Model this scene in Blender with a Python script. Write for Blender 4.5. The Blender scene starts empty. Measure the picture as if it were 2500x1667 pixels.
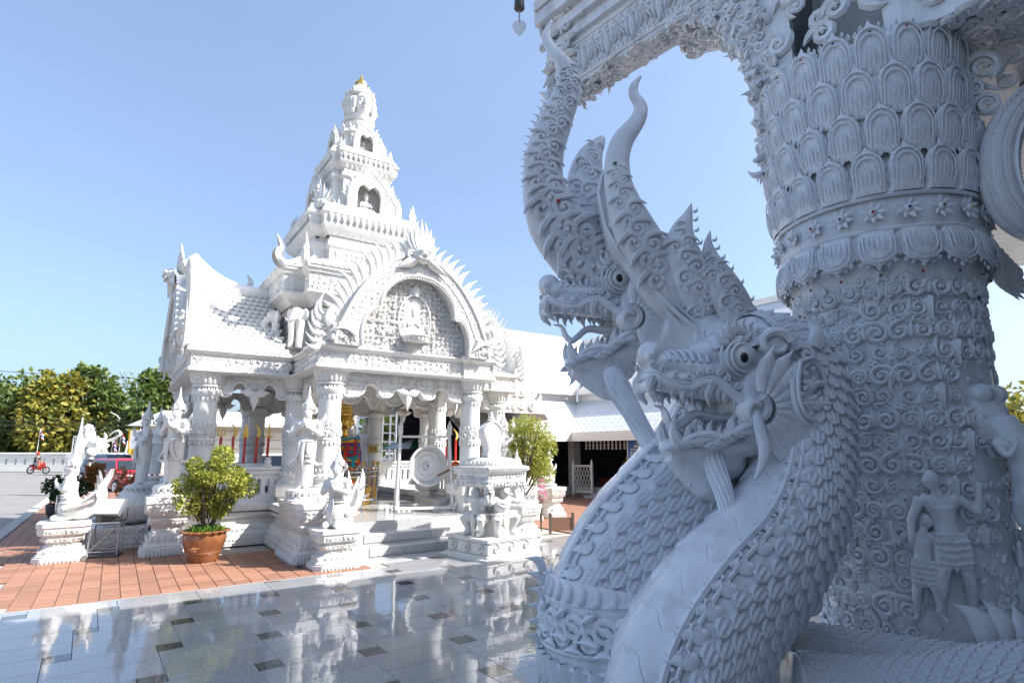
import bpy, bmesh, math, random
import numpy as np
from mathutils import Vector, Matrix, geometry
SC = bpy.context.scene
COL = SC.collection
PI = math.pi
R = math.radians
# ---------------------------------------------------------------- camera
CAM_H, TILT, FOC = 1.68, 10.85, 20.0
cam_d = bpy.data.cameras.new('camera'); cam = bpy.data.objects.new('camera', cam_d); COL.objects.link(cam)
cam.location = (0, 0, CAM_H); cam.rotation_euler = (R(90 + TILT), 0, 0)
cam_d.lens = FOC; cam_d.sensor_width = 36; cam_d.clip_start = 0.05; cam_d.clip_end = 3000
SC.camera = cam
# ---------------------------------------------------------------- sky and sun
SUN_AZ, SUN_EL = 97.0, 42.0          # azimuth clockwise from the view direction (+Y)
w = bpy.data.worlds.new('World'); SC.world = w; w.use_nodes = True
wn = w.node_tree.nodes; wl = w.node_tree.links
bg = wn['Background']; sky = wn.new('ShaderNodeTexSky'); sky.sky_type = 'NISHITA'; sky.sun_disc = False
sky.sun_elevation = R(SUN_EL); sky.sun_rotation = R(SUN_AZ); sky.altitude = 200
sky.air_density = 1.0; sky.dust_density = 4.0; sky.ozone_density = 1.6
bg.inputs['Strength'].default_value = 0.072
mixs = wn.new('ShaderNodeMix'); mixs.data_type = 'RGBA'; mixs.inputs[0].default_value = 0.14          # thin even haze over the whole sky
mixs.inputs[7].default_value = (3.5, 4.0, 4.9, 1)
wl.new(sky.outputs[0], mixs.inputs[6]); _tc = wn.new('ShaderNodeTexCoord'); _mp = wn.new('ShaderNodeMapping'); _mp.inputs['Scale'].default_value = (1.2, 1.2, 3.0); _hz = wn.new('ShaderNodeTexNoise'); _hz.inputs['Scale'].default_value = 1.6; _hz.inputs['Detail'].default_value = 5
_mr = wn.new('ShaderNodeMapRange'); _mr.inputs['From Min'].default_value = .35; _mr.inputs['From Max'].default_value = .7; _mr.inputs['To Min'].default_value = .20; _mr.inputs['To Max'].default_value = .25
wl.new(_tc.outputs['Generated'], _mp.inputs['Vector']); wl.new(_mp.outputs[0], _hz.inputs['Vector']); wl.new(_hz.outputs['Fac'], _mr.inputs['Value']); wl.new(_mr.outputs[0], mixs.inputs[0])
wbal = wn.new('ShaderNodeMix'); wbal.data_type = 'RGBA'; wbal.blend_type = 'MULTIPLY'; wbal.inputs[0].default_value = 1      # camera balanced for sunlight
wbal.inputs[7].default_value = (.90, 1.0, 1.10, 1)
wl.new(mixs.outputs[2], wbal.inputs[6]); wl.new(wbal.outputs[2], bg.inputs['Color'])
sd = bpy.data.lights.new('sun', 'SUN'); sun = bpy.data.objects.new('sun', sd); COL.objects.link(sun)
sd.energy = 2.75; sd.angle = R(0.5); sd.color = (1.0, 0.97, 0.93)
_s = Vector((math.sin(R(SUN_AZ)) * math.cos(R(SUN_EL)), math.cos(R(SUN_AZ)) * math.cos(R(SUN_EL)), math.sin(R(SUN_EL))))
sun.rotation_euler = _s.to_track_quat('Z', 'Y').to_euler(); sun.location = _s * 60
vs = SC.view_settings; vs.view_transform = 'Standard'; vs.look = 'None'; vs.gamma = 1; vs.exposure = 1.82; vs.use_curve_mapping = False
SC.cycles.max_bounces = 8; SC.cycles.diffuse_bounces = 3; SC.cycles.glossy_bounces = 4
# ---------------------------------------------------------------- mesh kit
class G:
    """vertices, quads, triangles"""
    def __init__(s, v=None, q=None, t=None):
        s.v = np.zeros((0, 3)) if v is None else np.asarray(v, float).reshape(-1, 3)
        s.q = np.zeros((0, 4), int) if q is None or len(q) == 0 else np.asarray(q, int).reshape(-1, 4)
        s.t = np.zeros((0, 3), int) if t is None or len(t) == 0 else np.asarray(t, int).reshape(-1, 3)
    def m(s, M):
        A = np.array(M); return G(s.v @ A[:3, :3].T + A[:3, 3], s.q, s.t)
    def mv(s, x, y=0, z=0): return G(s.v + np.array((x, y, z)), s.q, s.t)
    def sc(s, x, y=None, z=None):
        y = x if y is None else y; z = x if z is None else z
        return G(s.v * np.array((x, y, z)), s.q, s.t)
    def rz(s, d): return s.m(Matrix.Rotation(R(d), 4, 'Z'))
    def rx(s, d): return s.m(Matrix.Rotation(R(d), 4, 'X'))
    def ry(s, d): return s.m(Matrix.Rotation(R(d), 4, 'Y'))
    def flip(s): return G(s.v, s.q[:, ::-1], s.t[:, ::-1])
    def mirx(s): return G(s.v * np.array((-1, 1, 1)), s.q[:, ::-1], s.t[:, ::-1])
    def miry(s): return G(s.v * np.array((1, -1, 1)), s.q[:, ::-1], s.t[:, ::-1])
def J(*gs):
    L = []
    for g in gs: L += list(g) if isinstance(g, (list, tuple)) else [g]
    o = 0; v, q, t = [], [], []
    for g in L:
        v.append(g.v); q.append(g.q + o); t.append(g.t + o); o += len(g.v)
    if not L: return G()
    return G(np.concatenate(v), np.concatenate(q), np.concatenate(t))
def mesh(name, g, mat, smooth=40):
    me = bpy.data.meshes.new(name)
    nq, nt = len(g.q), len(g.t)
    me.vertices.add(len(g.v)); me.vertices.foreach_set('co', g.v.astype(np.float32).ravel())
    loops = np.concatenate([g.q.ravel(), g.t.ravel()]).astype(np.int32)
    me.loops.add(len(loops)); me.loops.foreach_set('vertex_index', loops)
    st = np.concatenate([np.arange(nq) * 4, nq * 4 + np.arange(nt) * 3]).astype(np.int32)
    me.polygons.add(nq + nt); me.polygons.foreach_set('loop_start', st)
    me.polygons.foreach_set('loop_total', np.concatenate([np.full(nq, 4), np.full(nt, 3)]).astype(np.int32))
    me.polygons.foreach_set('use_smooth', np.full(nq + nt, bool(smooth)))
    me.update(calc_edges=True)
    if smooth and smooth < 180: me.set_sharp_from_angle(angle=R(smooth))
    for m_ in (mat if isinstance(mat, (list, tuple)) else [mat]): me.materials.append(m_)
    return me
def link(name, data, parent=None, loc=(0, 0, 0), rot=(0, 0, 0), scale=(1, 1, 1), M=None, kind=None):
    o = bpy.data.objects.new(name, data); COL.objects.link(o)
    if parent is not None: o.parent = parent
    if M is not None: o.matrix_basis = M
    else: o.location = loc; o.rotation_euler = rot; o.scale = scale
    if kind: o['kind'] = kind
    return o
def obj(name, g, mat, parent=None, smooth=40, **k):
    return link(name, g if isinstance(g, bpy.types.Mesh) else mesh(name, g, mat, smooth), parent, **k)
def tag(o, label, cat, group=None):
    o['label'] = label; o['category'] = cat
    if group: o['group'] = group
    return o
def thing(name, label, cat, loc=(0, 0, 0), rz=0, group=None, scale=1):
    o = bpy.data.objects.new(name, None); COL.objects.link(o); o.empty_display_size = 0.2
    o.location = loc; o.rotation_euler = (0, 0, R(rz)); o.scale = (scale,) * 3
    return tag(o, label, cat, group)
def struct(name, g, mat, smooth=40, **k):
    o = obj(name, g, mat, None, smooth, **k); o['kind'] = 'structure'; return o
def dup(root, label, loc, rz=0, scale=None):
    def cp(o, par):
        c = o.copy(); COL.objects.link(c); c.parent = par
        for ch in o.children: cp(ch, c)
        return c
    r = cp(root, None); r.location = loc; r.rotation_euler = (0, 0, R(rz)); r['label'] = label
    if scale: r.scale = (scale,) * 3
    return r
# ---- primitives
BQ = [(0, 3, 2, 1), (4, 5, 6, 7), (0, 1, 5, 4), (1, 2, 6, 5), (2, 3, 7, 6), (3, 0, 4, 7)]
def box(x0, x1, y0, y1, z0, z1, tp=0):
    v = [(x0, y0, z0), (x1, y0, z0), (x1, y1, z0), (x0, y1, z0), (x0 + tp, y0 + tp, z1), (x1 - tp, y0 + tp, z1), (x1 - tp, y1 - tp, z1), (x0 + tp, y1 - tp, z1)]
    return G(v, BQ)
def bbox(x0, x1, y0, y1, z0, z1, b=0.01):
    """box with a bevelled top edge"""
    return loft([(z0, rect(x0, x1, y0, y1)), (z1 - b, rect(x0, x1, y0, y1)), (z1, rect(x0 + b, x1 - b, y0 + b, y1 - b))])
def rect(x0, x1, y0, y1): return [(x0, y0), (x1, y0), (x1, y1), (x0, y1)]
def grid_faces(nr, nc, wrap):
    a = np.arange(nr - 1)[:, None] * nc; c = np.arange(nc if wrap else nc - 1)[None, :]; d = (c + 1) % nc
    return np.stack([a + c, a + d, a + nc + d, a + nc + c], -1).reshape(-1, 4)
def fan(idx): return [(idx[0], idx[i], idx[i + 1]) for i in range(1, len(idx) - 1)]
def loft(secs, caps=True):
    n = len(secs[0][1]); v = []
    for z, p in secs: v += [(x, y, z) for x, y in p]
    q = grid_faces(len(secs), n, True); t = []
    if caps:
        for base, rev in ((0, True), ((len(secs) - 1) * n, False)):
            p2 = [Vector((x, y, 0)) for x, y in secs[0 if rev else -1][1]]
            tr = geometry.tessellate_polygon([p2])
            ref = sum(p2[i].x * p2[(i + 1) % n].y - p2[(i + 1) % n].x * p2[i].y for i in range(n))
            for a, b, c in tr:
                ar = (p2[b] - p2[a]).cross(p2[c] - p2[a]).z
                up = ar > 0
                if up == rev: a, c = c, a
                t.append((a + base, b + base, c + base))
    return G(v, q, t)
def lathe(prof, n=16, cap=True):
    a = np.arange(n) * 2 * PI / n
    v = np.concatenate([np.stack([r * np.cos(a), r * np.sin(a), np.full(n, z)], 1) for r, z in prof])
    q = grid_faces(len(prof), n, True); t = []
    if cap:
        if prof[0][0] > 1e-4: t += [(i, j, k) for k, j, i in fan(list(range(n)))]
        if prof[-1][0] > 1e-4: t += fan([(len(prof) - 1) * n + i for i in range(n)])
    return G(v, q, t)
def spl(pts, n):
    """Catmull-Rom through pts (any dimension), n samples"""
    P = np.asarray(pts, float); P = np.concatenate([[2 * P[0] - P[1]], P, [2 * P[-1] - P[-2]]])
    m = len(P) - 3; u = np.linspace(0, m, n); i = np.minimum(u.astype(int), m - 1); f = (u - i)[:, None]
    a, b, c, d = P[i], P[i + 1], P[i + 2], P[i + 3]
    return 0.5 * (2 * b + (c - a) * f + (2 * a - 5 * b + 4 * c - d) * f ** 2 + (3 * b - a - 3 * c + d) * f ** 3)
def frames(P, up=(0, 0, 1)):
    P = np.asarray(P, float); T = np.gradient(P, axis=0); T /= np.linalg.norm(T, axis=1)[:, None] + 1e-12
    u = np.asarray(up, float)
    if u.ndim == 1:
        N = []; cur = u
        for t in T:
            cur = cur - t * (cur @ t); L = np.linalg.norm(cur)
            if L < 1e-6: cur = np.cross(t, (1, 0, 0.01)); L = np.linalg.norm(cur)
            cur = cur / L; N.append(cur)
        N = np.array(N)
    else:
        N = u - T * (u * T).sum(1)[:, None]; N /= np.linalg.norm(N, axis=1)[:, None] + 1e-12
    return T, N, np.cross(T, N)
def tube(P, r, n=6, flat=1.0, up=(0, 0, 1), cap=True):
    """r: radius per point; flat: ratio of the size along the up normal"""
    P = np.asarray(P, float); r = np.broadcast_to(np.asarray(r, float), (len(P),))
    T, N, Bn = frames(P, up); a = np.arange(n) * 2 * PI / n
    v = P[:, None] + r[:, None, None] * (flat * np.sin(a)[None, :, None] * N[:, None] + np.cos(a)[None, :, None] * Bn[:, None])
    q = grid_faces(len(P), n, True)[:, ::-1]; t = []
    if cap: t = fan(list(range(n))) + [(c, b, a_) for a_, b, c in fan([(len(P) - 1) * n + i for i in range(n)])]
    return G(v.reshape(-1, 3), q, t)
def ell(c, r, nu=12, nv=8, M=None):
    r = (r,) * 3 if np.isscalar(r) else r
    g = lathe([(math.sin(PI * i / nv) + 1e-5, -math.cos(PI * i / nv)) for i in range(nv + 1)], nu, False).sc(*r)
    if M is not None: g = g.m(M)
    return g.mv(*c)
def limb(pts, rad, n=8): return tube(spl(pts, 5 * len(pts)), np.interp(np.linspace(0, 1, 5 * len(pts)), np.linspace(0, 1, len(rad)), rad), n)
def prism(pts, th, bev=0.0):
    """closed outline in XZ, thickness along Y (front face at -th/2)"""
    n = len(pts); pv = [Vector((p[0], p[1], 0)) for p in pts]
    A = sum(pv[i].x * pv[(i + 1) % n].y - pv[(i + 1) % n].x * pv[i].y for i in range(n))
    if A < 0: pts = pts[::-1]; pv = pv[::-1]
    v = [(x, -th / 2, z) for x, z in pts] + [(x, th / 2, z) for x, z in pts]
    q = [(i, n + i, n + (i + 1) % n, (i + 1) % n)[::-1] for i in range(n)]; q = [(i, (i + 1) % n, n + (i + 1) % n, n + i) for i in range(n)]
    t = []
    for a, b, c in geometry.tessellate_polygon([pv]):
        if (pv[b] - pv[a]).cross(pv[c] - pv[a]).z < 0: a, c = c, a
        t += [(a, b, c), (n + c, n + b, n + a)]
    return G(v, q, t)
# ---- ornament, drawn in XZ and raised towards -Y
def curl(r=1.0, turns=1.35, th=0.2, n=14, k=5, tail=1.0, lift=0.5):
    """a spiral scroll with a tail, radius about r"""
    u = np.linspace(0, 1, n); a = u * turns * 2 * PI; rr = r * (0.18 + 0.82 * u)
    P = np.stack([rr * np.cos(a), -lift * th * r * (1 - 0.5 * u), rr * np.sin(a)], 1)
    if tail > 0:
        d = P[-1] - P[-2]; d /= np.linalg.norm(d); nrm = np.array((d[2], 0, -d[0]))
        ext = [P[-1] + d * tail * r * s + nrm * -0.35 * r * tail * s * s for s in (0.25, 0.5, 0.75, 1.0)]
        P = np.concatenate([P, ext])
    w_ = np.concatenate([np.linspace(0.75, 1.1, n) * th * r, th * r * np.array((1.0, 0.8, 0.5, 0.15))[:(4 if tail > 0 else 0)]])
    return J(tube(P, w_, k, 1.0, (0, -1, 0)), ell((P[0][0] * .4, -lift * th * r * 1.1, 0), (r * .2, th * r * 1.1, r * .2), 6, 4))
def leaf(L=1.0, W=0.5, d=0.12, bend=0.25, nu=6, nv=4, tipcurl=0.0, sharp=1.0):
    """leaf growing along +Z from the origin, ridge raised to -Y"""
    v = []
    for i in range(nu + 1):
        u = i / nu; wd = W * 0.5 * (math.sin(PI * min(1, u * 0.9 + 0.1)) ** 0.8) * (1 - u ** (3 * sharp)) + 0.004 * L
        for j in range(nv + 1):
            s = -1 + 2 * j / nv
            v.append((s * wd + bend * L * u * u * 0.5, -d * L * (1 - s * s) * (1 - 0.6 * u) - 0.02 * L - tipcurl * L * u ** 3, L * u * (1 - 0.05 * s * s)))
    q = grid_faces(nu + 1, nv + 1, False)
    n = len(v); back = [(x, 0.0 - tipcurl * L * (z / L) ** 3 * 0.6, z) for x, y, z in v]
    rim = [0] * 0
    return G(v, q)
def flame(L=1.0, W=0.22, D=0.1, sway=0.25, n=9, k=6, hook=0.15):
    """S-curved flame blade growing along +Z, thick in the middle"""
    u = np.linspace(0, 1, n)
    x = sway * L * np.sin(u * PI * 1.1) * 0.9 + hook * L * (u ** 3) * -1.0
    P = np.stack([x, np.zeros(n), L * u], 1)
    w_ = W * 0.5 * (np.sin(PI * np.clip(u * 0.72 + 0.28, 0, 1)) ** 0.9) * (1 - u ** 6) + 0.006 * L
    return tube(P, w_, k, D / W, (0, -1, 0))
def flower(r=1.0, np_=6, dep=0.25):
    gs = [leaf(r, r * 0.75, 0.14, 0, 4, 2).ry(360 * i / np_) for i in range(np_)]
    gs.append(ell((0, -dep * r * .5, 0), (r * .26, dep * r * .8, r * .26), 8, 5)); return J(gs)
def petal(W=1.0, H=1.0, D=0.25, n=9, m=5, tip=0.18):
    """rounded lotus petal with a raised rim; base on z=0, tip up, bulging to -Y"""
    v = []
    for i in range(m + 1):
        u = i / m
        for j in range(n):
            s = -1 + 2 * j / (n - 1)
            zt = H * (0.82 + tip * (1 - abs(s)) ** 1.5 - 0.45 * abs(s) ** 5)
            z = zt * u
            wd = W * 0.5 * (0.9 + 0.1 * math.sin(PI * u)) * (1 - 0.10 * u)
            rim = 0.05 * D * (1 if (abs(s) > .72 and u > .1) or u > .86 else 0)
            bul = D * (1 - s ** 4) * (0.35 + 0.65 * math.sin(PI * min(1, u * .8 + .15)))
            v.append((s * wd, -bul - rim * 2, z))
    return G(v, grid_faces(m + 1, n, False))
def scrollfield(w_, h, r, seed, th=0.40, fl=0.12, lf=0.35, jitter=0.25, inside=None, y=0.0):
    """a field of scrolls, leaves and flowers covering w_ x h (centred on x, z from 0); joined"""
    rn = random.Random(seed); gs = []
    nx = max(1, int(round(w_ / (2.05 * r)))); nz = max(1, int(round(h / (2.05 * r))))
    dx, dz = w_ / nx, h / nz
    for i in range(nx):
        for j in range(nz):
            x = -w_ / 2 + dx * (i + .5) + rn.uniform(-1, 1) * jitter * r; z = dz * (j + .5) + rn.uniform(-1, 1) * jitter * r
            if inside and not inside(x, z): continue
            k = rn.random(); s = rn.uniform(.8, 1.1)
            if k < fl: g = flower(r * .95 * s, 6, .3).ry(rn.uniform(0, 60))
            elif k < fl + lf:
                a = rn.uniform(0, 360); g = J(leaf(r * 1.35 * s, r * .75, .42, rn.choice((-.5, .5)), 4, 2).mv(0, 0, -r * .5), leaf(r * 1.0 * s, r * .5, .42, .5, 3, 2).ry(65).mv(0, 0, -r * .4), leaf(r * 1.0 * s, r * .5, .42, -.5, 3, 2).ry(-65).mv(0, 0, -r * .4)).ry(a)
            else:
                g = curl(r * .8 * s, rn.uniform(1.0, 1.4), th, 11, 4, rn.uniform(.4, 1.0), .7).ry(rn.uniform(0, 360))
                if rn.random() < .5: g = g.mirx()
            gs.append(g.mv(x, y, z))
    return J(gs)
def remesh(g, vox, sm=2, dec=None):
    me = mesh('tmp', g, [], 0); o = bpy.data.objects.new('tmp', me); COL.objects.link(o)
    m_ = o.modifiers.new('r', 'REMESH'); m_.mode = 'VOXEL'; m_.voxel_size = vox; m_.use_smooth_shade = True
    if sm: s_ = o.modifiers.new('s', 'SMOOTH'); s_.iterations = sm; s_.factor = 0.5
    if dec: d_ = o.modifiers.new('d', 'DECIMATE'); d_.ratio = dec
    dg = bpy.context.evaluated_depsgraph_get(); dg.update()
    r = bpy.data.meshes.new_from_object(o.evaluated_get(dg)); bpy.data.objects.remove(o); bpy.data.meshes.remove(me)
    n = len(r.polygons); r.polygons.foreach_set('use_smooth', np.ones(n, dtype=bool)); return r
def rm(name, g, vox, mat, sm=2, dec=None):
    r = remesh(g, vox, sm, dec); r.name = name; r.materials.clear(); r.materials.append(mat); return r
def TM(loc, rot=(0, 0, 0), s=1):
    s = (s,) * 3 if np.isscalar(s) else s
    from mathutils import Euler
    return Matrix.LocRotScale(Vector(loc), Euler(rot), Vector(s))
def basis(o, x, y, z):
    return Matrix(((x[0], y[0], z[0], o[0]), (x[1], y[1], z[1], o[1]), (x[2], y[2], z[2], o[2]), (0, 0, 0, 1)))
# ---------------------------------------------------------------- materials
def mat(name, col, rough=0.6, spec=0.5, bump=0, bscale=30, var=0, vscale=3, metal=0, ior=None, coat=0, var2=None, det=4, bdist=0.01, trans=None, emit=None, streak=None):
    m_ = bpy.data.materials.new(name); m_.use_nodes = True; nt = m_.node_tree; N = nt.nodes; L = nt.links; b = N['Principled BSDF']
    c = tuple(col) + (1,); b.inputs['Base Color'].default_value = c; b.inputs['Roughness'].default_value = rough
    b.inputs['Metallic'].default_value = metal; b.inputs['Specular IOR Level'].default_value = spec
    if ior: b.inputs['IOR'].default_value = ior
    if coat: b.inputs['Coat Weight'].default_value = coat; b.inputs['Coat Roughness'].default_value = .08
    if var or bump: tc = N.new('ShaderNodeTexCoord')
    if var:
        no = N.new('ShaderNodeTexNoise'); no.inputs['Scale'].default_value = vscale; no.inputs['Detail'].default_value = det; L.new(tc.outputs['Object'], no.inputs['Vector'])
        cr = N.new('ShaderNodeValToRGB'); cr.color_ramp.elements[0].position = .32; cr.color_ramp.elements[1].position = .68
        c2 = var2 if var2 else tuple(x * (1 - var) for x in col)
        cr.color_ramp.elements[0].color = tuple(c2) + (1,); cr.color_ramp.elements[1].color = c
        L.new(no.outputs['Fac'], cr.inputs['Fac']); L.new(cr.outputs['Color'], b.inputs['Base Color'])
    if bump:
        n2 = N.new('ShaderNodeTexNoise'); n2.inputs['Scale'].default_value = bscale; n2.inputs['Detail'].default_value = 3; L.new(tc.outputs['Object'], n2.inputs['Vector'])
        bp = N.new('ShaderNodeBump'); bp.inputs['Strength'].default_value = bump; bp.inputs['Distance'].default_value = bdist
        L.new(n2.outputs['Fac'], bp.inputs['Height']); L.new(bp.outputs['Normal'], b.inputs['Normal'])
    if streak:
        mp = N.new('ShaderNodeMapping'); mp.inputs['Scale'].default_value = streak[1]; n5 = N.new('ShaderNodeTexNoise'); n5.inputs['Scale'].default_value = 1.0; n5.inputs['Detail'].default_value = 6; n5.inputs['Roughness'].default_value = .65
        L.new(N['Texture Coordinate'].outputs['Object'], mp.inputs['Vector']); L.new(mp.outputs[0], n5.inputs['Vector']); r5 = N.new('ShaderNodeValToRGB'); r5.color_ramp.elements[0].position = .52; r5.color_ramp.elements[1].position = .74; r5.color_ramp.elements[0].color = (1, 1, 1, 1); r5.color_ramp.elements[1].color = tuple(streak[0]) + (1,)
        m5 = N.new('ShaderNodeMix'); m5.data_type = 'RGBA'; m5.blend_type = 'MULTIPLY'; m5.inputs[0].default_value = 1; L.new(n5.outputs['Fac'], r5.inputs['Fac']); L.new(b.inputs['Base Color'].links[0].from_socket, m5.inputs[6]); L.new(r5.outputs[0], m5.inputs[7]); L.new(m5.outputs[2], b.inputs['Base Color'])
    if emit: b.inputs['Emission Color'].default_value = tuple(emit) + (1,); b.inputs['Emission Strength'].default_value = 1
    return m_
def nodes(m_): return m_.node_tree.nodes, m_.node_tree.links, m_.node_tree.nodes['Principled BSDF']
M = {}
M['white'] = mat('white_stucco', (.74, .727, .70), .45, .4, .35, 45, .09, 2.2, var2=(.66, .645, .615), streak=((.80, .77, .72), (5, 5, .8)))
M['smooth'] = mat('white_gloss_paint', (.72, .712, .695), .3, .5, .1, 12, .06, 1.5)
M['silver'] = mat('grey_white_paint', (.80, .82, .855), .25, .55, .5, 20, .10, 5, var2=(.66, .68, .72), bdist=.012, streak=((.70, .69, .68), (9, 9, 2.2)))
M['silver_relief'] = mat('grey_white_relief_paint', (.79, .81, .84), .30, .5, .5, 30, .12, 6, var2=(.64, .66, .68), bdist=.010, streak=((.68, .67, .66), (7, 7, 1.6)))
M['gold'] = mat('gold_paint', (.80, .50, .12), .28, .5, .3, 60, .25, 8, metal=.85, bdist=.004)
M['goldpaint'] = mat('yellow_gold_paint', (.75, .48, .10), .4, .5)
M['red'] = mat('red_paint', (.50, .03, .025), .4)
M['black'] = mat('black_gloss', (.01, .01, .012), .12)
M['dark'] = mat('dark_grey_matt', (.05, .05, .055), .7)  # plain dark grey for drain, house windows, grooves and gong mark
M['steel'] = mat('brushed_steel', (.62, .62, .64), .22, metal=1)
M['greymetal'] = mat('grey_metal', (.35, .36, .38), .45, metal=.7)
def jewel(n, c): return mat(n, c, .12)
M['jg'] = jewel('green_glass', (.02, .16, .05)); M['jr'] = jewel('red_glass', (.35, .02, .02)); M['jb'] = jewel('blue_glass', (.03, .06, .30)); M['jy'] = jewel('yellow_glass', (.5, .33, .03))
def lacy(name, col, sc):
    """carved stucco: fine scroll relief too small to pick apart"""
    m_ = mat(name, col, .5, .4, 0, var=.10, vscale=3); N, L, b = nodes(m_)
    tc = N.new('ShaderNodeTexCoord'); v1 = N.new('ShaderNodeTexVoronoi'); v1.feature = 'SMOOTH_F1'; v1.inputs['Scale'].default_value = sc; v1.inputs['Smoothness'].default_value = .35
    no = N.new('ShaderNodeTexNoise'); no.inputs['Scale'].default_value = sc * .7; no.inputs['Distortion'].default_value = 2.5
    mx = N.new('ShaderNodeMath'); mx.operation = 'ADD'; bp = N.new('ShaderNodeBump'); bp.inputs['Strength'].default_value = .8; bp.inputs['Distance'].default_value = .5 / sc
    L.new(tc.outputs['Object'], v1.inputs['Vector']); L.new(tc.outputs['Object'], no.inputs['Vector']); L.new(v1.outputs['Distance'], mx.inputs[0]); L.new(no.outputs['Fac'], mx.inputs[1])
    L.new(mx.outputs[0], bp.inputs['Height']); L.new(bp.outputs['Normal'], b.inputs['Normal']); return m_
M['lace'] = lacy('carved_stucco', (.80, .785, .75), 16)
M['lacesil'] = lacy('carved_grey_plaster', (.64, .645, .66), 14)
# ================================================================ setting
def rnd_mat(m_, amt=.15):
    """each piece its own shade: Object Info random scales the base colour"""
    N, L, b = nodes(m_); oi = N.new('ShaderNodeObjectInfo'); mr = N.new('ShaderNodeMapRange'); mr.inputs['To Min'].default_value = 1 - amt; mr.inputs['To Max'].default_value = 1 + amt
    hs = N.new('ShaderNodeHueSaturation'); L.new(oi.outputs['Random'], mr.inputs['Value']); L.new(mr.outputs[0], hs.inputs['Value'])
    src = b.inputs['Base Color'].links
    if src: L.new(src[0].from_socket, hs.inputs['Color'])
    else: hs.inputs['Color'].default_value = b.inputs['Base Color'].default_value
    L.new(hs.outputs[0], b.inputs['Base Color']); return m_
def granite(name, c1, c2, rough=.06, ior=1.75):
    m_ = mat(name, c1, rough, .5, ior=ior); N, L, b = nodes(m_)
    tc = N.new('ShaderNodeTexCoord'); v1 = N.new('ShaderNodeTexVoronoi'); v1.inputs['Scale'].default_value = 140; no = N.new('ShaderNodeTexNoise'); no.inputs['Scale'].default_value = 70; no.inputs['Detail'].default_value = 6
    ge = N.new('ShaderNodeNewGeometry'); cr = N.new('ShaderNodeValToRGB'); cr.color_ramp.elements[0].position = .3; cr.color_ramp.elements[1].position = .72
    cr.color_ramp.elements[0].color = tuple(c2) + (1,); cr.color_ramp.elements[1].color = tuple(c1) + (1,)
    mx = N.new('ShaderNodeMix'); mx.data_type = 'RGBA'; mx.blend_type = 'MULTIPLY'; mx.inputs[0].default_value = .45
    L.new(ge.outputs['Position'], no.inputs['Vector']); L.new(ge.outputs['Position'], v1.inputs['Vector']); L.new(no.outputs['Fac'], cr.inputs['Fac'])
    L.new(cr.outputs[0], mx.inputs[6]); L.new(v1.outputs['Color'], mx.inputs[7])
    hs = N.new('ShaderNodeHueSaturation'); hs.inputs['Saturation'].default_value = .12; hs.inputs['Value'].default_value = 1.25; L.new(mx.outputs[2], hs.inputs['Color'])
    du = N.new('ShaderNodeTexNoise'); du.inputs['Scale'].default_value = 1.1; du.inputs['Detail'].default_value = 8; du.inputs['Roughness'].default_value = .7; L.new(ge.outputs['Position'], du.inputs['Vector']); dr = N.new('ShaderNodeMapRange'); dr.inputs['From Min'].default_value = .5; dr.inputs['From Max'].default_value = .8; dr.inputs['To Max'].default_value = .22; L.new(du.outputs['Fac'], dr.inputs['Value'])
    dm = N.new('ShaderNodeMix'); dm.data_type = 'RGBA'; dm.inputs[7].default_value = (.42, .40, .37, 1); L.new(dr.outputs[0], dm.inputs[0]); L.new(hs.outputs[0], dm.inputs[6]); L.new(dm.outputs[2], b.inputs['Base Color'])     # settled dust
    # faint waviness of the polish, smears of dust
    n2 = N.new('ShaderNodeTexNoise'); n2.inputs['Scale'].default_value = 2.2; n2.inputs['Detail'].default_value = 5; L.new(ge.outputs['Position'], n2.inputs['Vector'])
    mr = N.new('ShaderNodeMapRange'); mr.inputs['From Min'].default_value = .35; mr.inputs['From Max'].default_value = .75; mr.inputs['To Min'].default_value = rough * .4; mr.inputs['To Max'].default_value = rough * 1.5
    L.new(n2.outputs['Fac'], mr.inputs['Value']); L.new(mr.outputs[0], b.inputs['Roughness'])
    n3 = N.new('ShaderNodeTexNoise'); n3.inputs['Scale'].default_value = 6; L.new(ge.outputs['Position'], n3.inputs['Vector']); bp = N.new('ShaderNodeBump'); bp.inputs['Strength'].default_value = .09; bp.inputs['Distance'].default_value = .01
    L.new(n3.outputs['Fac'], bp.inputs['Height']); L.new(bp.outputs['Normal'], b.inputs['Normal'])
    return m_
M['granite'] = rnd_mat(granite('polished_grey_granite', (.36, .365, .37), (.20, .205, .22)), .10)
M['insert'] = rnd_mat(granite('polished_brown_granite', (.15, .085, .07), (.06, .04, .035), .06, 1.6), .2)
M['step'] = granite('beige_granite_step', (.52, .48, .43), (.36, .33, .29), .12, 1.6)
M['clay'] = rnd_mat(mat('terracotta_tile', (.36, .175, .105), .6, .4, .25, 60, .25, 9, var2=(.26, .135, .09)), .16)
M['grout'] = mat('grey_mortar', (.36, .33, .30), .9, .2, .3, 50)
M['asphalt'] = mat('sun_bleached_asphalt', (.26, .245, .235), .85, .3, .5, 160, .16, 1.2, var2=(.21, .20, .195))
M['earth'] = mat('dusty_ground', (.22, .19, .14), .9, .2, .4, 30, .3, .6)
M['kerb'] = mat('kerb_concrete', (.42, .41, .39), .8, .3, .4, 40, .2, 5)
M['cream'] = mat('cream_render', (.70, .64, .54), .8, .3, .2, 20, .12, 1.5)
M['wallwhite'] = mat('whitewashed_wall', (.78, .76, .71), .7, .3, .25, 25, .12, 1.2)
TH = R(34.5); TU = np.array((math.cos(TH), math.sin(TH))); TV = np.array((-math.sin(TH), math.cos(TH))); TC = np.array((-4.13, 13.97))
def TW(x, y): return TC + x * TU + y * TV              # temple local -> world
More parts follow.
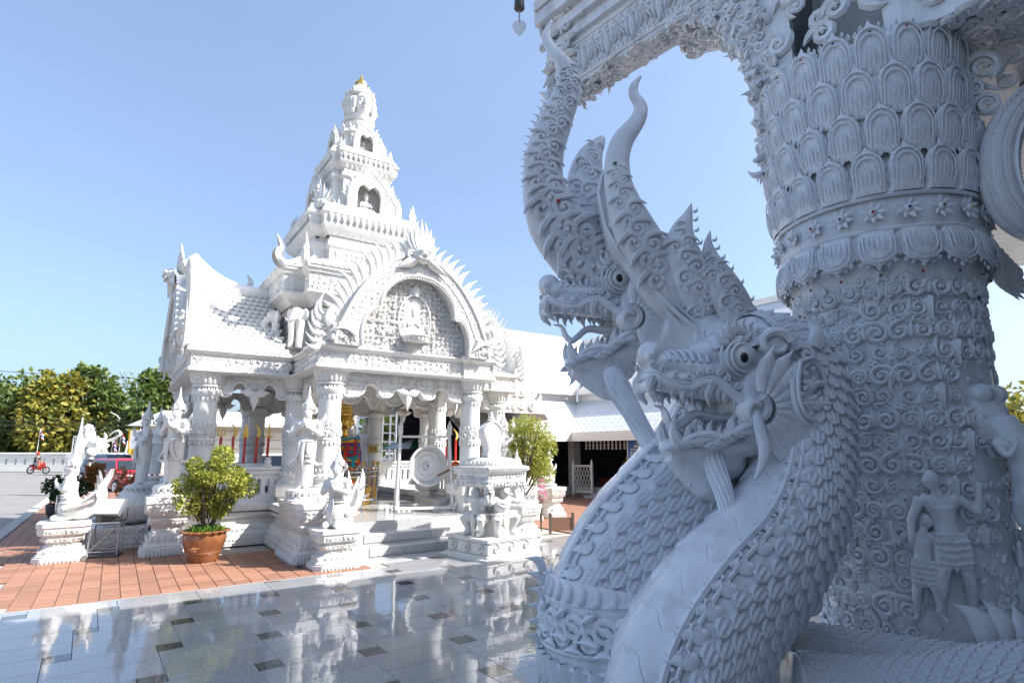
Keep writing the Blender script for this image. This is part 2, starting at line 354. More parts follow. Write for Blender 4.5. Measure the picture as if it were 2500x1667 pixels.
def TL(p): d = np.asarray(p)[:2] - TC; return np.array((d @ TU, d @ TV))
def inview(x, y, z=0, mg=60):
    t = R(TILT); f = 2500 * FOC / 36; zz = z - CAM_H; d = y * math.cos(t) + zz * math.sin(t)
    if d < .3: return False
    px = 1250 + f * x / d; py = 833.5 - f * (-y * math.sin(t) + zz * math.cos(t)) / d
    return -mg < px < 2500 + mg and -mg < py < 1667 + mg
# far ground reaching the horizon, road
s_ = 1500
struct('ground', G([(-s_, -s_, -.40), (s_, -s_, -.40), (s_, s_, -.40), (-s_, s_, -.40)], [(0, 1, 2, 3)]), M['earth'], 0)
def tquad(x0, x1, y0, y1, z): return G([(*TW(x0, y0), z), (*TW(x1, y0), z), (*TW(x1, y1), z), (*TW(x0, y1), z)], [(0, 1, 2, 3)])
def tbox(x0, x1, y0, y1, z0, z1):
    return box(x0, x1, y0, y1, z0, z1).rz(34.5).mv(TC[0], TC[1], 0)
struct('road', G([(-160, 2, -.13), (-4, 2, -.13), (12, 52, -.13), (-160, 52, -.13)], [(0, 1, 2, 3)]), M['asphalt'], 0)
# the precinct slab and kerb along the road
pave = struct('paved_terrace', tbox(-6.1, 30, -30, 24, -.6, -.03), M['grout'], 0)
kerb = struct('kerb', J([tbox(-6.32, -6.104, -30 + 1.2 * i, -30 + 1.2 * i + 1.19, -.6, .03) for i in range(45)]), M['kerb'], 0)
# --- polished granite floor: big slabs turned round small dark inserts
GA = R(36.3); e1 = np.array((math.cos(GA), math.sin(GA))); e2 = np.array((-math.sin(GA), math.cos(GA)))
Bq, sq = .786, .192; org = np.array((-1.938, 4.958)) - (sq / 2) * e1 - (Bq + sq / 2) * e2
def clip(poly, n, d):
    out = []
    for i in range(len(poly)):
        a, b = poly[i], poly[(i + 1) % len(poly)]; da, db = a @ n - d, b @ n - d
        if da >= 0: out.append(a)
        if da * db < 0: out.append(a + (b - a) * da / (da - db))
    return out
def slab(poly, zt, th=.025):
    return loft([(zt - th, [tuple(p) for p in poly]), (zt - .003, [tuple(p) for p in poly]), (zt, [tuple(np.mean(poly, 0) + (p - np.mean(poly, 0)) * .994) for p in poly])])
gfloor = struct('granite_floor', tbox(-14, 4.2, -30, -4.3, -.026, -.016), M['grout'], 0)
rest = []; ncount = 0; seen = {}
NB = np.array(TV) * -1; DB = float(NB @ TW(0, -5.53))          # granite lies on the near side of this line
cand = []
for i in range(-22, 22):
    for j in range(-12, 22):
        o = org + i * (Bq * e1 - sq * e2) + j * (sq * e1 + Bq * e2)
        g = .004
        for (x0, x1, y0, y1, m_) in ((0, Bq, 0, Bq / 2, 'granite'), (0, Bq, Bq / 2, Bq, 'granite'), (0, sq, Bq, Bq + sq, 'insert')):
            P = [o + x * e1 + y * e2 for x, y in ((x0 + g / 2, y0 + g / 2), (x1 - g / 2, y0 + g / 2), (x1 - g / 2, y1 - g / 2), (x0 + g / 2, y1 - g / 2))]
            c = np.mean(P, 0)
            if not any(inview(p[0], p[1], 0, 20) for p in P): continue
            lc = TL(c)
            if lc[0] < -1.35 or lc[0] > 3.6: P = clip(P, NB, DB)
            elif lc[1] > -4.5: continue
            if lc[0] > 3.6: continue
            if len(P) < 3: continue
            cand.append((np.hypot(*c), P, m_))
cand.sort(key=lambda k: k[0])
for k, (d, P, m_) in enumerate(cand):
    g_ = slab(P, 0)
    if k < 420: obj('slab' if m_ == 'granite' else 'insert', g_, M[m_], gfloor, 0)
    else: rest.append((m_, g_))
for m_ in ('granite', 'insert'):
    gg = [g for q, g in rest if q == m_]
    if gg: obj('far_slabs', J(gg), M[m_], gfloor, 0, kind='stuff')
obj('outer_slabs', J([slab([TW(*p) for p in ((x, y), (x + .8, y), (x + .8, y + .8), (x, y + .8))], -.006, .01) for x in np.arange(-12, 4, .803) for y in np.arange(-29, -6, .803) if not inview(*TW(x + .4, y + .4), 0, 260)]), M['granite'], gfloor, 0, kind='stuff')
obj('drain_channel', J(tbox(-.75, .55, -5.02, -4.98, -.02, .004), tbox(-2.12, -2.05, -4.9, -3.45, -.02, .006)), M['dark'], gfloor, 0)
# --- terracotta tiles
ct = .203; tile_me = mesh('clay_tile', bbox(-.098, .098, -.097, .097, -.02, 0, .004), M['clay'], 0)
cl = []
for ix in range(-31, -5):
    for iy in range(-28, 75):
        x, y = ix * ct + .1, iy * ct + .16
        if y < -5.43 or x < -6.0 or x > -1.25: continue
        if -3.0 < y and x > -3.3 and y < 3.5: continue
        p = TW(x, y)
        if not inview(p[0], p[1], 0, 10): continue
        cl.append((math.hypot(*p), p))
cl.sort(key=lambda k: k[0]); rn = random.Random(5); tg = bbox(-.098, .098, -.097, .097, -.02, 0, .004); far = []
for k, (d, p) in enumerate(cl):
    z = rn.uniform(-.0025, .001)
    if k < 300: link('clay_tile', tile_me, pave, loc=(p[0], p[1], z), rot=(0, 0, TH))
    else: far.append(tg.rz(34.5).mv(p[0], p[1], z))
for ix in range(13, 60):
    for iy in range(-40, 40):
        x, y = ix * ct + 1.0, iy * ct; p = TW(x, y)
        if p[0] > 6 or p[1] > 23 or p[1] < 9 or (TL(p)[1] < -4.45 and x < 4.2) or not inview(p[0], p[1], 0, 10): continue
        far.append(tg.rz(34.5).mv(p[0], p[1], rn.uniform(-.0025, .001)))
obj('far_clay_tiles', J(far), M['clay'], pave, 0, kind='stuff')
# ================================================================ the white shrine
def prism_holes(outer, holes, th):
    def area(p): return sum(p[i][0] * p[(i + 1) % len(p)][1] - p[(i + 1) % len(p)][0] * p[i][1] for i in range(len(p)))
    loops = [outer if area(outer) > 0 else outer[::-1]] + [h if area(h) < 0 else h[::-1] for h in holes]
    flat = [p for l in loops for p in l]; n = len(flat); pv = [Vector((p[0], p[1], 0)) for p in flat]
    v = [(x, -th / 2, z) for x, z in flat] + [(x, th / 2, z) for x, z in flat]; q = []; o = 0
    for l in loops:
        m_ = len(l); q += [(o + i, o + (i + 1) % m_, n + o + (i + 1) % m_, n + o + i)[::-1] for i in range(m_)]; o += m_
    t = []
    for a, b, c in geometry.tessellate_polygon([[Vector((p[0], p[1], 0)) for p in l] for l in loops]):
        if (pv[b] - pv[a]).cross(pv[c] - pv[a]).z < 0: a, c = c, a
        t += [(a, b, c), (n + c, n + b, n + a)]
    return G(v, q, t)
def redent(hx, hy, c):
    return [(-hx + c, -hy), (hx - c, -hy), (hx - c, -hy + c), (hx, -hy + c), (hx, hy - c), (hx - c, hy - c), (hx - c, hy), (-hx + c, hy), (-hx + c, hy - c), (-hx, hy - c), (-hx, -hy + c), (-hx + c, -hy + c)]
def tier(prof, h, c): return loft([(z, redent(h + o, h + o, c)) for z, o in prof])
def beads(P, r, n=6):
    e = ell((0, 0, 0), r, n, 4); return J([e.mv(*p) for p in P])
def line(a, b, n): return [np.array(a) + (np.array(b) - np.array(a)) * (i + .5) / n for i in range(n)]
def inpoly(poly):
    P = np.asarray(poly)
    def f(x, z):
        c = False; n = len(P)
        for i in range(n):
            (x1, z1), (x2, z2) = P[i], P[i - 1]
            if (z1 > z) != (z2 > z) and x < (x2 - x1) * (z - z1) / (z2 - z1) + x1: c = not c
        return c
    return f
def strip(w_, h, r, seed, y, z, rot=0, **k):
    """a relief band, centred, facing -Y then turned"""
    return scrollfield(w_, h, r, seed, **k).mv(0, y, z).rz(rot)
def petalrow(L, W, H, D, tip=.18, inv=False):
    n = max(1, int(L / W)); s = L / n; p = petal(s * .96, H, D, 7, 4, tip)
    if inv: p = p.m(Matrix.Scale(-1, 4, (0, 0, 1))).flip()
    return J([p.mv(-L / 2 + s * (i + .5), 0, 0) for i in range(n)])
shr = thing('white_shrine', 'tall white carved shrine with tiered tower topped by a four-faced head and gold tip', 'shrine', (TC[0], TC[1], 0), 34.5)
WH, LC, SM = M['white'], M['lace'], M['smooth']
# --- platform, steps, carved plinths
pl = obj('platform', J(box(-1.30, 1.75, -4.2, 4.2, 0, .5), box(-3.55, 3.55, -2.0, 2.0, 0, .499)), M['step'], shr, 0)
for k, (y, z) in enumerate(((-4.46, .335), (-4.74, .168))):
    obj('step', bbox(-1.28, 1.15, y, -4.0 - .01 * k, 0, z, .012), M['step'], shr, 0)
    for x in (-.7, -.1, .5): obj('riser_slab', bbox(x - .29, x + .29, y - .012, y + .01, z - .14, z - .01, .003), M['step'], shr, 0)
obj('landing', bbox(-1.4, 2.2, -5.2, -4.7, -.02, .012, .004), M['step'], shr, 0)
obj('upper_kerb', J(bbox(.95, 3.4, -3.35, -2.2, .5, .72, .01), bbox(1.2, 1.75, -4.1, -3.36, .5, .66, .01)), M['step'], shr, 0)
PB = [(0, .20), (.15, .20), (.155, .15), (.20, .165), (.22, .13), (.34, .10), (.38, .04), (.46, .03), (.50, .10), (.56, .12), (.58, .08), (.60, .14), (.72, .15), (.725, .08)]
def plinth(x0, x1, y0, y1, nm, rel):
    g = loft([(z, rect(x0 - o, x1 + o, y0 - o, y1 + o)) for z, o in PB]); o = obj(nm, g, WH, shr)
    for z, h, yo, r in rel:
        gs = []
        for (w_, cx, cy, a) in ((x1 - x0, (x0 + x1) / 2, y0, 0), (y1 - y0, x0, (y0 + y1) / 2, -90)):
            f = scrollfield(w_ + .2, h, r, int(z * 100) + 3, .3, .05, .5).mv(0, -yo, z)
            gs.append(f.rz(a).mv(cx, cy, 0))
        obj('carved_band', J(gs), WH, o, kind='stuff')
    return o
REL = ((.01, .13, .20, .033), (.23, .1, .13, .035), (.60, .11, .14, .036))
plinth(-3.45, -1.75, -2.0, 2.0, 'wing_plinth', REL); plinth(1.75, 3.45, -2.0, 2.0, 'wing_plinth', REL)
plinth(-1.85, -1.15, -3.98, -2.2, 'front_plinth', REL[:1])
# --- columns
def colparts():
    sh = [(.205, .28), (.20, .9), (.195, 1.60), (.20, 1.62), (.235, 1.66)]
    base = J(lathe([(.30, 0), (.30, .06), (.27, .07), (.25, .10), (.25, .15), (.28, .17), (.275, .21), (.23, .24), (.215, .30)], 24))
    pr = petal(.075, .085, .02, 5, 3); ring = lambda r, z, n, sgn=1: J([(pr if sgn > 0 else pr.m(Matrix.Scale(-1, 4, (0, 0, 1))).flip()).mv(0, -r, z).rz(360 * i / n) for i in range(n)])
    base = J(base, ring(.215, .26, 16), ring(.285, .175, 18))
    band = J(lathe([(.206, .80), (.222, .81), (.222, .83), (.21, .84), (.21, 1.0), (.222, 1.01), (.222, 1.03), (.206, 1.04)], 24), ring(.205, .80, 18, -1), ring(.205, 1.04, 18),
             J([curl(.055, 1.2, .3, 9, 4, .5).mv(0, -.212, .92).rz(360 * i / 11) for i in range(11)]))
    cap = J(lathe([(.205, 1.60), (.25, 1.66), (.255, 1.70), (.225, 1.73), (.225, 1.77), (.25, 1.79), (.25, 1.81), (.24, 1.83), (.29, 1.95), (.33, 2.05), (.33, 2.09)], 24), ring(.235, 1.665, 18), ring(.2, 1.6, 16, -1),
            J([petal(.082, .2, .03, 5, 4).rx(14).mv(0, -.245, 1.84).rz(360 * i / 20) for i in range(20)]))
    strip_ = J([box(-.012, .012, -.232, -.222, 1.732, 1.768).rz(360 * i / 30) for i in range(30)])
    gl = lathe([(.2255, 1.73), (.2255, 1.77)], 24, False)
    return lathe(sh, 24), base, band, cap, strip_, gl
_c = colparts(); CME = [mesh(n, g, m_) for n, g, m_ in zip(('shaft', 'column_base', 'ornament_band', 'capital', 'mirror_chip_ring', 'groove'), _c, (SM, WH, WH, WH, SM, M['dark']))]
pierM = mesh('pier', loft([(z, rect(-h, h, -h, h)) for z, h in ((0, .40), (.14, .40), (.15, .34), (.3, .33), (.34, .28), (.80, .28), (.84, .34), (1.0, .35), (1.05, .31))]), WH)
GB = mesh('granite_footing', bbox(-.24, .24, -.24, .24, 0, .30, .01), M['step'], 0)
for k, (x, y, zb) in enumerate([(-1.44, -3.68, 1.05), (1.44, -3.68, 1.05), (-3.2, -1.93, 1.05), (3.2, -1.93, 1.05), (-1.58, -1.93, 1.05), (1.58, -1.93, 1.05), (-1.58, 1.93, .8), (1.58, 1.93, .8), (-3.2, 1.93, 1.05), (3.2, 1.93, 1.05), (-1.44, 3.68, 1.05), (1.44, 3.68, 1.05)]):
    c = link('column', CME[0], shr, loc=(x, y, zb), scale=(1, 1, (3.14 - zb) / 2.09))
    for me in CME[1:]: link(me.name.split('.')[0], me, c)
    if zb == 1.05: link('pier', pierM, shr, loc=(x, y, 0))
    else: link('granite_footing', GB, shr, loc=(x, y, .5))
# --- balustrades with slotted openings
def slotwall(w_, h, n, sw=.085):
    holes = []
    for i in range(n):
        cx = -w_ / 2 + w_ * (i + .5) / n; r = sw / 2; z0, z1 = h * .28, h * .66
        holes.append([(cx + r * math.cos(a), z1 + r * math.sin(a)) for a in np.linspace(0, PI, 7)] + [(cx + r * math.cos(a), z0 + r * math.sin(a)) for a in np.linspace(PI, 2 * PI, 7)])
    g = prism_holes([(-w_ / 2, 0), (w_ / 2, 0), (w_ / 2, h), (-w_ / 2, h)], holes, .10)
    return J(g, bbox(-w_ / 2, w_ / 2, -.11, .11, h, h + .06, .015), bbox(-w_ / 2, w_ / 2, -.08, .08, h * .86, h * .999, .01), bbox(-w_ / 2, w_ / 2, -.085, .085, 0, h * .1, .01))
for (x0, x1, y, a) in ((-2.95, -1.85, -1.93, 0), (1.75, 3.0, -1.93, 0), (1.75, 3.0, 1.93, 0), (-2.95, -1.85, 1.93, 0)):
    obj('balustrade', slotwall(x1 - x0 + .1, .60, 8, .07), SM, shr, loc=((x0 + x1) / 2, y, .725))
for (y0, y1, x) in ((-3.45, -2.15, 1.5), (-1.7, 1.7, -3.25), (-1.7, 1.7, 3.25), (2.15, 3.45, 1.5), (2.15, 3.45, -1.5)):
    obj('balustrade', slotwall(y1 - y0, .60, 8, .07), SM, shr, loc=(x, (y0 + y1) / 2, .725), rot=(0, 0, PI / 2))
# --- entablature: frieze boxes with relief, cornices
def frieze(w_, nm='frieze'):
    g = loft([(z, rect(-w_ / 2 - o, w_ / 2 + o, -.24 - o, .24 + o)) for z, o in ((3.08, .05), (3.10, .10), (3.13, .10), (3.135, .06), (3.15, .06), (3.155, .03), (3.40, .03), (3.405, .06), (3.44, .07), (3.47, .11), (3.50, .11))])
    return g
FW = {'f': 3.34, 'w': 2.2}
def put_frieze(w_, x, y, a, seed):
    o = obj('frieze', frieze(w_), WH, shr, loc=(x, y, 0), rot=(0, 0, R(a)))
    obj('scroll_relief', J(scrollfield(w_ - .02, .24, .058, seed, .3, .10, .3).mv(0, -.272, 3.158), beads([(px_, -.345, 3.117) for px_, _, _ in line((-w_ / 2, 0, 0), (w_ / 2, 0, 0), int(w_ / .05))], .017, 5)), WH, o, kind='stuff')
put_frieze(3.34, 0, -3.68, 0, 1); put_frieze(1.66, -2.69, -1.93, 0, 2); put_frieze(1.66, 2.69, -1.93, 0, 3)
put_frieze(3.6, -3.25, 0, -90, 4); put_frieze(3.6, 3.25, 0, 90, 5); put_frieze(1.46, -1.46, -2.75, -90, 6); put_frieze(1.46, 1.46, -2.75, 90, 7)
put_frieze(3.34, 0, 3.68, 180, 8); put_frieze(1.5, 1.46, 2.8, 90, 11); put_frieze(1.5, -1.46, 2.8, -90, 12)
obj('ceiling', J(box(-1.5, 1.5, -3.6, 3.6, 3.2, 3.3), box(-3.1, 3.1, -1.8, 1.8, 3.19, 3.29)), WH, shr, 0)
# corner blocks on the frieze
for x, y in ((-1.44, -3.68), (1.44, -3.68), (-3.2, -1.93), (3.2, -1.93), (-3.2, 1.93)):
    c = obj('corner_block', loft([(z, rect(-h, h, -h, h)) for z, h in ((3.06, .3), (3.10, .38), (3.16, .38), (3.17, .34), (3.40, .34), (3.46, .42), (3.53, .42))]), WH, shr, loc=(x, y, 0))
    obj('scroll_relief', J([scrollfield(.66, .24, .055, 20 + k, .3, .2, .3).mv(0, -.335, 3.165).rz(-90 * k) for k in range(2)]), WH, c, kind='stuff')
# --- scalloped valances
VH = [(0, .43), (.06, .46), (.14, .45), (.22, .43), (.28, .38), (.30, .32), (.315, .26), (.37, .215), (.44, .215), (.50, .245), (.54, .31), (.53, .365), (.57, .42), (.64, .44), (.71, .42), (.76, .36), (.80, .29), (.85, .26), (.89, .29), (.92, .36), (.96, .44), (1.0, .52)]
VL = [(0, .36), (.1, .42), (.25, .40), (.33, .33), (.32, .27), (.40, .18), (.55, .13), (.68, .16), (.76, .25), (.80, .33), (.88, .36), (.94, .42), (1.0, .50)]
def valance(w_, half, nm='valance'):
    pts = [(-w_ / 2 + u * w_ / 2, -d) for u, d in half]; pts = pts + [(-x, z) for x, z in pts[-2::-1]]
    S = spl(pts, 90); out = [(p[0], p[1]) for p in S]
    poly = out + [(w_ / 2, .02), (-w_ / 2, .02)]
    g = prism(poly, .16); ed = tube([(x, -.085, z + .012) for x, z in out], .022, 5); ed2 = beads([(x, -.09, z + .055) for x, z in out[::2]], .014, 5)
    f = inpoly([(x, z + .07) for x, z in out] + [(w_ / 2, .02), (-w_ / 2, .02)])
    rel = scrollfield(w_ - .04, .42, .052, int(w_ * 10), .32, .06, .35, inside=lambda x, z: f(x, z - .42), y=-.08).mv(0, 0, -.42)
    return J(g, ed), J(rel, ed2)
def put_valance(w_, half, x, y, a, pend=True):
    g, r = valance(w_, half); o = obj('valance', g, WH, shr, loc=(x, y, 3.08), rot=(0, 0, R(a))); obj('scroll_relief', r, WH, o, kind='stuff')
    if pend:
        obj('pendant', J(flame(.36, .16, .12, 0, 7, 6, 0).rx(180).mv(0, -.1, -.3), leaf(.26, .16, .2, .5).ry(60).mv(.02, -.12, -.36), leaf(.26, .16, .2, -.5).ry(-60).mv(-.02, -.12, -.36), curl(.06, 1.2, .3).mv(.1, -.12, -.3), curl(.06, 1.2, .3).mirx().mv(-.1, -.12, -.3)), WH, o)
put_valance(2.44, VH, 0, -3.68, 0); put_valance(1.2, VL, -2.39, -1.93, 0); put_valance(1.2, VL, 2.39, -1.93, 0); put_valance(3.4, VH, -3.2, 0, -90); put_valance(3.4, VH, 3.2, 0, 90)
put_valance(2.44, VH, 0, 3.68, 180); put_valance(1.3, VL, -1.46, -2.8, -90); put_valance(1.3, VL, 1.46, -2.8, 90); put_valance(1.2, VL, -2.39, 1.93, 0); put_valance(1.2, VL, 2.39, 1.93, 0)
put_valance(2.7, VH, 0, 1.93, 0, False); put_valance(2.7, VH, 0, -1.93, 0, False)
# --- gables
def small_figure(s=1.0):
    """seated praying figure, 1 unit tall"""
    g = J(ell((0, 0, .12), (.34, .26, .12), 12, 8), ell((0, .02, .38), (.17, .12, .22), 10, 8), ell((0, -.02, .70), (.10, .11, .13), 10, 8), limb([(-.17, 0, .52), (-.26, -.08, .34), (-.03, -.2, .42)], [.06, .05, .04]), limb([(.17, 0, .52), (.26, -.08, .34), (.03, -.2, .42)], [.06, .05, .04]),
          lathe([(.12, .76), (.13, .80), (.09, .86), (.05, .94), (.01, 1.08)], 8), limb([(-.1, .02, .2), (-.35, -.12, .12), (-.05, -.24, .1)], [.09, .1, .07]), limb([(.1, .02, .2), (.35, -.12, .12), (.05, -.24, .1)], [.09, .1, .07]))
    return g.sc(s)
FIG = rm('seated_figure', small_figure(), .028, WH, 2)
OUT = [(1.60, 0), (1.56, .22), (1.44, .52), (1.27, .88), (1.02, 1.25), (.72, 1.56), (.36, 1.80), (0, 1.93)]
INN = [(1.12, 0), (1.13, .30), (1.05, .58), (.93, .72), (.80, .745), (.78, .88), (.70, 1.10), (.52, 1.30), (.27, 1.43), (0, 1.46)]
def gable(par, sx, x, y, a, rich=True, seed=0):
    o = obj('gable', G(), WH, par, loc=(x, y, 3.5), rot=(0, 0, R(a))); o.scale = (sx, 1, 1)
    S = spl(OUT, 40); I = spl(INN, 46)
    outer = [(p[0], p[1]) for p in S]; outer = outer + [(-x_, z) for x_, z in outer[-2::-1]]
    inner = [(p[0], p[1]) for p in I]; inner = inner + [(-x_, z) for x_, z in inner[-2::-1]]
    band = prism(outer + inner[::-1], .34)
    o.data = mesh('gable', J(band, tube([(px_, -.18, z) for px_, z in inner], .03, 5), tube([(px_, -.18, z) for px_, z in outer], .035, 5), tube([(px_ * .86, -.175, z * .9) for px_, z in outer], .018, 5)), WH)
    fo, fi = inpoly(outer), inpoly(inner)
    f1 = lambda px_, z: fo(px_ * 1.03, z * 1.02) and not fi(px_ * .96, z * .97)
    obj('arch_relief', J(scrollfield(3.1, 1.92, .052, 31 + seed, .32, .08, .3, inside=f1, y=-.165), beads([(px_ * .985, -.19, z * .985 - .03) for px_, z in inner[::1]], .02, 5)), WH, o, kind='stuff')
    ty = obj('tympanum', prism(inner, .06).mv(0, .10, 0), WH, o)
    if rich:
        f2 = lambda px_, z: fi(px_ * 1.04, z * 1.05) and (abs(px_) > .2 or z > 1.15) and not (abs(px_) < .2 and .25 < z < .9)
        obj('vine_relief', J(scrollfield(2.2, 1.4, .072, 40 + seed, .34, .12, .35, inside=f2, y=.06), scrollfield(2.2, 1.4, .05, 48 + seed, .34, .12, .35, inside=f2, y=.04)), WH, o, kind='stuff')
        link('seated_figure', FIG, o, loc=(0, .07, .32), scale=(.48, .26, .66))
        obj('aureole', J(tube([(.34 * math.sin(t), .03, .62 + .52 * math.cos(t)) for t in np.linspace(-2.7, 2.7, 26)], .016, 5), leaf(.3, .24, .2).mv(0, .04, 1.1)), WH, o)
        obj('lotus_seat', J([petal(.1, .14, .05, 5, 3).rx(20).mv(0, -.2, .2).rz(i * 20 - 90) for i in range(10)] + [lathe([(.2, .2), (.3, .3), (.22, .34)], 14)]), WH, o)
    # flame finials along both rakes
    fm = mesh('flame_finial', flame(.46, .115, .07, .12, 10, 6, .16), WH)
    for sgn in (-1, 1):
        n = 18
        for i in range(n):
            u = (i + .6) / (n + .8); p = S[int(u * 39)]; q = S[min(39, int(u * 39) + 1)]
            ang = math.atan2(q[1] - p[1], q[0] - p[0]); nx, nz = math.sin(ang), -math.cos(ang)
            lean = math.degrees(math.atan2(nx, nz)) if False else (62 - 50 * u)
            s = .72 + .55 * math.sin(PI * u)
            link('flame_finial', fm, o, loc=(sgn * p[0] * .99, -.02, p[1] - .02), rot=(0, R(sgn * lean * .62), 0), scale=(sgn * -s, s, s))
    # apex: grimacing face and plume fan
    face = J(ell((0, -.24, 0), (.2, .14, .17), 12, 8), ell((-.08, -.36, .05), .05, 8, 6), ell((.08, -.36, .05), .05, 8, 6), ell((0, -.38, -.02), (.05, .05, .045), 8, 6), tube([(.15 * math.sin(t), -.35, -.06 - .05 * math.cos(t)) for t in np.linspace(-1.3, 1.3, 9)], .025, 5), J([ell((dx, -.37, -.10), (.015, .015, .03), 5, 4) for dx in (-.08, -.04, 0, .04, .08)]))
    obj('face_mask', J(face, J([curl(.09, 1.3, .3).mv(.24, -.2, -.02), curl(.09, 1.3, .3).mirx().mv(-.24, -.2, -.02)]), J([leaf(.5, .2, .2, .3 * s).ry(s * 110).mv(s * .1, -.2, -.1) for s in (-1, 1)])), WH, o, loc=(0, -.02, 1.86))
    for i, (an, L) in enumerate(((0, .74), (13, .70), (-13, .70), (27, .62), (-27, .62), (42, .54), (-42, .54), (58, .46), (-58, .46), (76, .36), (-76, .36))):
        obj('plume', flame(L, .15, .09, .07 * (1 if an > 0 else -1 if an < 0 else 0), 9, 6, .1 * (1 if an > 0 else -1 if an < 0 else 0)), WH, o, loc=(0, -.1 - .05 * math.cos(R(an * 2)), 1.9), rot=(0, R(an), 0))
    # ends: crested bird on each springing
    for sgn in (-1, 1):
        e = J(ell((0, 0, .22), (.26, .17, .2), 12, 8), limb([(.1, -.02, .25), (.26, -.04, .5), (.2, -.06, .72), (.32, -.08, .80)], [.13, .10, .08, .035]), limb([(-.1, 0, .2), (-.32, 0, .32), (-.45, 0, .2)], [.14, .1, .04]))
        wing = J([tube([(.10 - .05 * k, -.16 - .01 * k, .30 + .02 * k), (-.10 - .04 * k, -.20, .36 - .03 * k), (-.28 - .03 * k, -.17, .40 - .07 * k)], [.03, .04, .012], 5) for k in range(5)])
        b = obj('bird_terminal', J(e, wing, scrollfield(.5, .4, .06, 3).mv(-.05, -.16, .05)), WH, o, loc=(sgn * 1.52, -.06, 0), scale=(sgn * .85, .85, .85))
        obj('crest_plumes', J([flame(.5 - .04 * i, .12, .06, .2, 8, 5, .25).ry(25 + 15 * i).mv(.26 + .02 * i, -.02, .55 - .12 * i) for i in range(6)]), WH, b)
    return o
gable(shr, .98, 0, -4.02, 0, True, 0); gable(shr, 1.2, -3.62, 0, -90, False, 1); gable(shr, 1.2, 3.62, 0, 90, False, 2); gable(shr, .98, 0, 4.02, 180, False, 3)
# --- curved tile roofs over the arms
tileM = mesh('roof_tile', J(prism([(-.062, .17), (-.062, .06), (-.054, .03), (-.03, .006), (0, 0), (.03, .006), (.054, .03), (.062, .06), (.062, .17)], .036)), M['white'], 30)
tileG = prism([(-.064, .17), (-.064, .05), (-.03, .006), (0, 0), (.03, .006), (.064, .05), (.064, .17)], .03)
def roof(nm, L, hw, zr, ze, x, y, a, up0, individual):
    """ridge along local +X of length L (outer end at x=L); slopes fall to +-hw"""
    def S(u, t, sg): 
        r = zr + up0 * max(0, u - .35) ** 2 * 2.2; d = r - ze
        return np.array((u * L, sg * t * hw, ze + d * (1 - t) ** 1.32))
    nu, nt = 10, 10; gs = []
    for sg in (-1, 1):
        v = [S(i / nu, j / nt, sg) for i in range(nu + 1) for j in range(nt + 1)]
        g = G(v, grid_faces(nu + 1, nt + 1, False)); gs.append(g if sg > 0 else g.flip())
    o = obj(nm, J(gs), WH, shr, loc=(x, y, 0), rot=(0, 0, R(a)))
    obj('ridge_cap', tube([S(u, 0, 1) + np.array((0, 0, .03)) for u in np.linspace(0, 1.02, 14)], np.linspace(.10, .17, 14), 10, 1.3), SM, o)
    for sg in (-1, 1):
        t = np.linspace(.02, 1, 12); v = []
        for tt in t: v += [S(.84, tt, sg) + np.array((0, 0, .035)), S(1.0, tt, sg) + np.array((0, 0, .035)), S(1.0, tt, sg) + np.array((0, 0, -.05)), S(.84, tt, sg) + np.array((0, 0, -.05))]
        obj('verge_band', G(v, grid_faces(12, 4, True)), SM, o)
        rows = 17; sp = []; rel = []
        nc = int(L * .84 / .132)
        for k in range(rows):
            for i in range(nc + 1):
                u = (i + (.5 if k % 2 else 0)) * .132 / L
                if u > .84: continue
                t0 = (k + .9) / rows; p = S(u, min(t0, 1), sg); p2 = S(u, max(0, t0 - 1.6 / rows), sg)
                zax = (p2 - p); zax /= np.linalg.norm(zax); xax = np.array((1, 0, 0)) if sg < 0 else np.array((-1, 0, 0)); yax = np.cross(zax, xax); 
                zax = zax + yax * .22; zax /= np.linalg.norm(zax); yax = np.cross(zax, xax)
                Mx = basis(p - yax * .034, xax, yax, zax)
                if individual == sg: link('roof_tile', tileM, o, M=Mx)
                else: rel.append(tileG.m(Mx))
        if rel: obj('roof_tiles', J(rel), SM, o, kind='stuff')
    return o
roof('wing_roof', 1.72, 2.2, 5.22, 3.5, -1.85, 0, 180, .55, 1)
roof('wing_roof', 1.72, 2.2, 5.22, 3.5, 1.85, 0, 0, .55, 0)
roof('front_roof', 2.1, 1.75, 5.1, 3.5, 0, -1.85, -90, .3, 0); roof('rear_roof', 2.1, 1.75, 5.1, 3.5, 0, 1.85, 90, .3, 0)
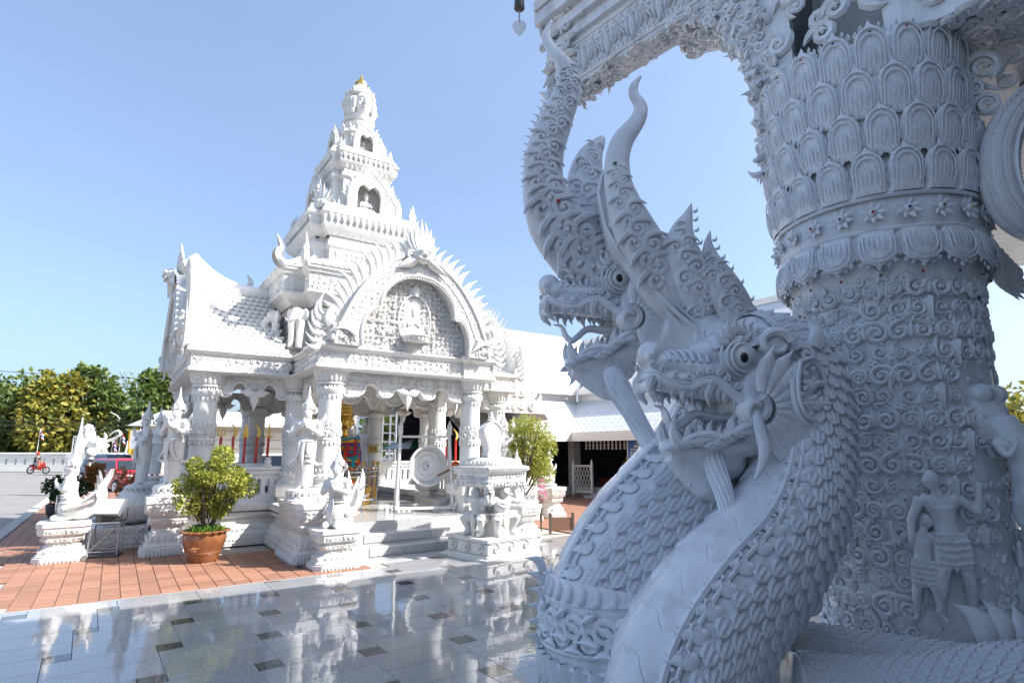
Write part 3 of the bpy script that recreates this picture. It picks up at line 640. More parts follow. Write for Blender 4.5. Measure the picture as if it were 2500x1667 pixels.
# --- crossing block with cove cornice
cb = obj('crossing_block', tier([(3.3, 0), (3.62, 0), (3.66, .05), (3.74, .05), (3.78, 0), (4.60, 0), (4.64, .06), (4.70, .06), (4.705, -.01), (4.76, -.01), (4.765, .06), (4.82, .10), (4.94, .22), (4.98, .30), (5.03, .30), (5.035, .26), (5.40, .28), (5.42, .33), (5.46, .33), (5.50, .38), (5.53, .38)], 1.64, .42), WH, shr)
def sides(w_, h, r, y, z, seed, faces=(0, 1, 2, 3), **k): return J([scrollfield(w_, h, r, seed + f, **k).mv(0, y, z).rz(-90 * f) for f in faces])
fs = (0, 1)
obj('cornice_relief', J(sides(2.9, .34, .06, -1.905, 5.045, 60, fs), sides(2.6, .13, .045, -1.72, 4.84, 65, fs),
    J([J(scrollfield(.4, .34, .06, 70).mv(-1.70, -1.485, 5.045), scrollfield(.4, .34, .06, 71).rz(-90).mv(-1.485, -1.7, 5.045), scrollfield(.4, .34, .06, 72).mv(1.70, -1.485, 5.045))]),
    J([petalrow(2.5, .1, .12, .03).rx(30).mv(0, -1.70, 4.80).rz(-90 * f) for f in fs]), J([scrollfield(2.4, .75, .065, 77).mv(0, -1.645, 3.8).rz(-90 * f) for f in fs]), scrollfield(.4, .8, .06, 78).mv(-1.43, -1.23, 3.75), scrollfield(.4, .8, .06, 79).rz(-90).mv(-1.22, -1.43, 3.75)), WH, cb, kind='stuff')
obj('mirror_chip_band', J([J(line and [box(px_ - .02, px_ + .02, -1.652, -1.632, 4.712, 4.752).rz(-90 * f) for px_ in np.arange(-1.2, 1.21, .07)]) for f in fs]), M['goldpaint'], cb, 0)
# elephants bracketing the inner corner
el = J(ell((0, 0, .52), (.2, .24, .24), 12, 9), ell((-.25, .05, .50), (.14, .04, .22), 10, 6), ell((.25, .05, .50), (.14, .04, .22), 10, 6), limb([(0, -.18, .45), (0, -.3, .2), (0, -.26, -.1), (0, -.22, -.42), (0, -.34, -.6)], [.13, .10, .075, .06, .05]), ell((-.1, -.16, .62), .05, 6, 5), ell((.1, -.16, .62), .05, 6, 5),
       limb([(-.1, -.16, .34), (-.13, -.36, .26), (-.12, -.46, .36)], [.035, .028, .01]), limb([(.1, -.16, .34), (.13, -.36, .26), (.12, -.46, .36)], [.035, .028, .01]), limb([(-.13, .05, .3), (-.14, -.02, -.6)], [.13, .10]), limb([(.13, .05, .3), (.14, -.02, -.6)], [.13, .10]))
ELM = rm('elephant_bracket', el, .025, WH, 2)
for x, y, a in ((-1.62, -1.60, -45), (-1.95, -1.0, -90), (1.62, -1.6, 45)): link('elephant_bracket', ELM, cb, loc=(x, y, 4.18), rot=(0, 0, R(a)), scale=(.66,) * 3)
# --- skirt roof with upswept horns
sk = obj('skirt_roof', tier([(5.53, .36), (5.56, .40), (5.62, .24), (5.72, .02), (5.88, -.22)], 1.64, .42), WH, shr)
sg = []
for f in range(4):
    for k, (z, o_) in enumerate(((5.58, .35), (5.64, .22), (5.71, .08), (5.79, -.06))):
        n = 20 - k; 
        for i in range(n): sg.append(tileG.sc(1.0).rx(-58).mv(-(1.22 + o_) + (2.44 + 2 * o_) * (i + .5) / n, -(1.66 + o_), z).rz(-90 * f))
obj('skirt_tiles', J(sg), SM, sk, kind='stuff')
horn = tube(spl([(0, 0, 0), (0, -.1, .05), (0, -.17, .2), (0, -.08, .36), (0, -.13, .5), (0, -.20, .62)], 22), np.array([.09] * 5 + list(np.linspace(.095, .008, 17))), 8, 1.3); horn = J(horn, J([flame(.14, .05, .03, .2, 6, 5).rx(60 + 8 * i).mv(0, .06 - .03 * i, .10 + .08 * i) for i in range(4)]))
HM = mesh('horn_finial', horn, WH)
for f in range(4):
    for (hx, hy, a) in ((-1.60, -1.98, -25), (1.60, -1.98, 25), (-1.98, -1.60, -65)):
        p = Vector((hx, hy, 5.55)); p.rotate(Matrix.Rotation(-PI / 2 * f, 3, 'Z')); link('horn_finial', HM, sk, loc=p, rot=(0, 0, R(a - 90 * f)))
    obj('hip_ridge', J([tube([(s * 1.62, -1.97, 5.58), (s * 1.5, -1.8, 5.66), (s * 1.32, -1.52, 5.86)], [.07, .055, .05], 8) for s in (-1, 1)]).rz(-90 * f), SM, sk)
# --- tower tiers
def tower(zs, h, c, name):
    return obj(name, tier(zs, h, c), WH, shr)
tower([(5.72, .08), (5.80, .08), (5.86, 0), (6.30, 0), (6.34, .05), (6.44, .06), (6.46, .02), (6.56, .02)], 1.18, .28, 'lower_storey')
obj('storey_relief', J([scrollfield(1.6, .34, .06, 81).mv(0, -1.185, 5.90).rz(-90 * f) for f in range(4)]), WH, shr, kind='stuff')
t1 = tower([(6.56, .03), (6.60, .10), (6.68, .20), (6.76, .25), (6.80, .27), (6.84, .25), (7.02, .28), (7.06, .33), (7.10, .33), (7.14, .28), (7.30, .24)], 1.12, .26, 'lotus_cornice')
obj('petal_band', J([petalrow(1.9, .16, .17, .05).rx(38).mv(0, -1.19, 6.60).rz(-90 * f) for f in range(4)] + [petalrow(2.1, .15, .20, .06, .2, True).mv(0, -1.395, 7.04).rz(-90 * f) for f in range(4)] + [scrollfield(2.0, .13, .045, 84).mv(0, -1.38, 7.14).rz(-90 * f) for f in range(4)] + [J([box(px_ - .015, px_ + .015, -1.166, -1.14, 6.53, 6.56).rz(-90 * f) for px_ in np.arange(-.9, .91, .06)]) for f in range(4)]), WH, t1, kind='stuff')
obj('chip_groove', J([box(-.98, .98, -1.155, -1.1, 6.535, 6.562).rz(-90 * f) for f in range(4)]), M['dark'], t1, 0)
tower([(7.28, .06), (7.4, .04), (7.45, 0), (8.30, 0), (8.36, .06), (8.44, .06), (8.46, .0), (8.56, .0)], .74, .2, 'middle_storey')
t2 = tower([(8.54, .02), (8.60, .10), (8.70, .18), (8.74, .20), (8.78, .18), (8.92, .20), (8.95, .24), (9.0, .24), (9.02, .2), (9.12, .17)], .66, .17, 'lotus_cornice')
obj('petal_band', J([petalrow(1.15, .12, .15, .04).rx(35).mv(0, -.72, 8.58).rz(-90 * f) for f in range(4)] + [petalrow(1.3, .12, .15, .05, .2, True).mv(0, -.855, 8.92).rz(-90 * f) for f in range(4)] + [scrollfield(1.2, .09, .04, 88).mv(0, -.84, 9.02).rz(-90 * f) for f in range(4)]), WH, t2, kind='stuff')
tower([(9.1, .05), (9.2, .0), (9.75, 0), (9.8, .05), (9.86, .05), (9.9, -.08)], .44, .12, 'upper_storey')
# niches with seated images
def niche(par, w_, h, d, z, r0):
    hw = w_ / 2; arch = [(-.30 * w_, .10 * h), (.30 * w_, .10 * h), (.31 * w_, .45 * h), (.26 * w_, .60 * h), (.14 * w_, .68 * h), (.03 * w_, .62 * h), (0, .58 * h), (-.03 * w_, .62 * h), (-.14 * w_, .68 * h), (-.26 * w_, .60 * h), (-.31 * w_, .45 * h)]
    oc = spl([(hw, 0), (hw, .4 * h), (.42 * w_, .66 * h), (.2 * w_, .85 * h), (0, h)], 16); oc = [(p[0], p[1]) for p in oc]; oc = oc + [(-x_, z_) for x_, z_ in oc[-2::-1]]
    fr = prism_holes(oc, [arch], .10).mv(0, -r0 - d, 0)
    roofp = [(x_ * .88, -r0 - d + .02, z_ * .93) for x_, z_ in oc]; back = [(x_ * .88, -r0 + .1, z_ * .93 - .03) for x_, z_ in oc]
    hull = G(np.array(roofp + back), [(i, i + 1, len(oc) + i + 1, len(oc) + i) for i in range(len(oc) - 1)])
    ed = J(tube([(x_, -r0 - d - .04, z_) for x_, z_ in oc], .03, 5), tube([(x_, -r0 - d - .05, z_) for x_, z_ in arch + arch[:1]], .018, 5), beads([(x_ * .9, -r0 - d - .05, z_ * .93) for x_, z_ in oc], .025, 5))
    fl = J([flame(.16 * h, .05 * h, .04, .15, 6, 5, .2).ry(s * (55 - 45 * u)).mv(s * oc[int(u * 15)][0], -r0 - d, oc[int(u * 15)][1] - .01) for s in (-1, 1) for u in np.linspace(.25, .92, 5)] + [flame(.3 * h, .1 * h, .06, 0, 6, 5, 0).mv(0, -r0 - d, h * .97)])
    return J(fr, ed, fl), hull
for (z, w_, h, d, r0, par) in ((7.28, 1.02, 1.22, .30, .74, 'a'), (9.12, .62, .80, .20, .44, 'b')):
    for f in range(4):
        a, b = niche(None, w_, h, d, z, r0); o = obj('niche', J(a, b), WH, shr, loc=(0, 0, z), rot=(0, 0, -PI / 2 * f))
        link('seated_image', FIG, o, loc=(0, -r0 - d + .16, .10 * h), scale=(.55 * w_, .5 * w_, .50 * h))
# corner antefixes
for (z, h, e) in ((7.28, .55, 1.18), (9.1, .34, .68), (7.28, .42, .95)):
    an = J([flame(h * s, .2 * h, .06, 0, 7, 5, 0).ry(a) for s, a in ((1.0, 0), (.8, 24), (.8, -24), (.6, 48), (.6, -48))]); am = mesh('corner_antefix', J(an, ell((0, -.03, .05 * h), (.2 * h, .06, .2 * h), 8, 6)), WH)
    for f in range(4):
        for s in ((-1, 1) if e > .7 else (-1,)):
            p = Vector((s * e * (.72 if e == .95 else .95), -e * 1.0, z)); p.rotate(Matrix.Rotation(-PI / 2 * f, 3, 'Z')); link('corner_antefix', am, shr, loc=p, rot=(0, 0, -PI / 2 * f + (R(45 * s) if e != .95 else 0)))
# --- the four-faced head
obj('lotus_neck', J(lathe([(.48, 9.86), (.50, 9.92), (.40, 9.98), (.36, 10.10), (.40, 10.16), (.40, 10.2), (.34, 10.22), (.34, 10.26), (.40, 10.28), (.42, 10.33), (.33, 10.38), (.30, 10.5)], 24), J([petal(.13, .18, .04, 5, 4).rx(20).mv(0, -.47, 9.93).rz(22.5 * i) for i in range(16)])), WH, shr)
hd = [ell((0, 0, 10.82), (.36, .36, .36), 16, 12)]
for f in range(4):
    fc = [ell((0, -.22, 10.80), (.24, .22, .40), 16, 12), ell((0, -.45, 10.76), (.035, .05, .09), 8, 6), ell((0, -.475, 10.70), (.05, .04, .035), 8, 6), limb([(-.17, -.38, 10.86), (-.09, -.435, 10.90), (-.01, -.44, 10.85)], [.012, .022, .016], 6), limb([(.17, -.38, 10.86), (.09, -.435, 10.90), (.01, -.44, 10.85)], [.012, .022, .016], 6),
          ell((-.095, -.405, 10.82), (.05, .035, .022), 8, 6), ell((.095, -.405, 10.82), (.05, .035, .022), 8, 6), ell((0, -.43, 10.625), (.075, .035, .018), 8, 6), ell((0, -.425, 10.595), (.055, .03, .018), 8, 6), ell((0, -.39, 10.53), (.06, .05, .04), 8, 6), ell((-.12, -.36, 10.68), (.06, .05, .07), 8, 6), ell((.12, -.36, 10.68), (.06, .05, .07), 8, 6)]
    er = J(limb([(.27, -.25, 10.92), (.32, -.26, 10.80), (.29, -.25, 10.55)], [.03, .05, .035], 6), ell((.30, -.27, 10.48), (.04, .04, .07), 6, 5))
    hd.append(J(fc + [er, er.mirx()]).rz(-90 * f))
br = obj('four_faced_head', rm('four_faced_head', J(hd), .016, WH, 1), None, shr)
cr = [lathe([(.36, 11.00), (.40, 11.06), (.38, 11.11), (.34, 11.15), (.31, 11.22), (.26, 11.29), (.21, 11.34), (.17, 11.40), (.14, 11.45)], 20)]
cr += [flame(.20, .12, .05, 0, 6, 5, 0).mv(0, -.385, 11.02).rz(45 * i) for i in range(8)] + [flame(.15, .08, .04, 0, 6, 5, 0).mv(0, -.28, 11.2).rz(30 * i) for i in range(12)] + [beads([(0, -.40, 11.06)], .022).rz(15 * i) for i in range(24)]
obj('crown', J(cr), WH, br)
obj('gold_tip', J(lathe([(.12, 11.40), (.165, 11.45), (.165, 11.52), (.11, 11.58), (.05, 11.68), (.012, 11.80)], 14), J([petal(.1, .12, .02, 5, 3).mv(0, -.15, 11.42).rz(45 * i) for i in range(8)])), M['gold'], br)
# ================================================================ statues, pedestals
# ---- a figure from joints (shared by every statue)
def fig(Jt, s=1.0, head=.105, bulk=1.0):
    q = {k: np.array(v, float) for k, v in Jt.items()}; b = bulk; g = []
    g.append(limb([q['pelvis'], (q['pelvis'] + q['chest']) / 2, q['chest']], [.15 * b, .125 * b, .15 * b], 10)); g.append(ell(tuple(q['chest']), (.175 * b, .11 * b, .13 * b), 12, 8)); g.append(ell(tuple(q['pelvis']), (.16 * b, .12 * b, .12 * b), 12, 8))
    g.append(limb([q['chest'], q['neck'], q['head']], [.09, .055, .06], 8)); g.append(ell(tuple(q['head']), (head * .82, head * .92, head * 1.12), 14, 10)); f = q.get('face', np.array((0, -1, 0))); f = f / np.linalg.norm(f)
    side = np.cross(f, (0, 0, 1)); side /= np.linalg.norm(side) + 1e-9; hh = q['head']
    g.append(ell(tuple(hh + f * head * .93 + np.array((0, 0, -.1 * head))), (.014, .018, .026), 6, 5))
    for sg in (-1, 1): g.append(ell(tuple(hh + f * head * .80 + side * sg * .035 + np.array((0, 0, .08 * head))), (.02, .014, .011), 6, 5)); g.append(ell(tuple(hh + side * sg * head * .82), (.016, .02, .034), 6, 5))
    g.append(ell(tuple(hh + f * head * .80 + np.array((0, 0, -.48 * head))), (.026, .014, .010), 6, 5))
    for sd in 'lr':
        g.append(limb([q['chest'] + (q['sh' + sd] - q['chest']) * .5, q['sh' + sd]], [.085 * b, .072 * b], 8)); g.append(limb([q['sh' + sd], q['el' + sd]], [.062 * b, .048 * b], 8)); g.append(limb([q['el' + sd], q['ha' + sd]], [.048 * b, .033 * b], 8)); g.append(ell(tuple(q['ha' + sd]), (.038, .028, .055), 8, 6))
        if 'kn' + sd in q:
            g.append(limb([q['pelvis'] + (q['kn' + sd] - q['pelvis']) * .12, (q['pelvis'] + q['kn' + sd]) / 2 + (q['kn' + sd] - q['pelvis']) * -.1, q['kn' + sd]], [.11 * b, .10 * b, .068 * b], 8)); g.append(limb([q['kn' + sd], q['kn' + sd] * .65 + q['an' + sd] * .35, q['an' + sd]], [.066 * b, .066 * b, .042 * b], 8)); g.append(limb([q['an' + sd], q['to' + sd]], [.045, .03], 8))
    return J(g).sc(s)
def crown_g(z0, r=.10, h=.42):
    k = h / .42
    return J(lathe([(r * 1.08, z0), (r * 1.15, z0 + .02 * k), (r * 1.02, z0 + .05 * k), (r * .95, z0 + .09 * k), (r * 1.0, z0 + .105 * k), (r * .72, z0 + .13 * k), (r * .74, z0 + .15 * k), (r * .5, z0 + .18 * k), (r * .5, z0 + .2 * k), (r * .32, z0 + .23 * k), (r * .22, z0 + .32 * k), (r * .04, z0 + .42 * k)], 14),
             J([leaf(.09, .055, .2, 0, 4, 2).mv(0, -r * 1.05, z0).rz(45 * i) for i in range(8)]), J([flame(.12, .05, .02, .2 * s, 6, 5, .2 * s).ry(25 * s).mv(s * r * 1.0, .02, z0 - .06) for s in (-1, 1)]))
# ---- standing praying deity, 1.6 m to the crown tip
dv = dict(pelvis=(0, 0, .72), chest=(0, -.01, .98), neck=(0, -.01, 1.10), head=(0, -.02, 1.20), face=(0, -1, 0), shl=(-.185, 0, 1.04), ell=(-.25, -.05, .84), hal=(-.03, -.20, .99), shr=(.185, 0, 1.04), elr=(.25, -.05, .84), har=(.03, -.20, .99))
dg_ = fig(dv, 1, .092, .95); hands = J([ell((s * .014, -.21, 1.04), (.014, .022, .075), 8, 8) for s in (-1, 1)] + [tube([(s * .012 + .006 * k, -.215 - .006 * k, 1.03), (s * .01 + .004 * k, -.22, 1.12 - .006 * k * k)], [.008, .005], 5) for s in (-1, 1) for k in range(-1, 3)])
skirt = tube(spl([(0, 0, .80), (0, 0, .70), (0, .01, .52), (0, .01, .34), (0, .01, .18), (0, .01, .06)], 18), np.interp(np.linspace(0, 1, 18), [0, .15, .4, .7, 1], [.14, .175, .16, .14, .135]), 16, .80, (0, 1, 0))
DEVA = rm('deity_body', J(dg_, hands, skirt, J([ell((s * .055, -.07, .03), (.04, .10, .03), 8, 6) for s in (-1, 1)]), ell((-.07, -.05, 1.0), (.05, .04, .045), 8, 6), ell((.07, -.05, 1.0), (.05, .04, .045), 8, 6)), .0125, M['white'], 1)
folds = J([tube([(.12 * math.sin(a) , -.10 * math.cos(a) - .005, z + .02 * math.cos(2 * a)) for a in np.linspace(-1.7, 1.7, 11)], .009, 5) for z in (.72, .69, .63, .57, .50, .43)] + [flame(.42, .07, .03, .05, 10, 6, 0).ry(180).mv(.0, -.125, .74), flame(.34, .05, .03, .1, 8, 5, .2).ry(172).mv(.06, -.12, .74), flame(.34, .05, .03, -.1, 8, 5, -.2).ry(188).mv(-.06, -.12, .74), tube([(.13 * math.sin(a), -.11 * math.cos(a), .755) for a in np.linspace(0, 2 * PI, 24)], .016, 5)] +
          [tube([(.11 * math.sin(a), -.095 * math.cos(a) - .012, 1.05 - .05 * math.cos(a)) for a in np.linspace(-1.9, 1.9, 15)], .014, 5)] + [flame(.16, .07, .03, .1 * s, 6, 5, .2 * s).ry(38 * s).mv(s * .16, 0, 1.05) for s in (-1, 1)] + [flame(.18, .06, .03, .2 * s, 6, 5, .3 * s).ry(110 * s).mv(s * .10, .0, .45) for s in (-1, 1)] + [tube([(s * (.225 + .038 * math.cos(t)), -.02 + .038 * math.sin(t), .90 + .02 * math.cos(t)) for t in np.linspace(0, 2 * PI, 12)], .008, 4) for s in (-1, 1)])
DFO = mesh('drapery', folds.sc(1.22, 1.24, 1), M['white']); DCR = mesh('crown', crown_g(1.25, .088, .38), M['white'])
LOT = mesh('lotus_base', J(lathe([(.28, 0), (.28, .04), (.22, .07), (.21, .10), (.25, .14), (.24, .18), (.18, .2)], 20), J([petal(.085, .10, .025, 5, 3).rx(20).mv(0, -.215, .08).rz(360 / 16 * i) for i in range(16)]), J([petal(.085, .08, .03, 5, 3).m(Matrix.Scale(-1, 4, (0, 0, 1))).flip().mv(0, -.225, .09).rz(360 / 16 * i + 11) for i in range(16)])), M['white'])
def deva(label, loc, rz, s=1.0):
    o = thing('deity_statue', label, 'statue', loc, rz, 'praying deity statues round the shrine', s); link('lotus_base', LOT, o); b = link('figure', DEVA, o, loc=(0, 0, .17), scale=(.96, .96, 1)); link('drapery', DFO, b); link('crown', DCR, b); return o
# ---- stepped carved pedestal
def pedestal(label, loc, rz, wx, wy, h, name='pedestal', n=4, group='carved statue pedestals'):
    o = thing(name, label, 'pedestal', loc, rz, group)
    pr = [(0, 0), (.13, 0), (.135, -.04), (.17, -.03), (.19, -.06), (.36, -.13), (.38, -.17), (.47, -.19), (.50, -.14), (.60, -.08), (.62, -.11), (.66, -.11), (.68, -.05), (.72, -.02), (.88, -.01), (.90, .02), (1.0, .02), (1.005, -.03)]
    def plan(off): 
        a, b, c = wx / 2 + off, wy / 2 + off, min(wx, wy) * .14
        return [(-a + c, -b), (a - c, -b), (a, -b + c), (a, b - c), (a - c, b), (-a + c, b), (-a, b - c), (-a, -b + c)] if n == 8 else rect(-a, a, -b, b)
    obj('block', loft([(z * h, plan(of * min(1, wx))) for z, of in pr]), M['white'], o, 30); f = min(1, wx)
    k = min(1, wx); rel = []
    for (w_, dd, a) in ((wx, wy, 0), (wy, wx, 90), (wx, wy, 180), (wy, wx, -90)):
        ww = w_ * (.72 if n == 8 else .95)
        rel.append(J(J([leaf(.12 * h, .05, .3, .0, 5, 2).mv(-ww / 2 + ww * (i + .5) / int(ww / .05), -dd / 2, .005) for i in range(int(ww / .05))]), scrollfield(ww * .96, .15 * h, .034, int(ww * 50) + a, .38).mv(0, -dd / 2 + .01 * f, .72 * h), scrollfield(ww * .86, .085 * h, .028, int(ww * 50) + a + 9, .38).mv(0, -dd / 2 + .10 * f, .51 * h), petalrow(ww * .86, .08, .13 * h, .03).mv(0, -dd / 2 + .10 * f, .22 * h)).rz(a))
    obj('carved_relief', J(rel), M['white'], o, kind='stuff'); return o
pedestal('broad stepped pedestal left of the shrine stairs behind the kneeling winged figure', (*TW(-1.82, -4.08), 0), 34.5, .62, 1.15, .88)
deva('white deity with joined hands on the broad pedestal left of the shrine stairs', (*TW(-1.92, -4.12), .87), 5, 1.04)
pedestal('square stepped pedestal just behind the potted bush', (-5.82, 10.0, 0), 34.5, .66, .66, .92)
deva('white sunlit deity with joined hands beside the potted bush', (-5.86, 10.05, .91), -12, 1.04)
pedestal('shaded pedestal of the rearmost left deity at the shrine corner', (*TW(-4.0, .15), 0), 34.5, .6, .6, .8)
deva('shaded deity standing behind the sunlit deity at the left corner', (*TW(-4.0, .15), .80), -50, 1.06)
for lx, ly, z, rz, s, lab in ((2.75, -2.95, .72, 75, 1.06, 'deity with raised hands in front of the right-hand wing column'), (4.1, -2.0, .75, 80, 1.0, 'deity rising behind the right-hand bush, left of the far roof'), (5.6, .8, .95, 95, 1.0, 'small distant deity against the right hall roof'), (2.2, 4.4, .9, 150, 1.05, 'deity seen between the shrine columns right of the gold image'), (-3.6, 3.6, .85, 200, 1.1, 'deity silhouette seen through the left wing of the shrine')):
    q = TW(lx, ly); deva(lab, (q[0], q[1], z - .01), rz, s); pedestal('plain square plinth under the ' + lab, (q[0], q[1], 0), 34.5, .56, .56, z)
# ---- kneeling winged figures
kn = dict(pelvis=(0, .02, .32), chest=(0, -.02, .62), neck=(0, -.02, .75), head=(0, -.04, .85), face=(0, -1, 0), shl=(-.15, -.01, .68), ell=(-.21, -.05, .50), hal=(-.03, -.19, .58), shr=(.15, -.01, .68), elr=(.21, -.05, .50), har=(.03, -.19, .58))
kg = J(fig(kn, 1, .088, .9), J([ell((s * .013, -.21, .64), (.013, .02, .07), 8, 8) for s in (-1, 1)]), ell((0, .02, .22), (.15, .17, .24), 14, 10), ell((0, .18, .18), (.17, .24, .17), 16, 10), limb([(0, .32, .22), (0, .44, .32), (0, .46, .50), (0, .40, .62), (0, .42, .72)], [.12, .09, .06, .035, .01]), J([ell((s * .09, -.08, .06), (.06, .14, .06), 8, 6) for s in (-1, 1)]))
KIN = rm('kneeling_body', kg, .0125, M['white'], 1)
wing = J([tube(spl([(.17, -.02 + .05 * k, .20 + .015 * k), (.23, .16 + .05 * k, .26 + .02 * k), (.20, .34 + .045 * k, .42 + .06 * k), (.15, .40 + .04 * k, .56 + .07 * k)], 8), [.03, .035, .03, .028, .026, .024, .018, .006], 5) for k in range(5)]); KW = mesh('wing', wing, M['white']); KW2 = mesh('wing', wing.mirx(), M['white'])
KT = mesh('tail_plume', J([leaf(.55 - .05 * abs(k), .16, .15, .15 * k, 8, 4, .25).rx(-18).ry(16 * k).mv(0, .36, .26) for k in range(-3, 4)] + [leaf(.55 - .05 * abs(k), .16, .15, .15 * k, 8, 4, .25).rx(-18).ry(16 * k).mv(0, .38, .26).flip() for k in range(-3, 4)]), M['white']); KC = mesh('crown', crown_g(.90, .082, .32), M['white']); KJ = mesh('chest_jewel', J(ell((0, -.155, .40), (.018, .012, .025), 8, 6)), M['jb'])
KD = mesh('collar_and_sash', J([tube([(.10 * math.sin(a), -.09 * math.cos(a) - .02, .69 - .05 * math.cos(a)) for a in np.linspace(-1.9, 1.9, 15)], .013, 5), flame(.32, .07, .03, 0, 8, 5, 0).ry(180).mv(0, -.16, .42)] + [tube([(.15 * math.sin(a), -.15 * math.cos(a) + .02, z) for a in np.linspace(-1.6, 1.6, 13)], .010, 5) for z in (.42, .38, .30, .22, .15)]), M['white'])
def kinnari(label, loc, rz, s=1.0):
    o = thing('kneeling_figure', label, 'statue', loc, rz, 'kneeling bird-bodied figures', s); b = link('body', KIN, o); link('crown', KC, b); link('collar_and_sash', KD, b); link('chest_jewel', KJ, b); link('wing', KW, o); link('wing', KW2, o); link('tail_plume', KT, o); return o
a2 = TW(-1.66, -5.05); pedestal('small eight-sided pedestal nearest the camera at the left of the stairs', (a2[0], a2[1], 0), 34.5, .66, .56, .55, n=8)
kinnari('kneeling winged figure praying at the left end of the stairs', (a2[0], a2[1] - .02, .55), -8, 1.0)
pedestal('eight-sided pedestal at the far left beside the floodlight', (-7.12, 9.45, 0), 34.5, .66, .74, .58, n=8)
kinnari('kneeling winged figure facing left at the far left beside the floodlight', (-7.14, 9.48, .58), -62, .95)
pedestal('eight-sided pedestal in front of the pink flowers on the right', (.16, 12.0, 0), 34.5, .62, .8, .62, n=8)
kinnari('kneeling winged figure on a fish-like body in front of the right bush', (.10, 12.0, .62), 62, .9)
pedestal('eight-sided pedestal behind the pink flowers', (1.0, 15.3, 0), 34.5, .6, .7, .75, n=8)
kinnari('smallest kneeling winged figure beside the lattice gate', (.98, 15.3, .75), 100, .85)
# makara body behind the right kneeling figure
fx_ = thing('makara_statue', 'white scrolled makara body lying behind the right kneeling figure', 'statue', (-.55, 12.25, 0), 34.5)
mb = obj('body', rm('makara_body', J(limb([(.75, -.05, .70), (.35, 0, .78), (-.1, 0, .72), (-.6, 0, .55), (-1.0, 0, .40)], [.16, .22, .24, .2, .12], 12), box(-1.1, .7, -.28, .28, 0, .52)), .025, M['white'], 2), None, fx_)
obj('scrolls', J([curl(.11, 1.5, .25, 16, 5, 1.2, .8).ry(40 * k).mv(-.75 + .3 * k, -.24, .62 + .06 * math.sin(k)) for k in range(5)] + [flame(.14, .06, .04, .2, 6, 5, .3).mv(-.8 + .17 * k, 0, .80 + .12 * math.sin(k * .5)) for k in range(9)] + [scrollfield(1.7, .35, .06, 5).mv(-.2, -.285, .08)]), M['white'], mb, kind='stuff'); obj('eye', ell((.42, -.2, .80), .03, 8, 6), M['black'], mb)
# ---- caryatid stand with leaf-shaped boundary stone
cy = thing('boundary_stone_stand', 'white leaf-shaped boundary stone on a slab carried by crouching giants right of the stairs', 'stand', (-.36, 9.92, 0), 44)
obj('plinth', loft([(z, rect(-h_, h_, -h_, h_)) for z, h_ in ((0, .60), (.035, .60), (.04, .53), (.07, .53), (.075, .50), (.27, .50), (.275, .53), (.32, .53))]), M['white'], cy, 30)
obj('plinth_relief', J([J([J(curl(.075, 1.2, .22, 12, 5, .2, .8), flower(.05, 6, .4)).mv(-.33 + .33 * i, -.505, .175) for i in range(3)] + [tube([(-.48, -.507, z), (.48, -.507, z)], .012, 4) for z in (.095, .255)]).rz(90 * f) for f in range(4)]), M['white'], cy, kind='stuff')
gi = dict(pelvis=(0, .05, .26), chest=(0, -.02, .50), neck=(0, -.05, .62), head=(0, -.08, .68), face=(0, -1, 0), shl=(-.17, 0, .57), ell=(-.30, -.06, .52), hal=(-.22, -.06, .78), shr=(.17, 0, .57), elr=(.30, -.06, .52), har=(.22, -.06, .78), knl=(-.22, -.16, .30), anl=(-.15, -.06, .05), tol=(-.18, -.18, .03), knr=(.22, -.16, .30), anr=(.15, -.06, .05), tor=(.18, -.18, .03))
GIA = rm('giant', fig(gi, 1, .085, .95), .012, M['white'], 1); GIL = mesh('loincloth', J(flame(.34, .12, .05, 0, 8, 6, 0).ry(180).mv(0, -.13, .33), tube([(.16 * math.sin(a), -.14 * math.cos(a) + .04, .34) for a in np.linspace(0, 2 * PI, 20)], .022, 5), tube([(.12 * math.sin(a), -.11 * math.cos(a) - .02, .56 - .05 * math.cos(a)) for a in np.linspace(-1.9, 1.9, 13)], .014, 5)), M['white'])
for f in range(4):
    p = Vector((0, -.26, .32)); p.rotate(Matrix.Rotation(PI / 2 * f, 3, 'Z')); g = link('giant', GIA, cy, loc=p, rot=(0, 0, PI / 2 * f)); link('loincloth', GIL, g)
obj('core', lathe([(.16, .3), (.14, .6), (.2, 1.1)], 12), M['white'], cy)
sl = obj('slab', loft([(z, rect(-h_, h_, -h_, h_)) for z, h_ in ((1.08, .36), (1.12, .42), (1.20, .42), (1.21, .38), (1.30, .38), (1.36, .46), (1.42, .46), (1.44, .36), (1.50, .35), (1.56, .24), (1.57, .1))]), M['white'], cy, 30)
obj('slab_relief', J([J(scrollfield(.8, .08, .036, 5 + f, .4).mv(0, -.425, 1.12), beads([(x, -.465, 1.39) for x in np.arange(-.44, .45, .045)], .018, 5), scrollfield(.72, .08, .034, 8 + f, .4).mv(0, -.385, 1.21), petalrow(.7, .09, .08, .03).mv(0, -.37, 1.44), J([curl(.06, 1.3, .3).mv(s * .4, -.43, 1.07) for s in (-1, 1)])).rz(90 * f) for f in range(4)]), M['white'], sl, kind='stuff')
so_ = [(.10, 0), (.14, .04), (.12, .10), (.13, .18), (.18, .30), (.22, .40), (.205, .48), (.13, .56), (.06, .60), (.0, .62)]; S_ = spl(so_, 30); out = [(p[0], p[1]) for p in S_]; out = out + [(-x, z) for x, z in out[-2::-1]]
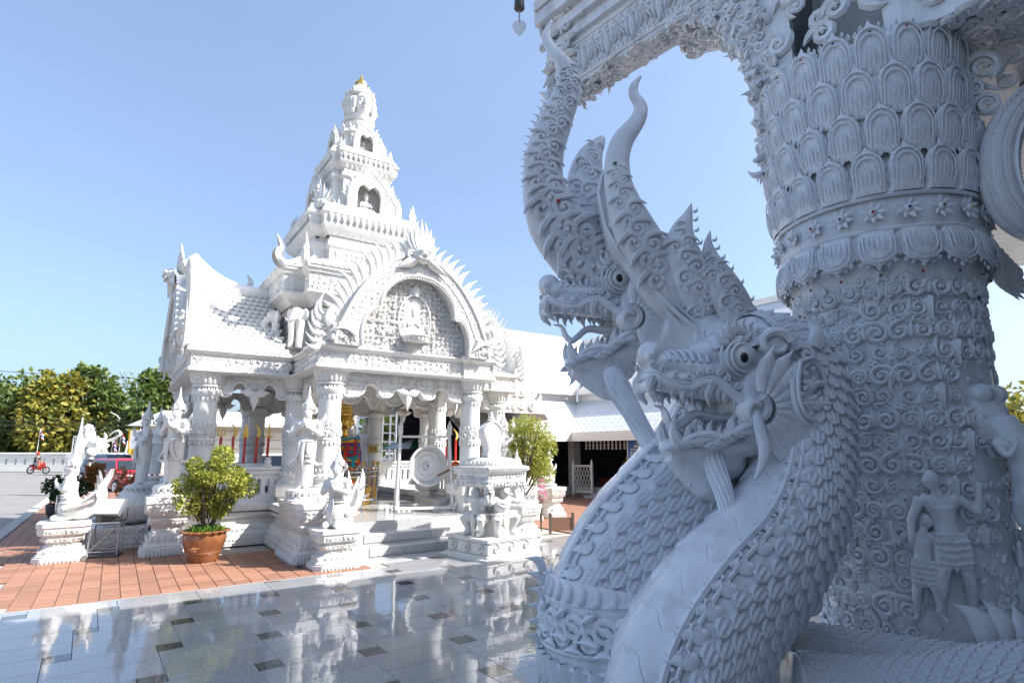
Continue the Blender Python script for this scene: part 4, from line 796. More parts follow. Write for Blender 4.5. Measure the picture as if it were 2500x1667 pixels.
st_ = obj('boundary_stone', J(prism(out, .16), tube([(x * .82, -.085, .04 + z * .9) for x, z in out], .014, 5), tube([(x, -.08, z) for x, z in out], .018, 5)), M['white'], cy, loc=(0, 0, 1.56)); obj('finial', lathe([(.07, .60), (.08, .63), (.055, .65), (.06, .67), (.035, .70), (.038, .72), (.005, .79)], 12), M['white'], st_)
# ---- naga body running along the left flank of the shrine
nr = thing('naga_rail', 'white scaly naga body forming the low rail behind the floodlight', 'rail', (*TW(-4.25, -.75), 0), 34.5)
rp = spl([(-.35, -.55, .45), (.05, -.3, .62), (.25, .2, .50), (.2, .8, .60), (.2, 1.6, .5), (.2, 2.4, .62), (.2, 3.6, .5)], 60); rb_ = obj('body', J(tube(rp, np.interp(np.arange(60), [0, 4, 10, 60], [.03, .16, .25, .25]), 16, 1.0), box(-.45, .40, -.6, 3.6, 0, .36)), M['white'], nr); T_, N_, B_ = frames(rp, (0, 0, 1)); sg_ = []
for k in range(1, 58):
    for j in range(10):
        a = R(-30 + 24 * (j + .5 * (k % 2))); d = N_[k] * math.sin(a) + B_[k] * math.cos(a); z = -T_[k]; y = -d; sg_.append(G(np.array([(-.5, -.05, .3), (.5, -.05, .3), (.5, -.25, -.3), (0, -.35, -.7), (-.5, -.25, -.3)]), None, [(0, 2, 1), (0, 3, 2), (0, 4, 3)]).m(basis(rp[k] + d * np.interp(k, [0, 4, 10, 60], [.03, .16, .25, .25]), np.cross(y, z), y, z) @ Matrix.Scale(.12, 4)))
obj('scales', J(sg_), M['white'], rb_, kind='stuff'); obj('carved_band', J(scrollfield(4.1, .31, .06, 7).rz(-90).mv(-.45, 1.5, .03), scrollfield(.8, .31, .06, 8).mv(-.02, -.6, .03)), M['white'], rb_, kind='stuff')
# ================================================================ foliage helpers
def leafmat(name, c1, c2, rough=.5):
    m_ = mat(name, c1, rough, .4); N, L, b = nodes(m_); ge = N.new('ShaderNodeNewGeometry'); cr = N.new('ShaderNodeValToRGB'); cr.color_ramp.elements[0].color = tuple(c1) + (1,); cr.color_ramp.elements[1].color = tuple(c2) + (1,)
    L.new(ge.outputs['Random Per Island'], cr.inputs['Fac']); L.new(cr.outputs[0], b.inputs['Base Color']); b.inputs['Subsurface Weight'].default_value = 0
    tr = N.new('ShaderNodeBsdfTranslucent'); mx = N.new('ShaderNodeMixShader'); mx.inputs[0].default_value = .28; L.new(cr.outputs[0], tr.inputs['Color']); L.new(b.outputs[0], mx.inputs[1]); L.new(tr.outputs[0], mx.inputs[2]); L.new(mx.outputs[0], N['Material Output'].inputs['Surface']); return m_
M['teak'] = leafmat('broad_green_leaf', (.045, .095, .022), (.18, .22, .05)); M['teaky'] = leafmat('yellowing_broad_leaf', (.09, .14, .03), (.42, .34, .06)); M['fern'] = leafmat('feathery_leaf', (.10, .14, .03), (.24, .24, .06)); M['bush'] = leafmat('yellow_green_bush_leaf', (.17, .23, .035), (.50, .48, .09)); M['dkleaf'] = leafmat('dark_green_leaf', (.02, .045, .015), (.06, .10, .03)); M['croton'] = leafmat('croton_leaf', (.30, .05, .03), (.22, .20, .04)); M['bark'] = mat('bark', (.13, .10, .075), .9, .2, .6, 18, .3, 4); M['grass'] = leafmat('grass_blade', (.09, .19, .03), (.20, .30, .05)); M['pink'] = leafmat('pink_flower', (.65, .08, .25), (.8, .3, .45))
def leaves(C, rad, n, size, seed, droop=.3, flat=1.0):
    """n folded leaf faces spread through ellipsoid shells"""
    rg = np.random.default_rng(seed); c = np.repeat(np.asarray(C), n // len(C) + 1, 0)[:n]; r = np.repeat(np.asarray(rad), n // len(C) + 1, 0)[:n]
    d = rg.normal(size=(n, 3)); d /= np.linalg.norm(d, axis=1)[:, None]; p = c + d * r * (rg.uniform(.35, 1.0, (n, 1)) ** .5)
    ax = d + rg.normal(size=(n, 3)) * .7 + np.array((0, 0, -droop)); ax /= np.linalg.norm(ax, axis=1)[:, None]; u = np.cross(ax, rg.normal(size=(n, 3))); u /= np.linalg.norm(u, axis=1)[:, None]; w_ = np.cross(ax, u)
    s = size * rg.uniform(.6, 1.25, (n, 1)); a = p; b = p + ax * s; m1 = p + ax * s * .5 + u * s * .32 + w_ * s * .10; m2 = p + ax * s * .5 - u * s * .32 + w_ * s * .10
    v = np.stack([a, m1, b, m2], 1).reshape(-1, 3); i = np.arange(n)[:, None] * 4
    return G(v, None, np.concatenate([i + np.array((0, 1, 2)), i + np.array((0, 2, 3))]))
def tree(label, x, y, h, rx, seed, mt, n=4200, ls=.42, trunk=2.2, group='trees behind the far parapet', z0=-.4, clump=1.0):
    o = thing('tree', label, 'tree', (x, y, z0), 0, group); rg = random.Random(seed); C, Rr = [], []
    for k in range(34):
        u = rg.random(); zz = trunk + (h - trunk) * u; w_ = rx * (.35 + .75 * math.sin(PI * min(1, u * .82 + .12))); a = rg.uniform(0, 2 * PI); q = rg.uniform(.2, 1) ** .6 * w_
        C.append((q * math.cos(a), q * math.sin(a), zz)); r_ = rx * rg.uniform(.22, .40) * clump; Rr.append((r_, r_, r_ * rg.uniform(.8, 1.5)))
    obj('crown', leaves(C, Rr, n, ls, seed), mt, o, 0)
    tk = [limb([(0, 0, 0), (.1, 0, h * .3), (0, .1, h * .6), (.1, 0, h * .85)], [.28, .22, .14, .05], 8)]
    for k in range(7): c = C[k * 4]; tk.append(limb([(0, 0, trunk * .8 + .3 * k), (c[0] * .5, c[1] * .5, (trunk + c[2]) / 2), c], [.10, .07, .02], 5))
    obj('trunk', J(tk), M['bark'], o); return o
def at(px_, Y): return (px_ - 1250) / 1415 * Y
for lab, px_, Y, h, rx, sd, mt, n, ls in (('dark leafy tree at the far left edge', 15, 60, 8.6, 4.6, 1, 'teak', 4600, .62), ('yellowing broad-leaved tree left of the tall spire post', 125, 58, 8.8, 3.3, 2, 'teaky', 4600, .66), ('tall narrow broad-leaved tree above the lion statue', 200, 60, 10.2, 2.6, 3, 'teak', 3600, .62), ('feathery light green tree behind the street lamp', 285, 72, 10.0, 6.5, 4, 'fern', 5200, .36), ('tall drooping-leaved tree left of the shrine gable', 385, 58, 9.4, 3.0, 5, 'teak', 4000, .62), ('round tree seen through the left wing of the shrine', 680, 40, 5.4, 2.4, 7, 'teak', 3400, .42), ('dark tree seen between the shrine columns under the green umbrella side', 1000, 42, 6.6, 3.2, 8, 'teak', 3600, .45), ('tree seen past the carved column at the right edge', 2480, 20, 3.6, 2.2, 9, 'teaky', 2600, .3), ('low dark tree behind the banner', 330, 75, 7.6, 6.0, 10, 'dkleaf', 3600, .5), ('low dark tree behind the motorcycle', 70, 72, 7.0, 6.5, 12, 'dkleaf', 3600, .5), ('leafy tree low beside the shrine left column', 440, 66, 8.0, 4.0, 13, 'teak', 3000, .55)):
    tree(lab, at(px_, Y), Y, h, rx, sd, M[mt], n, ls)
hb = obj('hedge', leaves([(x, 78 + (i % 3), 1.2) for i, x in enumerate(range(-75, 0, 3))], [(2.6, 1.4, 2.6)] * 25, 9000, .55, 77), M['dkleaf'], None, 0); tag(hb, 'dark hedge running behind the trees', 'hedge')
# ================================================================ far parapet, street
pw = thing('parapet_wall', 'long white parapet with a row of slots beyond the road', 'wall', (-38, 50, -.13), 0)
def farwall(L, n):
    return prism_holes([(-L / 2, 0), (L / 2, 0), (L / 2, 1.5), (-L / 2, 1.5)], [[(x - .10, .62), (x + .10, .62), (x + .10, 1.12), (x - .10, 1.12)] for x in np.linspace(-L / 2 + .5, L / 2 - .5, n)], .3)
for k in range(6): obj('wall_panel', farwall(9.96, 12), M['wallwhite'], pw, 0, loc=(-25 + 10 * k, 0, 0)); obj('coping', bbox(-4.98, 4.98, -.25, .25, 1.5, 1.64, .03), M['wallwhite'], pw, 0, loc=(-25 + 10 * k, 0, 0))
obj('kerb', bbox(-30, 30, -.8, -.2, 0, .12, .02), M['kerb'], pw, 0)
hs = thing('cream_house', 'low cream house with shuttered windows behind the trees', 'house', (-46, 74, -.4), 0); obj('wall', box(-9, 9, 0, 5, 0, 3.0), M['cream'], hs, 0); obj('roof', loft([(3.0, rect(-9.5, 9.5, -.6, 5.6)), (4.6, rect(-8, 8, 2.2, 2.8))]), M['kerb'], hs, 0)
for x in (-6, -3, 0, 3, 6): obj('window', box(x - .6, x + .6, -.06, .02, 1.0, 2.1), M['dark'], hs, 0)
hs2 = thing('white_house', 'pale house with grey tiled roof seen through the left wing of the shrine', 'house', (-16.5, 33, -.3), 20); obj('wall', box(-4, 4, 0, 4, 0, 3.3), M['cream'], hs2, 0); obj('roof', loft([(3.3, rect(-4.6, 4.6, -.8, 4.6)), (4.3, rect(-3.5, 3.5, 1.8, 2.2))]), M['kerb'], hs2, 0)
for z in (.6, 1.1, 1.6, 2.1, 2.6): obj('cladding_board', box(-4, 4, -.05, -.005, z, z + .46), M['cream'], hs2, 0)
# --- street lamp
def thing_at(nm, lab, cat, px_, Y, z=-.13, rz=0, group=None): return thing(nm, lab, cat, (at(px_, Y), Y, z), rz, group)
sl_ = thing_at('street_lamp', 'grey street lamp with a long sloping arm over the lion statue', 'street lamp', 280, 60); obj('pole', lathe([(.16, 0), (.13, .4), (.10, 5.2)], 10), M['wallwhite'], sl_); obj('arm', tube([(0, 0, 5.15), (-.3, 0, 5.45), (-1.6, 0, 6.0), (-2.2, 0, 6.25)], .06, 8), M['wallwhite'], sl_); obj('lamp_head', ell((-2.75, 0, 6.45), (.6, .2, .12), 12, 8, Matrix.Rotation(R(20), 4, 'Y')), M['wallwhite'], sl_)
# --- lion on plinth
ln = thing_at('lion_statue', 'white guardian lion with curled tail on a tall plinth by the road', 'statue', 232, 44); obj('plinth', loft([(z, rect(-w_, w_, -.8, .8)) for z, w_ in ((0, 1.6), (.3, 1.6), (.35, 1.4), (1.3, 1.4), (1.35, 1.6), (1.6, 1.6))]), M['wallwhite'], ln, 0)
lg_ = J(ell((0, 0, 2.35), (.8, .4, .45), 14, 10), ell((-.6, 0, 2.9), (.42, .42, .55), 14, 10), ell((-.75, 0, 3.45), (.36, .34, .36), 14, 10), ell((-1.05, 0, 3.35), (.2, .2, .16), 10, 8), limb([(-.7, -.25, 2.6), (-.75, -.3, 2.0), (-.8, -.3, 1.6)], [.2, .16, .16]), limb([(-.7, .25, 2.6), (-.75, .3, 2.0), (-.8, .3, 1.6)], [.2, .16, .16]), limb([(.5, -.3, 2.3), (.35, -.38, 1.95), (.6, -.36, 1.62)], [.32, .2, .15]), limb([(.5, .3, 2.3), (.35, .38, 1.95), (.6, .36, 1.62)], [.32, .2, .15]), limb([(.75, 0, 2.5), (1.3, 0, 2.7), (1.7, 0, 3.0), (1.6, 0, 3.3), (1.2, 0, 3.2), (.9, 0, 2.9)], [.12, .1, .09, .08, .07, .06]))
lb = obj('body', rm('lion_body', lg_, .06, M['wallwhite'], 1), None, ln); obj('mane', J([flame(.4, .16, .1, .1, 6, 5).ry(a).mv(-.6 + .25 * math.sin(R(a)), -.2, 3.2 + .2 * math.cos(R(a))) for a in range(-40, 200, 25)]), M['wallwhite'], lb); obj('hind_crest', flame(.6, .3, .2, .1, 6, 5).mv(.6, 0, 2.6), M['wallwhite'], lb)
gt = thing_at('iron_gate', 'white iron gate with vertical bars behind the lion', 'gate', 205, 47); obj('frame', J(box(-1.0, 1.0, -.04, .04, 2.9, 3.0), box(-1.0, 1.0, -.04, .04, .3, .4)), M['wallwhite'], gt, 0)
for k in range(11): obj('bar', box(-.03, .03, -.03, .03, .4, 2.9), M['wallwhite'], gt, 0, loc=(-1 + .2 * k, 0, 0))
# --- spire posts
for lab, px_, Y, s in (('tall white spire post left of the lion statue', 190, 24, 1.0), ('small white spire post near the banner', 308, 46, .62)):
    sp = thing_at('spire_post', lab, 'post', px_, Y, 0, 0, 'white spire posts'); sp.scale = (s * 1.3,) * 3 if s < 1 else (s,) * 3
    obj('post', lathe([(.22, 0), (.22, .15), (.14, .2), (.14, 1.1), (.2, 1.15), (.2, 1.25), (.13, 1.3), (.14, 1.55), (.19, 1.6)], 8), M['white'], sp); obj('spire', J(lathe([(.19, 1.6), (.20, 1.7), (.15, 1.8), (.16, 1.95), (.12, 2.1), (.12, 2.2), (.08, 2.4), (.05, 2.7), (.02, 3.05)], 8), J([flame(.3, .09, .04, 0, 6, 5, 0).mv(0, -.17, 1.6).rz(90 * i) for i in range(4)])), M['white'], sp)
gl_ = thing_at('globe_lamp', 'round white globe lamp on a slim post beside the road', 'lamp', 222, 17, 0); obj('post', lathe([(.06, 0), (.045, .1), (.045, 1.35), (.08, 1.4)], 10), M['wallwhite'], gl_); obj('base_cap', lathe([(.09, 1.38), (.13, 1.44), (.09, 1.5)], 12), M['greymetal'], gl_); obj('globe', ell((0, 0, 1.62), .15, 16, 12), M['smooth'], gl_)
# --- banner and flags
M['banner'] = mat('white_banner_cloth', (.8, .79, .76), .8); M['ywcloth'] = mat('yellow_cloth', (.75, .42, .04), .8); M['bluecl'] = mat('blue_cloth', (.05, .07, .30), .8); M['redcl'] = mat('red_cloth', (.55, .04, .05), .8); M['flagw'] = mat('white_cloth', (.8, .8, .78), .8); M['inkb'] = mat('dark_blue_print', (.06, .08, .25), .7)
def squiggles(w_, rows, seed, h=.1, bold=.018, mt='inkb', y=-.02):
    """rows of looped letter strokes"""
    rg = random.Random(seed); gs = []
    for z, frac in rows:
        x = -w_ * frac / 2
        while x < w_ * frac / 2:
            k = rg.random(); s = h
            P = [(x, y, z), (x, y, z + s * .9), (x + s * .25, y, z + s), (x + s * .5, y, z + s * .8), (x + s * .5, y, z)] if k < .45 else [(x + s * .1, y, z + s), (x, y, z + s * .8), (x + s * .1, y, z + s * .65), (x + .05 * s, y, z), (x + s * .45, y, z), (x + s * .45, y, z + s * (1.5 if k > .85 else 1))]
            gs.append(tube(P, bold, 4, .3, (0, 1, 0))); x += s * rg.choice((.72, .72, .72, 1.2))
    return J(gs)
bn_ = thing_at('banner', 'white banner with blue lettering and yellow drape by the car park', 'banner', 360, 44); obj('sheet', box(-1.45, 1.45, -.01, .01, 1.95, 3.35), M['banner'], bn_, 0); obj('lettering', squiggles(2.4, ((2.85, .5), (2.55, .9), (2.25, .75)), 3, .16, .02, y=-.03), M['inkb'], bn_, 0, kind='stuff')
obj('drape', G([(-1.5 + 3 * i / 24, -.03 - .05 * math.sin(i * 1.7), z0 - (0 if j == 0 else .25 + .3 * abs(math.sin(PI * i / 8)) )) for i in range(25) for j, z0 in enumerate((1.97, 1.97))], [(2 * i, 2 * i + 2, 2 * i + 3, 2 * i + 1) for i in range(24)]), M['ywcloth'], bn_, 0); obj('border', J(box(-1.56, -1.45, -.02, .02, 1.6, 3.42), box(-1.5, 1.5, -.02, .02, 3.35, 3.42)), M['ywcloth'], bn_, 0)
for x in (-1.2, 1.2): obj('post', box(-.05, .05, .03, .1, 0, 3.4), M['wallwhite'], bn_, 0, loc=(x, 0, 0))
def flag(lab, px_, Y, z, h, thai=True):
    f = thing_at('flag', lab, 'flag', px_, Y, z, 0, 'small flags on poles'); obj('pole', lathe([(.02, 0), (.02, h)], 6), M['wallwhite'], f)
    st = (('redcl', 0, .16), ('flagw', .16, .32), ('bluecl', .32, .66), ('flagw', .66, .82), ('redcl', .82, 1)) if thai else (('ywcloth', 0, 1),)
    for m_, a, b in st:
        v = []
        for i in range(7):
            for z_ in (a, b): v.append((.05 + .35 * i / 6 * (1 - .3 * z_), .07 * math.sin(i * 1.3), h - .62 + .6 * z_ - .45 * (i / 6)))
        obj('stripe', G(v, [(2 * i, 2 * i + 2, 2 * i + 3, 2 * i + 1) for i in range(6)]), M[m_], f, 0)
for k, (px_, Y, z, h, th) in enumerate(((336, 43, 2.9, 1.6, True), (376, 43, 2.9, 1.5, False), (90, 51, 1.0, 2.6, True), (272, 47, .6, 2.0, True), (290, 47, .6, 2.6, True), (428, 40, 1.2, 3.2, False))):
    flag(('striped flag above the banner', 'yellow pennant above the banner', 'striped flag behind the motorcycle', 'striped flag beside the lion tail', 'striped flag right of the lion', 'yellow flag beside the shrine left column')[k], px_, Y, z, h, th)
# --- cars
def car(label, loc, rz, paint, hatch=True, L=3.9, H=1.48, W=1.68, suv=False):
    o = thing('car', label, 'car', loc, rz); P = mat('car_paint_' + label[:6], paint, .25, .5, coat=1); gl = M['glass']
    sec = [(-L / 2, .42, .62, .70), (-L / 2 + .08, .28, .82, .78), (-L / 2 + .9, .22, .92, .83), (-.3, .20, .94, .84), (.9, .20, .95, .84), (L / 2 - .25, .24, .92, .80), (L / 2 - .02, .36, .80, .74)]
    v = []
    for x, z0, z1, hw in sec: v += [(x, -hw * .96, z0), (x, -hw, (z0 + z1) / 2), (x, -hw * .93, z1), (x, hw * .93, z1), (x, hw, (z0 + z1) / 2), (x, hw * .96, z0)]
    body = G(v, grid_faces(len(sec), 6, True)[:, ::-1], fan([0, 1, 2, 3, 4, 5]) + [(c, b, a) for a, b, c in fan([len(v) - 6 + i for i in range(6)])])
    cab = loft([(.92, [(-L / 2 + .95, -.77), (L / 2 - .12 if hatch else L / 2 - .8, -.77), (L / 2 - .12 if hatch else L / 2 - .8, .77), (-L / 2 + .95, .77)]), (H - .06, [(-.55, -.62), (L / 2 - .55 if hatch else .85, -.62), (L / 2 - .55 if hatch else .85, .62), (-.55, .62)]), (H, [(-.4, -.55), (L / 2 - .7 if hatch else .7, -.55), (L / 2 - .7 if hatch else .7, .55), (-.4, .55)])])
    obj('body', J(body, cab), P, o, 30)
    xr0, xr1 = (L / 2 - .12, L / 2 - .55) if hatch else (L / 2 - .8, .85)
    for sd in (-1, 1):
        for (a, b) in ((-.92, .12), (.2, (xr0 + xr1) / 2 - .25)):
            fz = lambda x, z: sd * (.77 + (.62 - .77) * (z - .92) / (H - .98) + .006)
            a2 = max(a + .25, -.5) if a < 0 else a; b2 = b - (.12 if b > .5 else 0); obj('side_window', G([(a, fz(a, .98), .98), (b, fz(b, .98), .98), (b2, fz(b, H - .12), H - .12), (a2, fz(a, H - .12), H - .12)], [(0, 1, 2, 3) if sd < 0 else (3, 2, 1, 0)]), gl, o, 0)
        for x in (-L / 2 + .72, L / 2 - .68):
            wl_ = obj('wheel', lathe([(.10, -.10), (.29, -.10), (.31, -.06), (.31, .06), (.29, .10), (.10, .10)], 20).rx(90), M['tyre'], o, 40, loc=(x, sd * .76, .31)); obj('rim', J(lathe([(.01, .105), (.19, .108), (.20, .09)], 16).rx(90 * (1 if sd < 0 else -1))), M['steel'], wl_)
        obj('tail_light', box(L / 2 - .10, L / 2 + .01, sd * .60 - .12, sd * .60 + .12, .70, .95), M['redl'], o, 0); obj('headlight', box(-L / 2 - .005, -L / 2 + .2, sd * .56 - .14, sd * .56 + .14, .60, .76), M['steel'], o, 0); obj('mirror', ell((-.85, sd * .88, 1.0), (.07, .09, .06), 8, 6), P, o)
    t = lambda u: (xr0 + .012 + (xr1 - xr0) * u, .92 + (H - .98) * u)
    obj('rear_window', G([(t(.12)[0], -.66, t(.12)[1]), (t(.12)[0], .66, t(.12)[1]), (t(.9)[0], .56, t(.9)[1]), (t(.9)[0], -.56, t(.9)[1])], [(0, 1, 2, 3)]), gl, o, 0)
    w0, w1 = (-L / 2 + .95, .92), (-.55, H - .06); obj('windscreen', G([(w0[0] + .04, -.68, .98), (w0[0] + .04, .68, .98), (w1[0] - .05, .57, H - .1), (w1[0] - .05, -.57, H - .1)], [(3, 2, 1, 0)]).mv(-.012, 0, .01), gl, o, 0)
    obj('number_plate', box(L / 2 - .01, L / 2 + .015, -.2, .2, .52, .64), M['flagw'], o, 0); obj('bumper', box(L / 2 - .1, L / 2 + .04, -.78, .78, .34, .52), P, o, 0); return o
M['glass'] = mat('dark_car_glass', (.02, .025, .03), .05, .8); M['tyre'] = mat('tyre_rubber', (.02, .02, .02), .8); M['redl'] = mat('red_lens', (.4, .02, .02), .15)
car('red hatchback parked on the road, seen from behind', (-17.3, 26.0, -.13), 148, (.42, .015, .03)); car('dark blue car parked beyond the red hatchback', (at(278, 33), 33, -.13), 150, (.03, .05, .11), True, 4.3, 1.62)
car('white pickup seen between the shrine columns', (at(668, 27), 27, -.05), 120, (.75, .75, .74), False, 4.8, 1.6); car('silver car at the right edge of the banner', (at(418, 40), 40, -.13), 150, (.4, .42, .45))
# --- motorcycle and rider
mc = thing('motorcycle', 'red motorcycle passing along the far parapet', 'motorcycle', (at(100, 46), 46, -.13), 0)
for x in (-.62, .62): w_ = obj('wheel', tube([(.26 * math.cos(a), 0, .26 * math.sin(a)) for a in np.linspace(0, 2 * PI, 25)], .045, 8, 1, (0, 1, 0)), M['tyre'], mc, loc=(x, 0, .30)); obj('spokes', J([tube([(0, 0, 0), (.25 * math.cos(a), 0, .25 * math.sin(a))], .008, 4) for a in np.linspace(0, 2 * PI, 13)]), M['steel'], w_)
obj('frame', J(limb([(.62, 0, .30), (.45, 0, .75), (.40, 0, .98)], [.035, .04, .03], 6), limb([(.42, 0, .80), (.15, 0, .42), (-.25, 0, .45), (-.62, 0, .30)], [.12, .10, .10, .05], 8), limb([(-.2, 0, .5), (-.75, 0, .68)], [.12, .05], 8)), M['red'], mc); obj('leg_shield', box(.28, .36, -.2, .2, .4, .85), M['red'], mc, 0, rot=(0, R(-20), 0)); obj('seat', ell((-.25, 0, .72), (.38, .13, .07), 12, 8), M['black'], mc); obj('handlebar', tube([(.38, -.3, 1.02), (.40, 0, .98), (.38, .3, 1.02)], .018, 6), M['greymetal'], mc); obj('headlamp', ell((.48, 0, .92), (.07, .08, .08), 8, 6), M['steel'], mc)
rd = thing('person', 'rider in dark shirt and red helmet sitting on the motorcycle', 'person', (at(100, 46), 46, -.13), 0)
ri = dict(pelvis=(0, 0, .20), chest=(.06, 0, .62), neck=(.08, 0, .78), head=(.10, 0, .92), face=(1, 0, 0), shl=(.06, .17, .70), ell=(.24, .22, .45), hal=(.55, .26, .32), shr=(.06, -.17, .70), elr=(.24, -.22, .45), har=(.55, -.26, .32), knl=(.38, .16, .12), anl=(.30, .14, -.30), tol=(.44, .14, -.34), knr=(.38, -.16, .12), anr=(.30, -.14, -.30), tor=(.44, -.14, -.34))
M['skin'] = mat('skin', (.35, .20, .13), .6); rb2 = obj('body', rm('rider_body', fig({k: v for k, v in ri.items()}, 1, .11, .95), .02, M['skin'], 1), None, rd, loc=(-.28, 0, .62)); obj('shirt', rm('shirt', J(limb([(0, 0, .14), (.03, 0, .4), (.06, 0, .66)], [.17, .16, .19], 10), limb([(.06, .17, .70), (.20, .21, .52)], [.085, .08], 8), limb([(.06, -.17, .70), (.20, -.21, .52)], [.085, .08], 8)), .02, mat('navy_shirt', (.03, .035, .06), .8), 1), None, rb2); obj('helmet', J(ell((.08, 0, .96), (.14, .13, .13), 12, 8)), M['red'], rb2); obj('shorts', rm('shorts', J(limb([(0, .06, .18), (.36, .16, .13)], [.13, .10], 8), limb([(0, -.06, .18), (.36, -.16, .13)], [.13, .10], 8)), .02, mat('grey_shorts', (.3, .3, .3), .8), 1), None, rb2)
# ================================================================ pots and plants
M['pot'] = mat('glazed_brown_pot', (.30, .115, .045), .25, .5, .15, 14, .35, 5, coat=.6); M['potdk'] = mat('dark_pot', (.035, .035, .035), .4); M['soil'] = mat('soil', (.06, .04, .03), .9)
def bush(par, n, C, Rr, ls, mt, seed, z0, stems, top):
    rg = random.Random(seed); g = []
    for k in range(stems):
        a = 2 * PI * k / stems + rg.random(); c = C[k * len(C) // stems]; g.append(limb([(.07 * math.cos(a), .07 * math.sin(a), z0), (.35 * c[0], .35 * c[1], z0 + .35 * (c[2] - z0)), (.75 * c[0], .75 * c[1], z0 + .7 * (c[2] - z0)), c], [.03, .022, .014, .006], 6))
    for k in range(len(C)):
        c = np.array(C[k]); b = c * .4 + np.array((0, 0, z0 * .6)); g.append(limb([b, (b + c) / 2 + np.array((0, 0, .03)), c], [.012, .009, .004], 4))
    obj('stems', J(g), M['bark'], par); obj('foliage', leaves(C, Rr, n, ls, seed), mt, par, 0)
pb_ = thing('potted_bush', 'round yellow-green bush in a brown glazed pot with a sunflower motif', 'potted plant', (-4.80, 9.3, 0), 0, None, .93)
po = obj('pot', lathe([(.20, .0), (.22, .02), (.25, .10), (.31, .26), (.335, .36), (.335, .42), (.32, .45), (.345, .47), (.35, .49), (.32, .50), (.30, .47), (.29, .40)], 32), M['pot'], pb_, 180); obj('rim_scallops', J([ell((.345 * math.cos(a), .345 * math.sin(a), .485), (.05, .05, .022), 8, 6) for a in np.linspace(0, 2 * PI, 19)[:-1]]), M['pot'], po)
obj('rib', J([tube([(r_ * math.cos(a), r_ * math.sin(a), z) for a in np.linspace(0, 2 * PI, 33)], .008, 5) for r_, z in ((.262, .13), (.272, .155))]), M['pot'], po); obj('sun_motif', J([leaf(.13, .035, .2, 0, 5, 2).ry(a).rx(-14).mv(0, -.30, .22) for a in range(-75, 76, 25)] + [ell((0, -.30, .215), (.05, .02, .04), 10, 6)]), mat('pale_glaze', (.45, .22, .10), .3), po, kind='stuff'); obj('feet', J([box(-.05, .05, -.04, .04, -.0, .03).mv(.2 * math.cos(a), .2 * math.sin(a), 0) for a in (0, 2.1, 4.2)]), M['pot'], po, 0); obj('soil', lathe([(.001, .44), (.3, .43)], 20, False), M['soil'], pb_)
rg = np.random.default_rng(2); gb = leaves([(0, 0, .44)], [(.26, .26, .05)], 500, .12, 8, -1.6); obj('grass_tufts', gb, M['grass'], pb_, 0, kind='stuff')
rr_ = random.Random(14); C_ = [(.50 * math.sin(a) * q, .50 * math.cos(a) * q, 1.22 + dz_) for a, q, dz_ in [(rr_.uniform(0, 6.28), rr_.uniform(.2, 1.22), rr_.uniform(-.46, .58)) for _ in range(34)]]; C_ = [(c[0] * (1.1 - .6 * abs(c[2] - 1.28) / .6), c[1] * (1.1 - .6 * abs(c[2] - 1.28) / .6), c[2]) for c in C_]; bush(pb_, 12500, C_, [(.105 + .085 * ((k * 7) % 5) / 4,) * 3 for k in range(34)], .05, M['bush'], 3, .42, 5, 1.8)
rbp = thing('planted_bush', 'loose yellow-green bush rising behind the right kneeling figure', 'bush', (.22, 13.3, .0), 0); C2 = [(.55 * math.sin(a) * q + .12, .5 * math.cos(a) * q, z) for a, q, z in [(rr_.uniform(0, 6.28), rr_.uniform(.2, 1), rr_.uniform(1.15, 2.35)) for _ in range(36)]]; bush(rbp, 9500, C2, [(.2, .2, .2)] * 36, .052, M['bush'], 6, .55, 9, 2.4); obj('planter', lathe([(.2, 0), (.28, .3), (.30, .5), (.26, .52)], 16), M['white'], rbp)
pf = thing('pink_flowers', 'small pink flowers beside the right eight-sided pedestal', 'flowers', (.62, 12.6, 0), 0); obj('blossoms', leaves([(0, 0, .95), (.02, .03, .75)], [(.10, .10, .14)] * 2, 110, .05, 4), M['pink'], pf, 0); obj('stalks', J([limb([(0, 0, 0), (.05 * math.sin(k), .05 * math.cos(k), .8)], [.012, .006], 4) for k in range(6)]), M['bark'], pf)
dp = thing('potted_plant', 'dark leafy plant and red croton in a dark bowl by the kerb', 'potted plant', (-11.1, 14.6, 0), 0); obj('bowl', lathe([(.24, 0), (.34, .2), (.36, .38), (.33, .40), (.3, .34)], 20), M['potdk'], dp); C3 = [(.42 * math.sin(a) * q, .42 * math.cos(a) * q, z) for a, q, z in [(rr_.uniform(0, 6.28), rr_.random(), rr_.uniform(.5, 1.0)) for _ in range(16)]]; bush(dp, 1400, C3, [(.2, .2, .16)] * 16, .11, M['dkleaf'], 9, .35, 6, 1); obj('croton_foliage', leaves([(.45, .3, .95), (.45, .3, 1.15)], [(.13, .13, .15)] * 2, 240, .16, 12, -.5), M['croton'], dp, 0)
cp = thing('croton_plant', 'red and green croton growing in front of the red hatchback', 'plant', (at(325, 17.5), 17.5, 0), 0); obj('foliage', leaves([(.3 * math.sin(k), .2 * math.cos(k), .55 + .12 * (k % 5)) for k in range(9)], [(.14, .14, .16)] * 9, 700, .085, 15, -.3), M['croton'], cp, 0); obj('stems', J([limb([(0, 0, 0), (.2 * math.sin(k), .15 * math.cos(k), .8)], [.02, .008], 5) for k in range(6)]), M['bark'], cp)
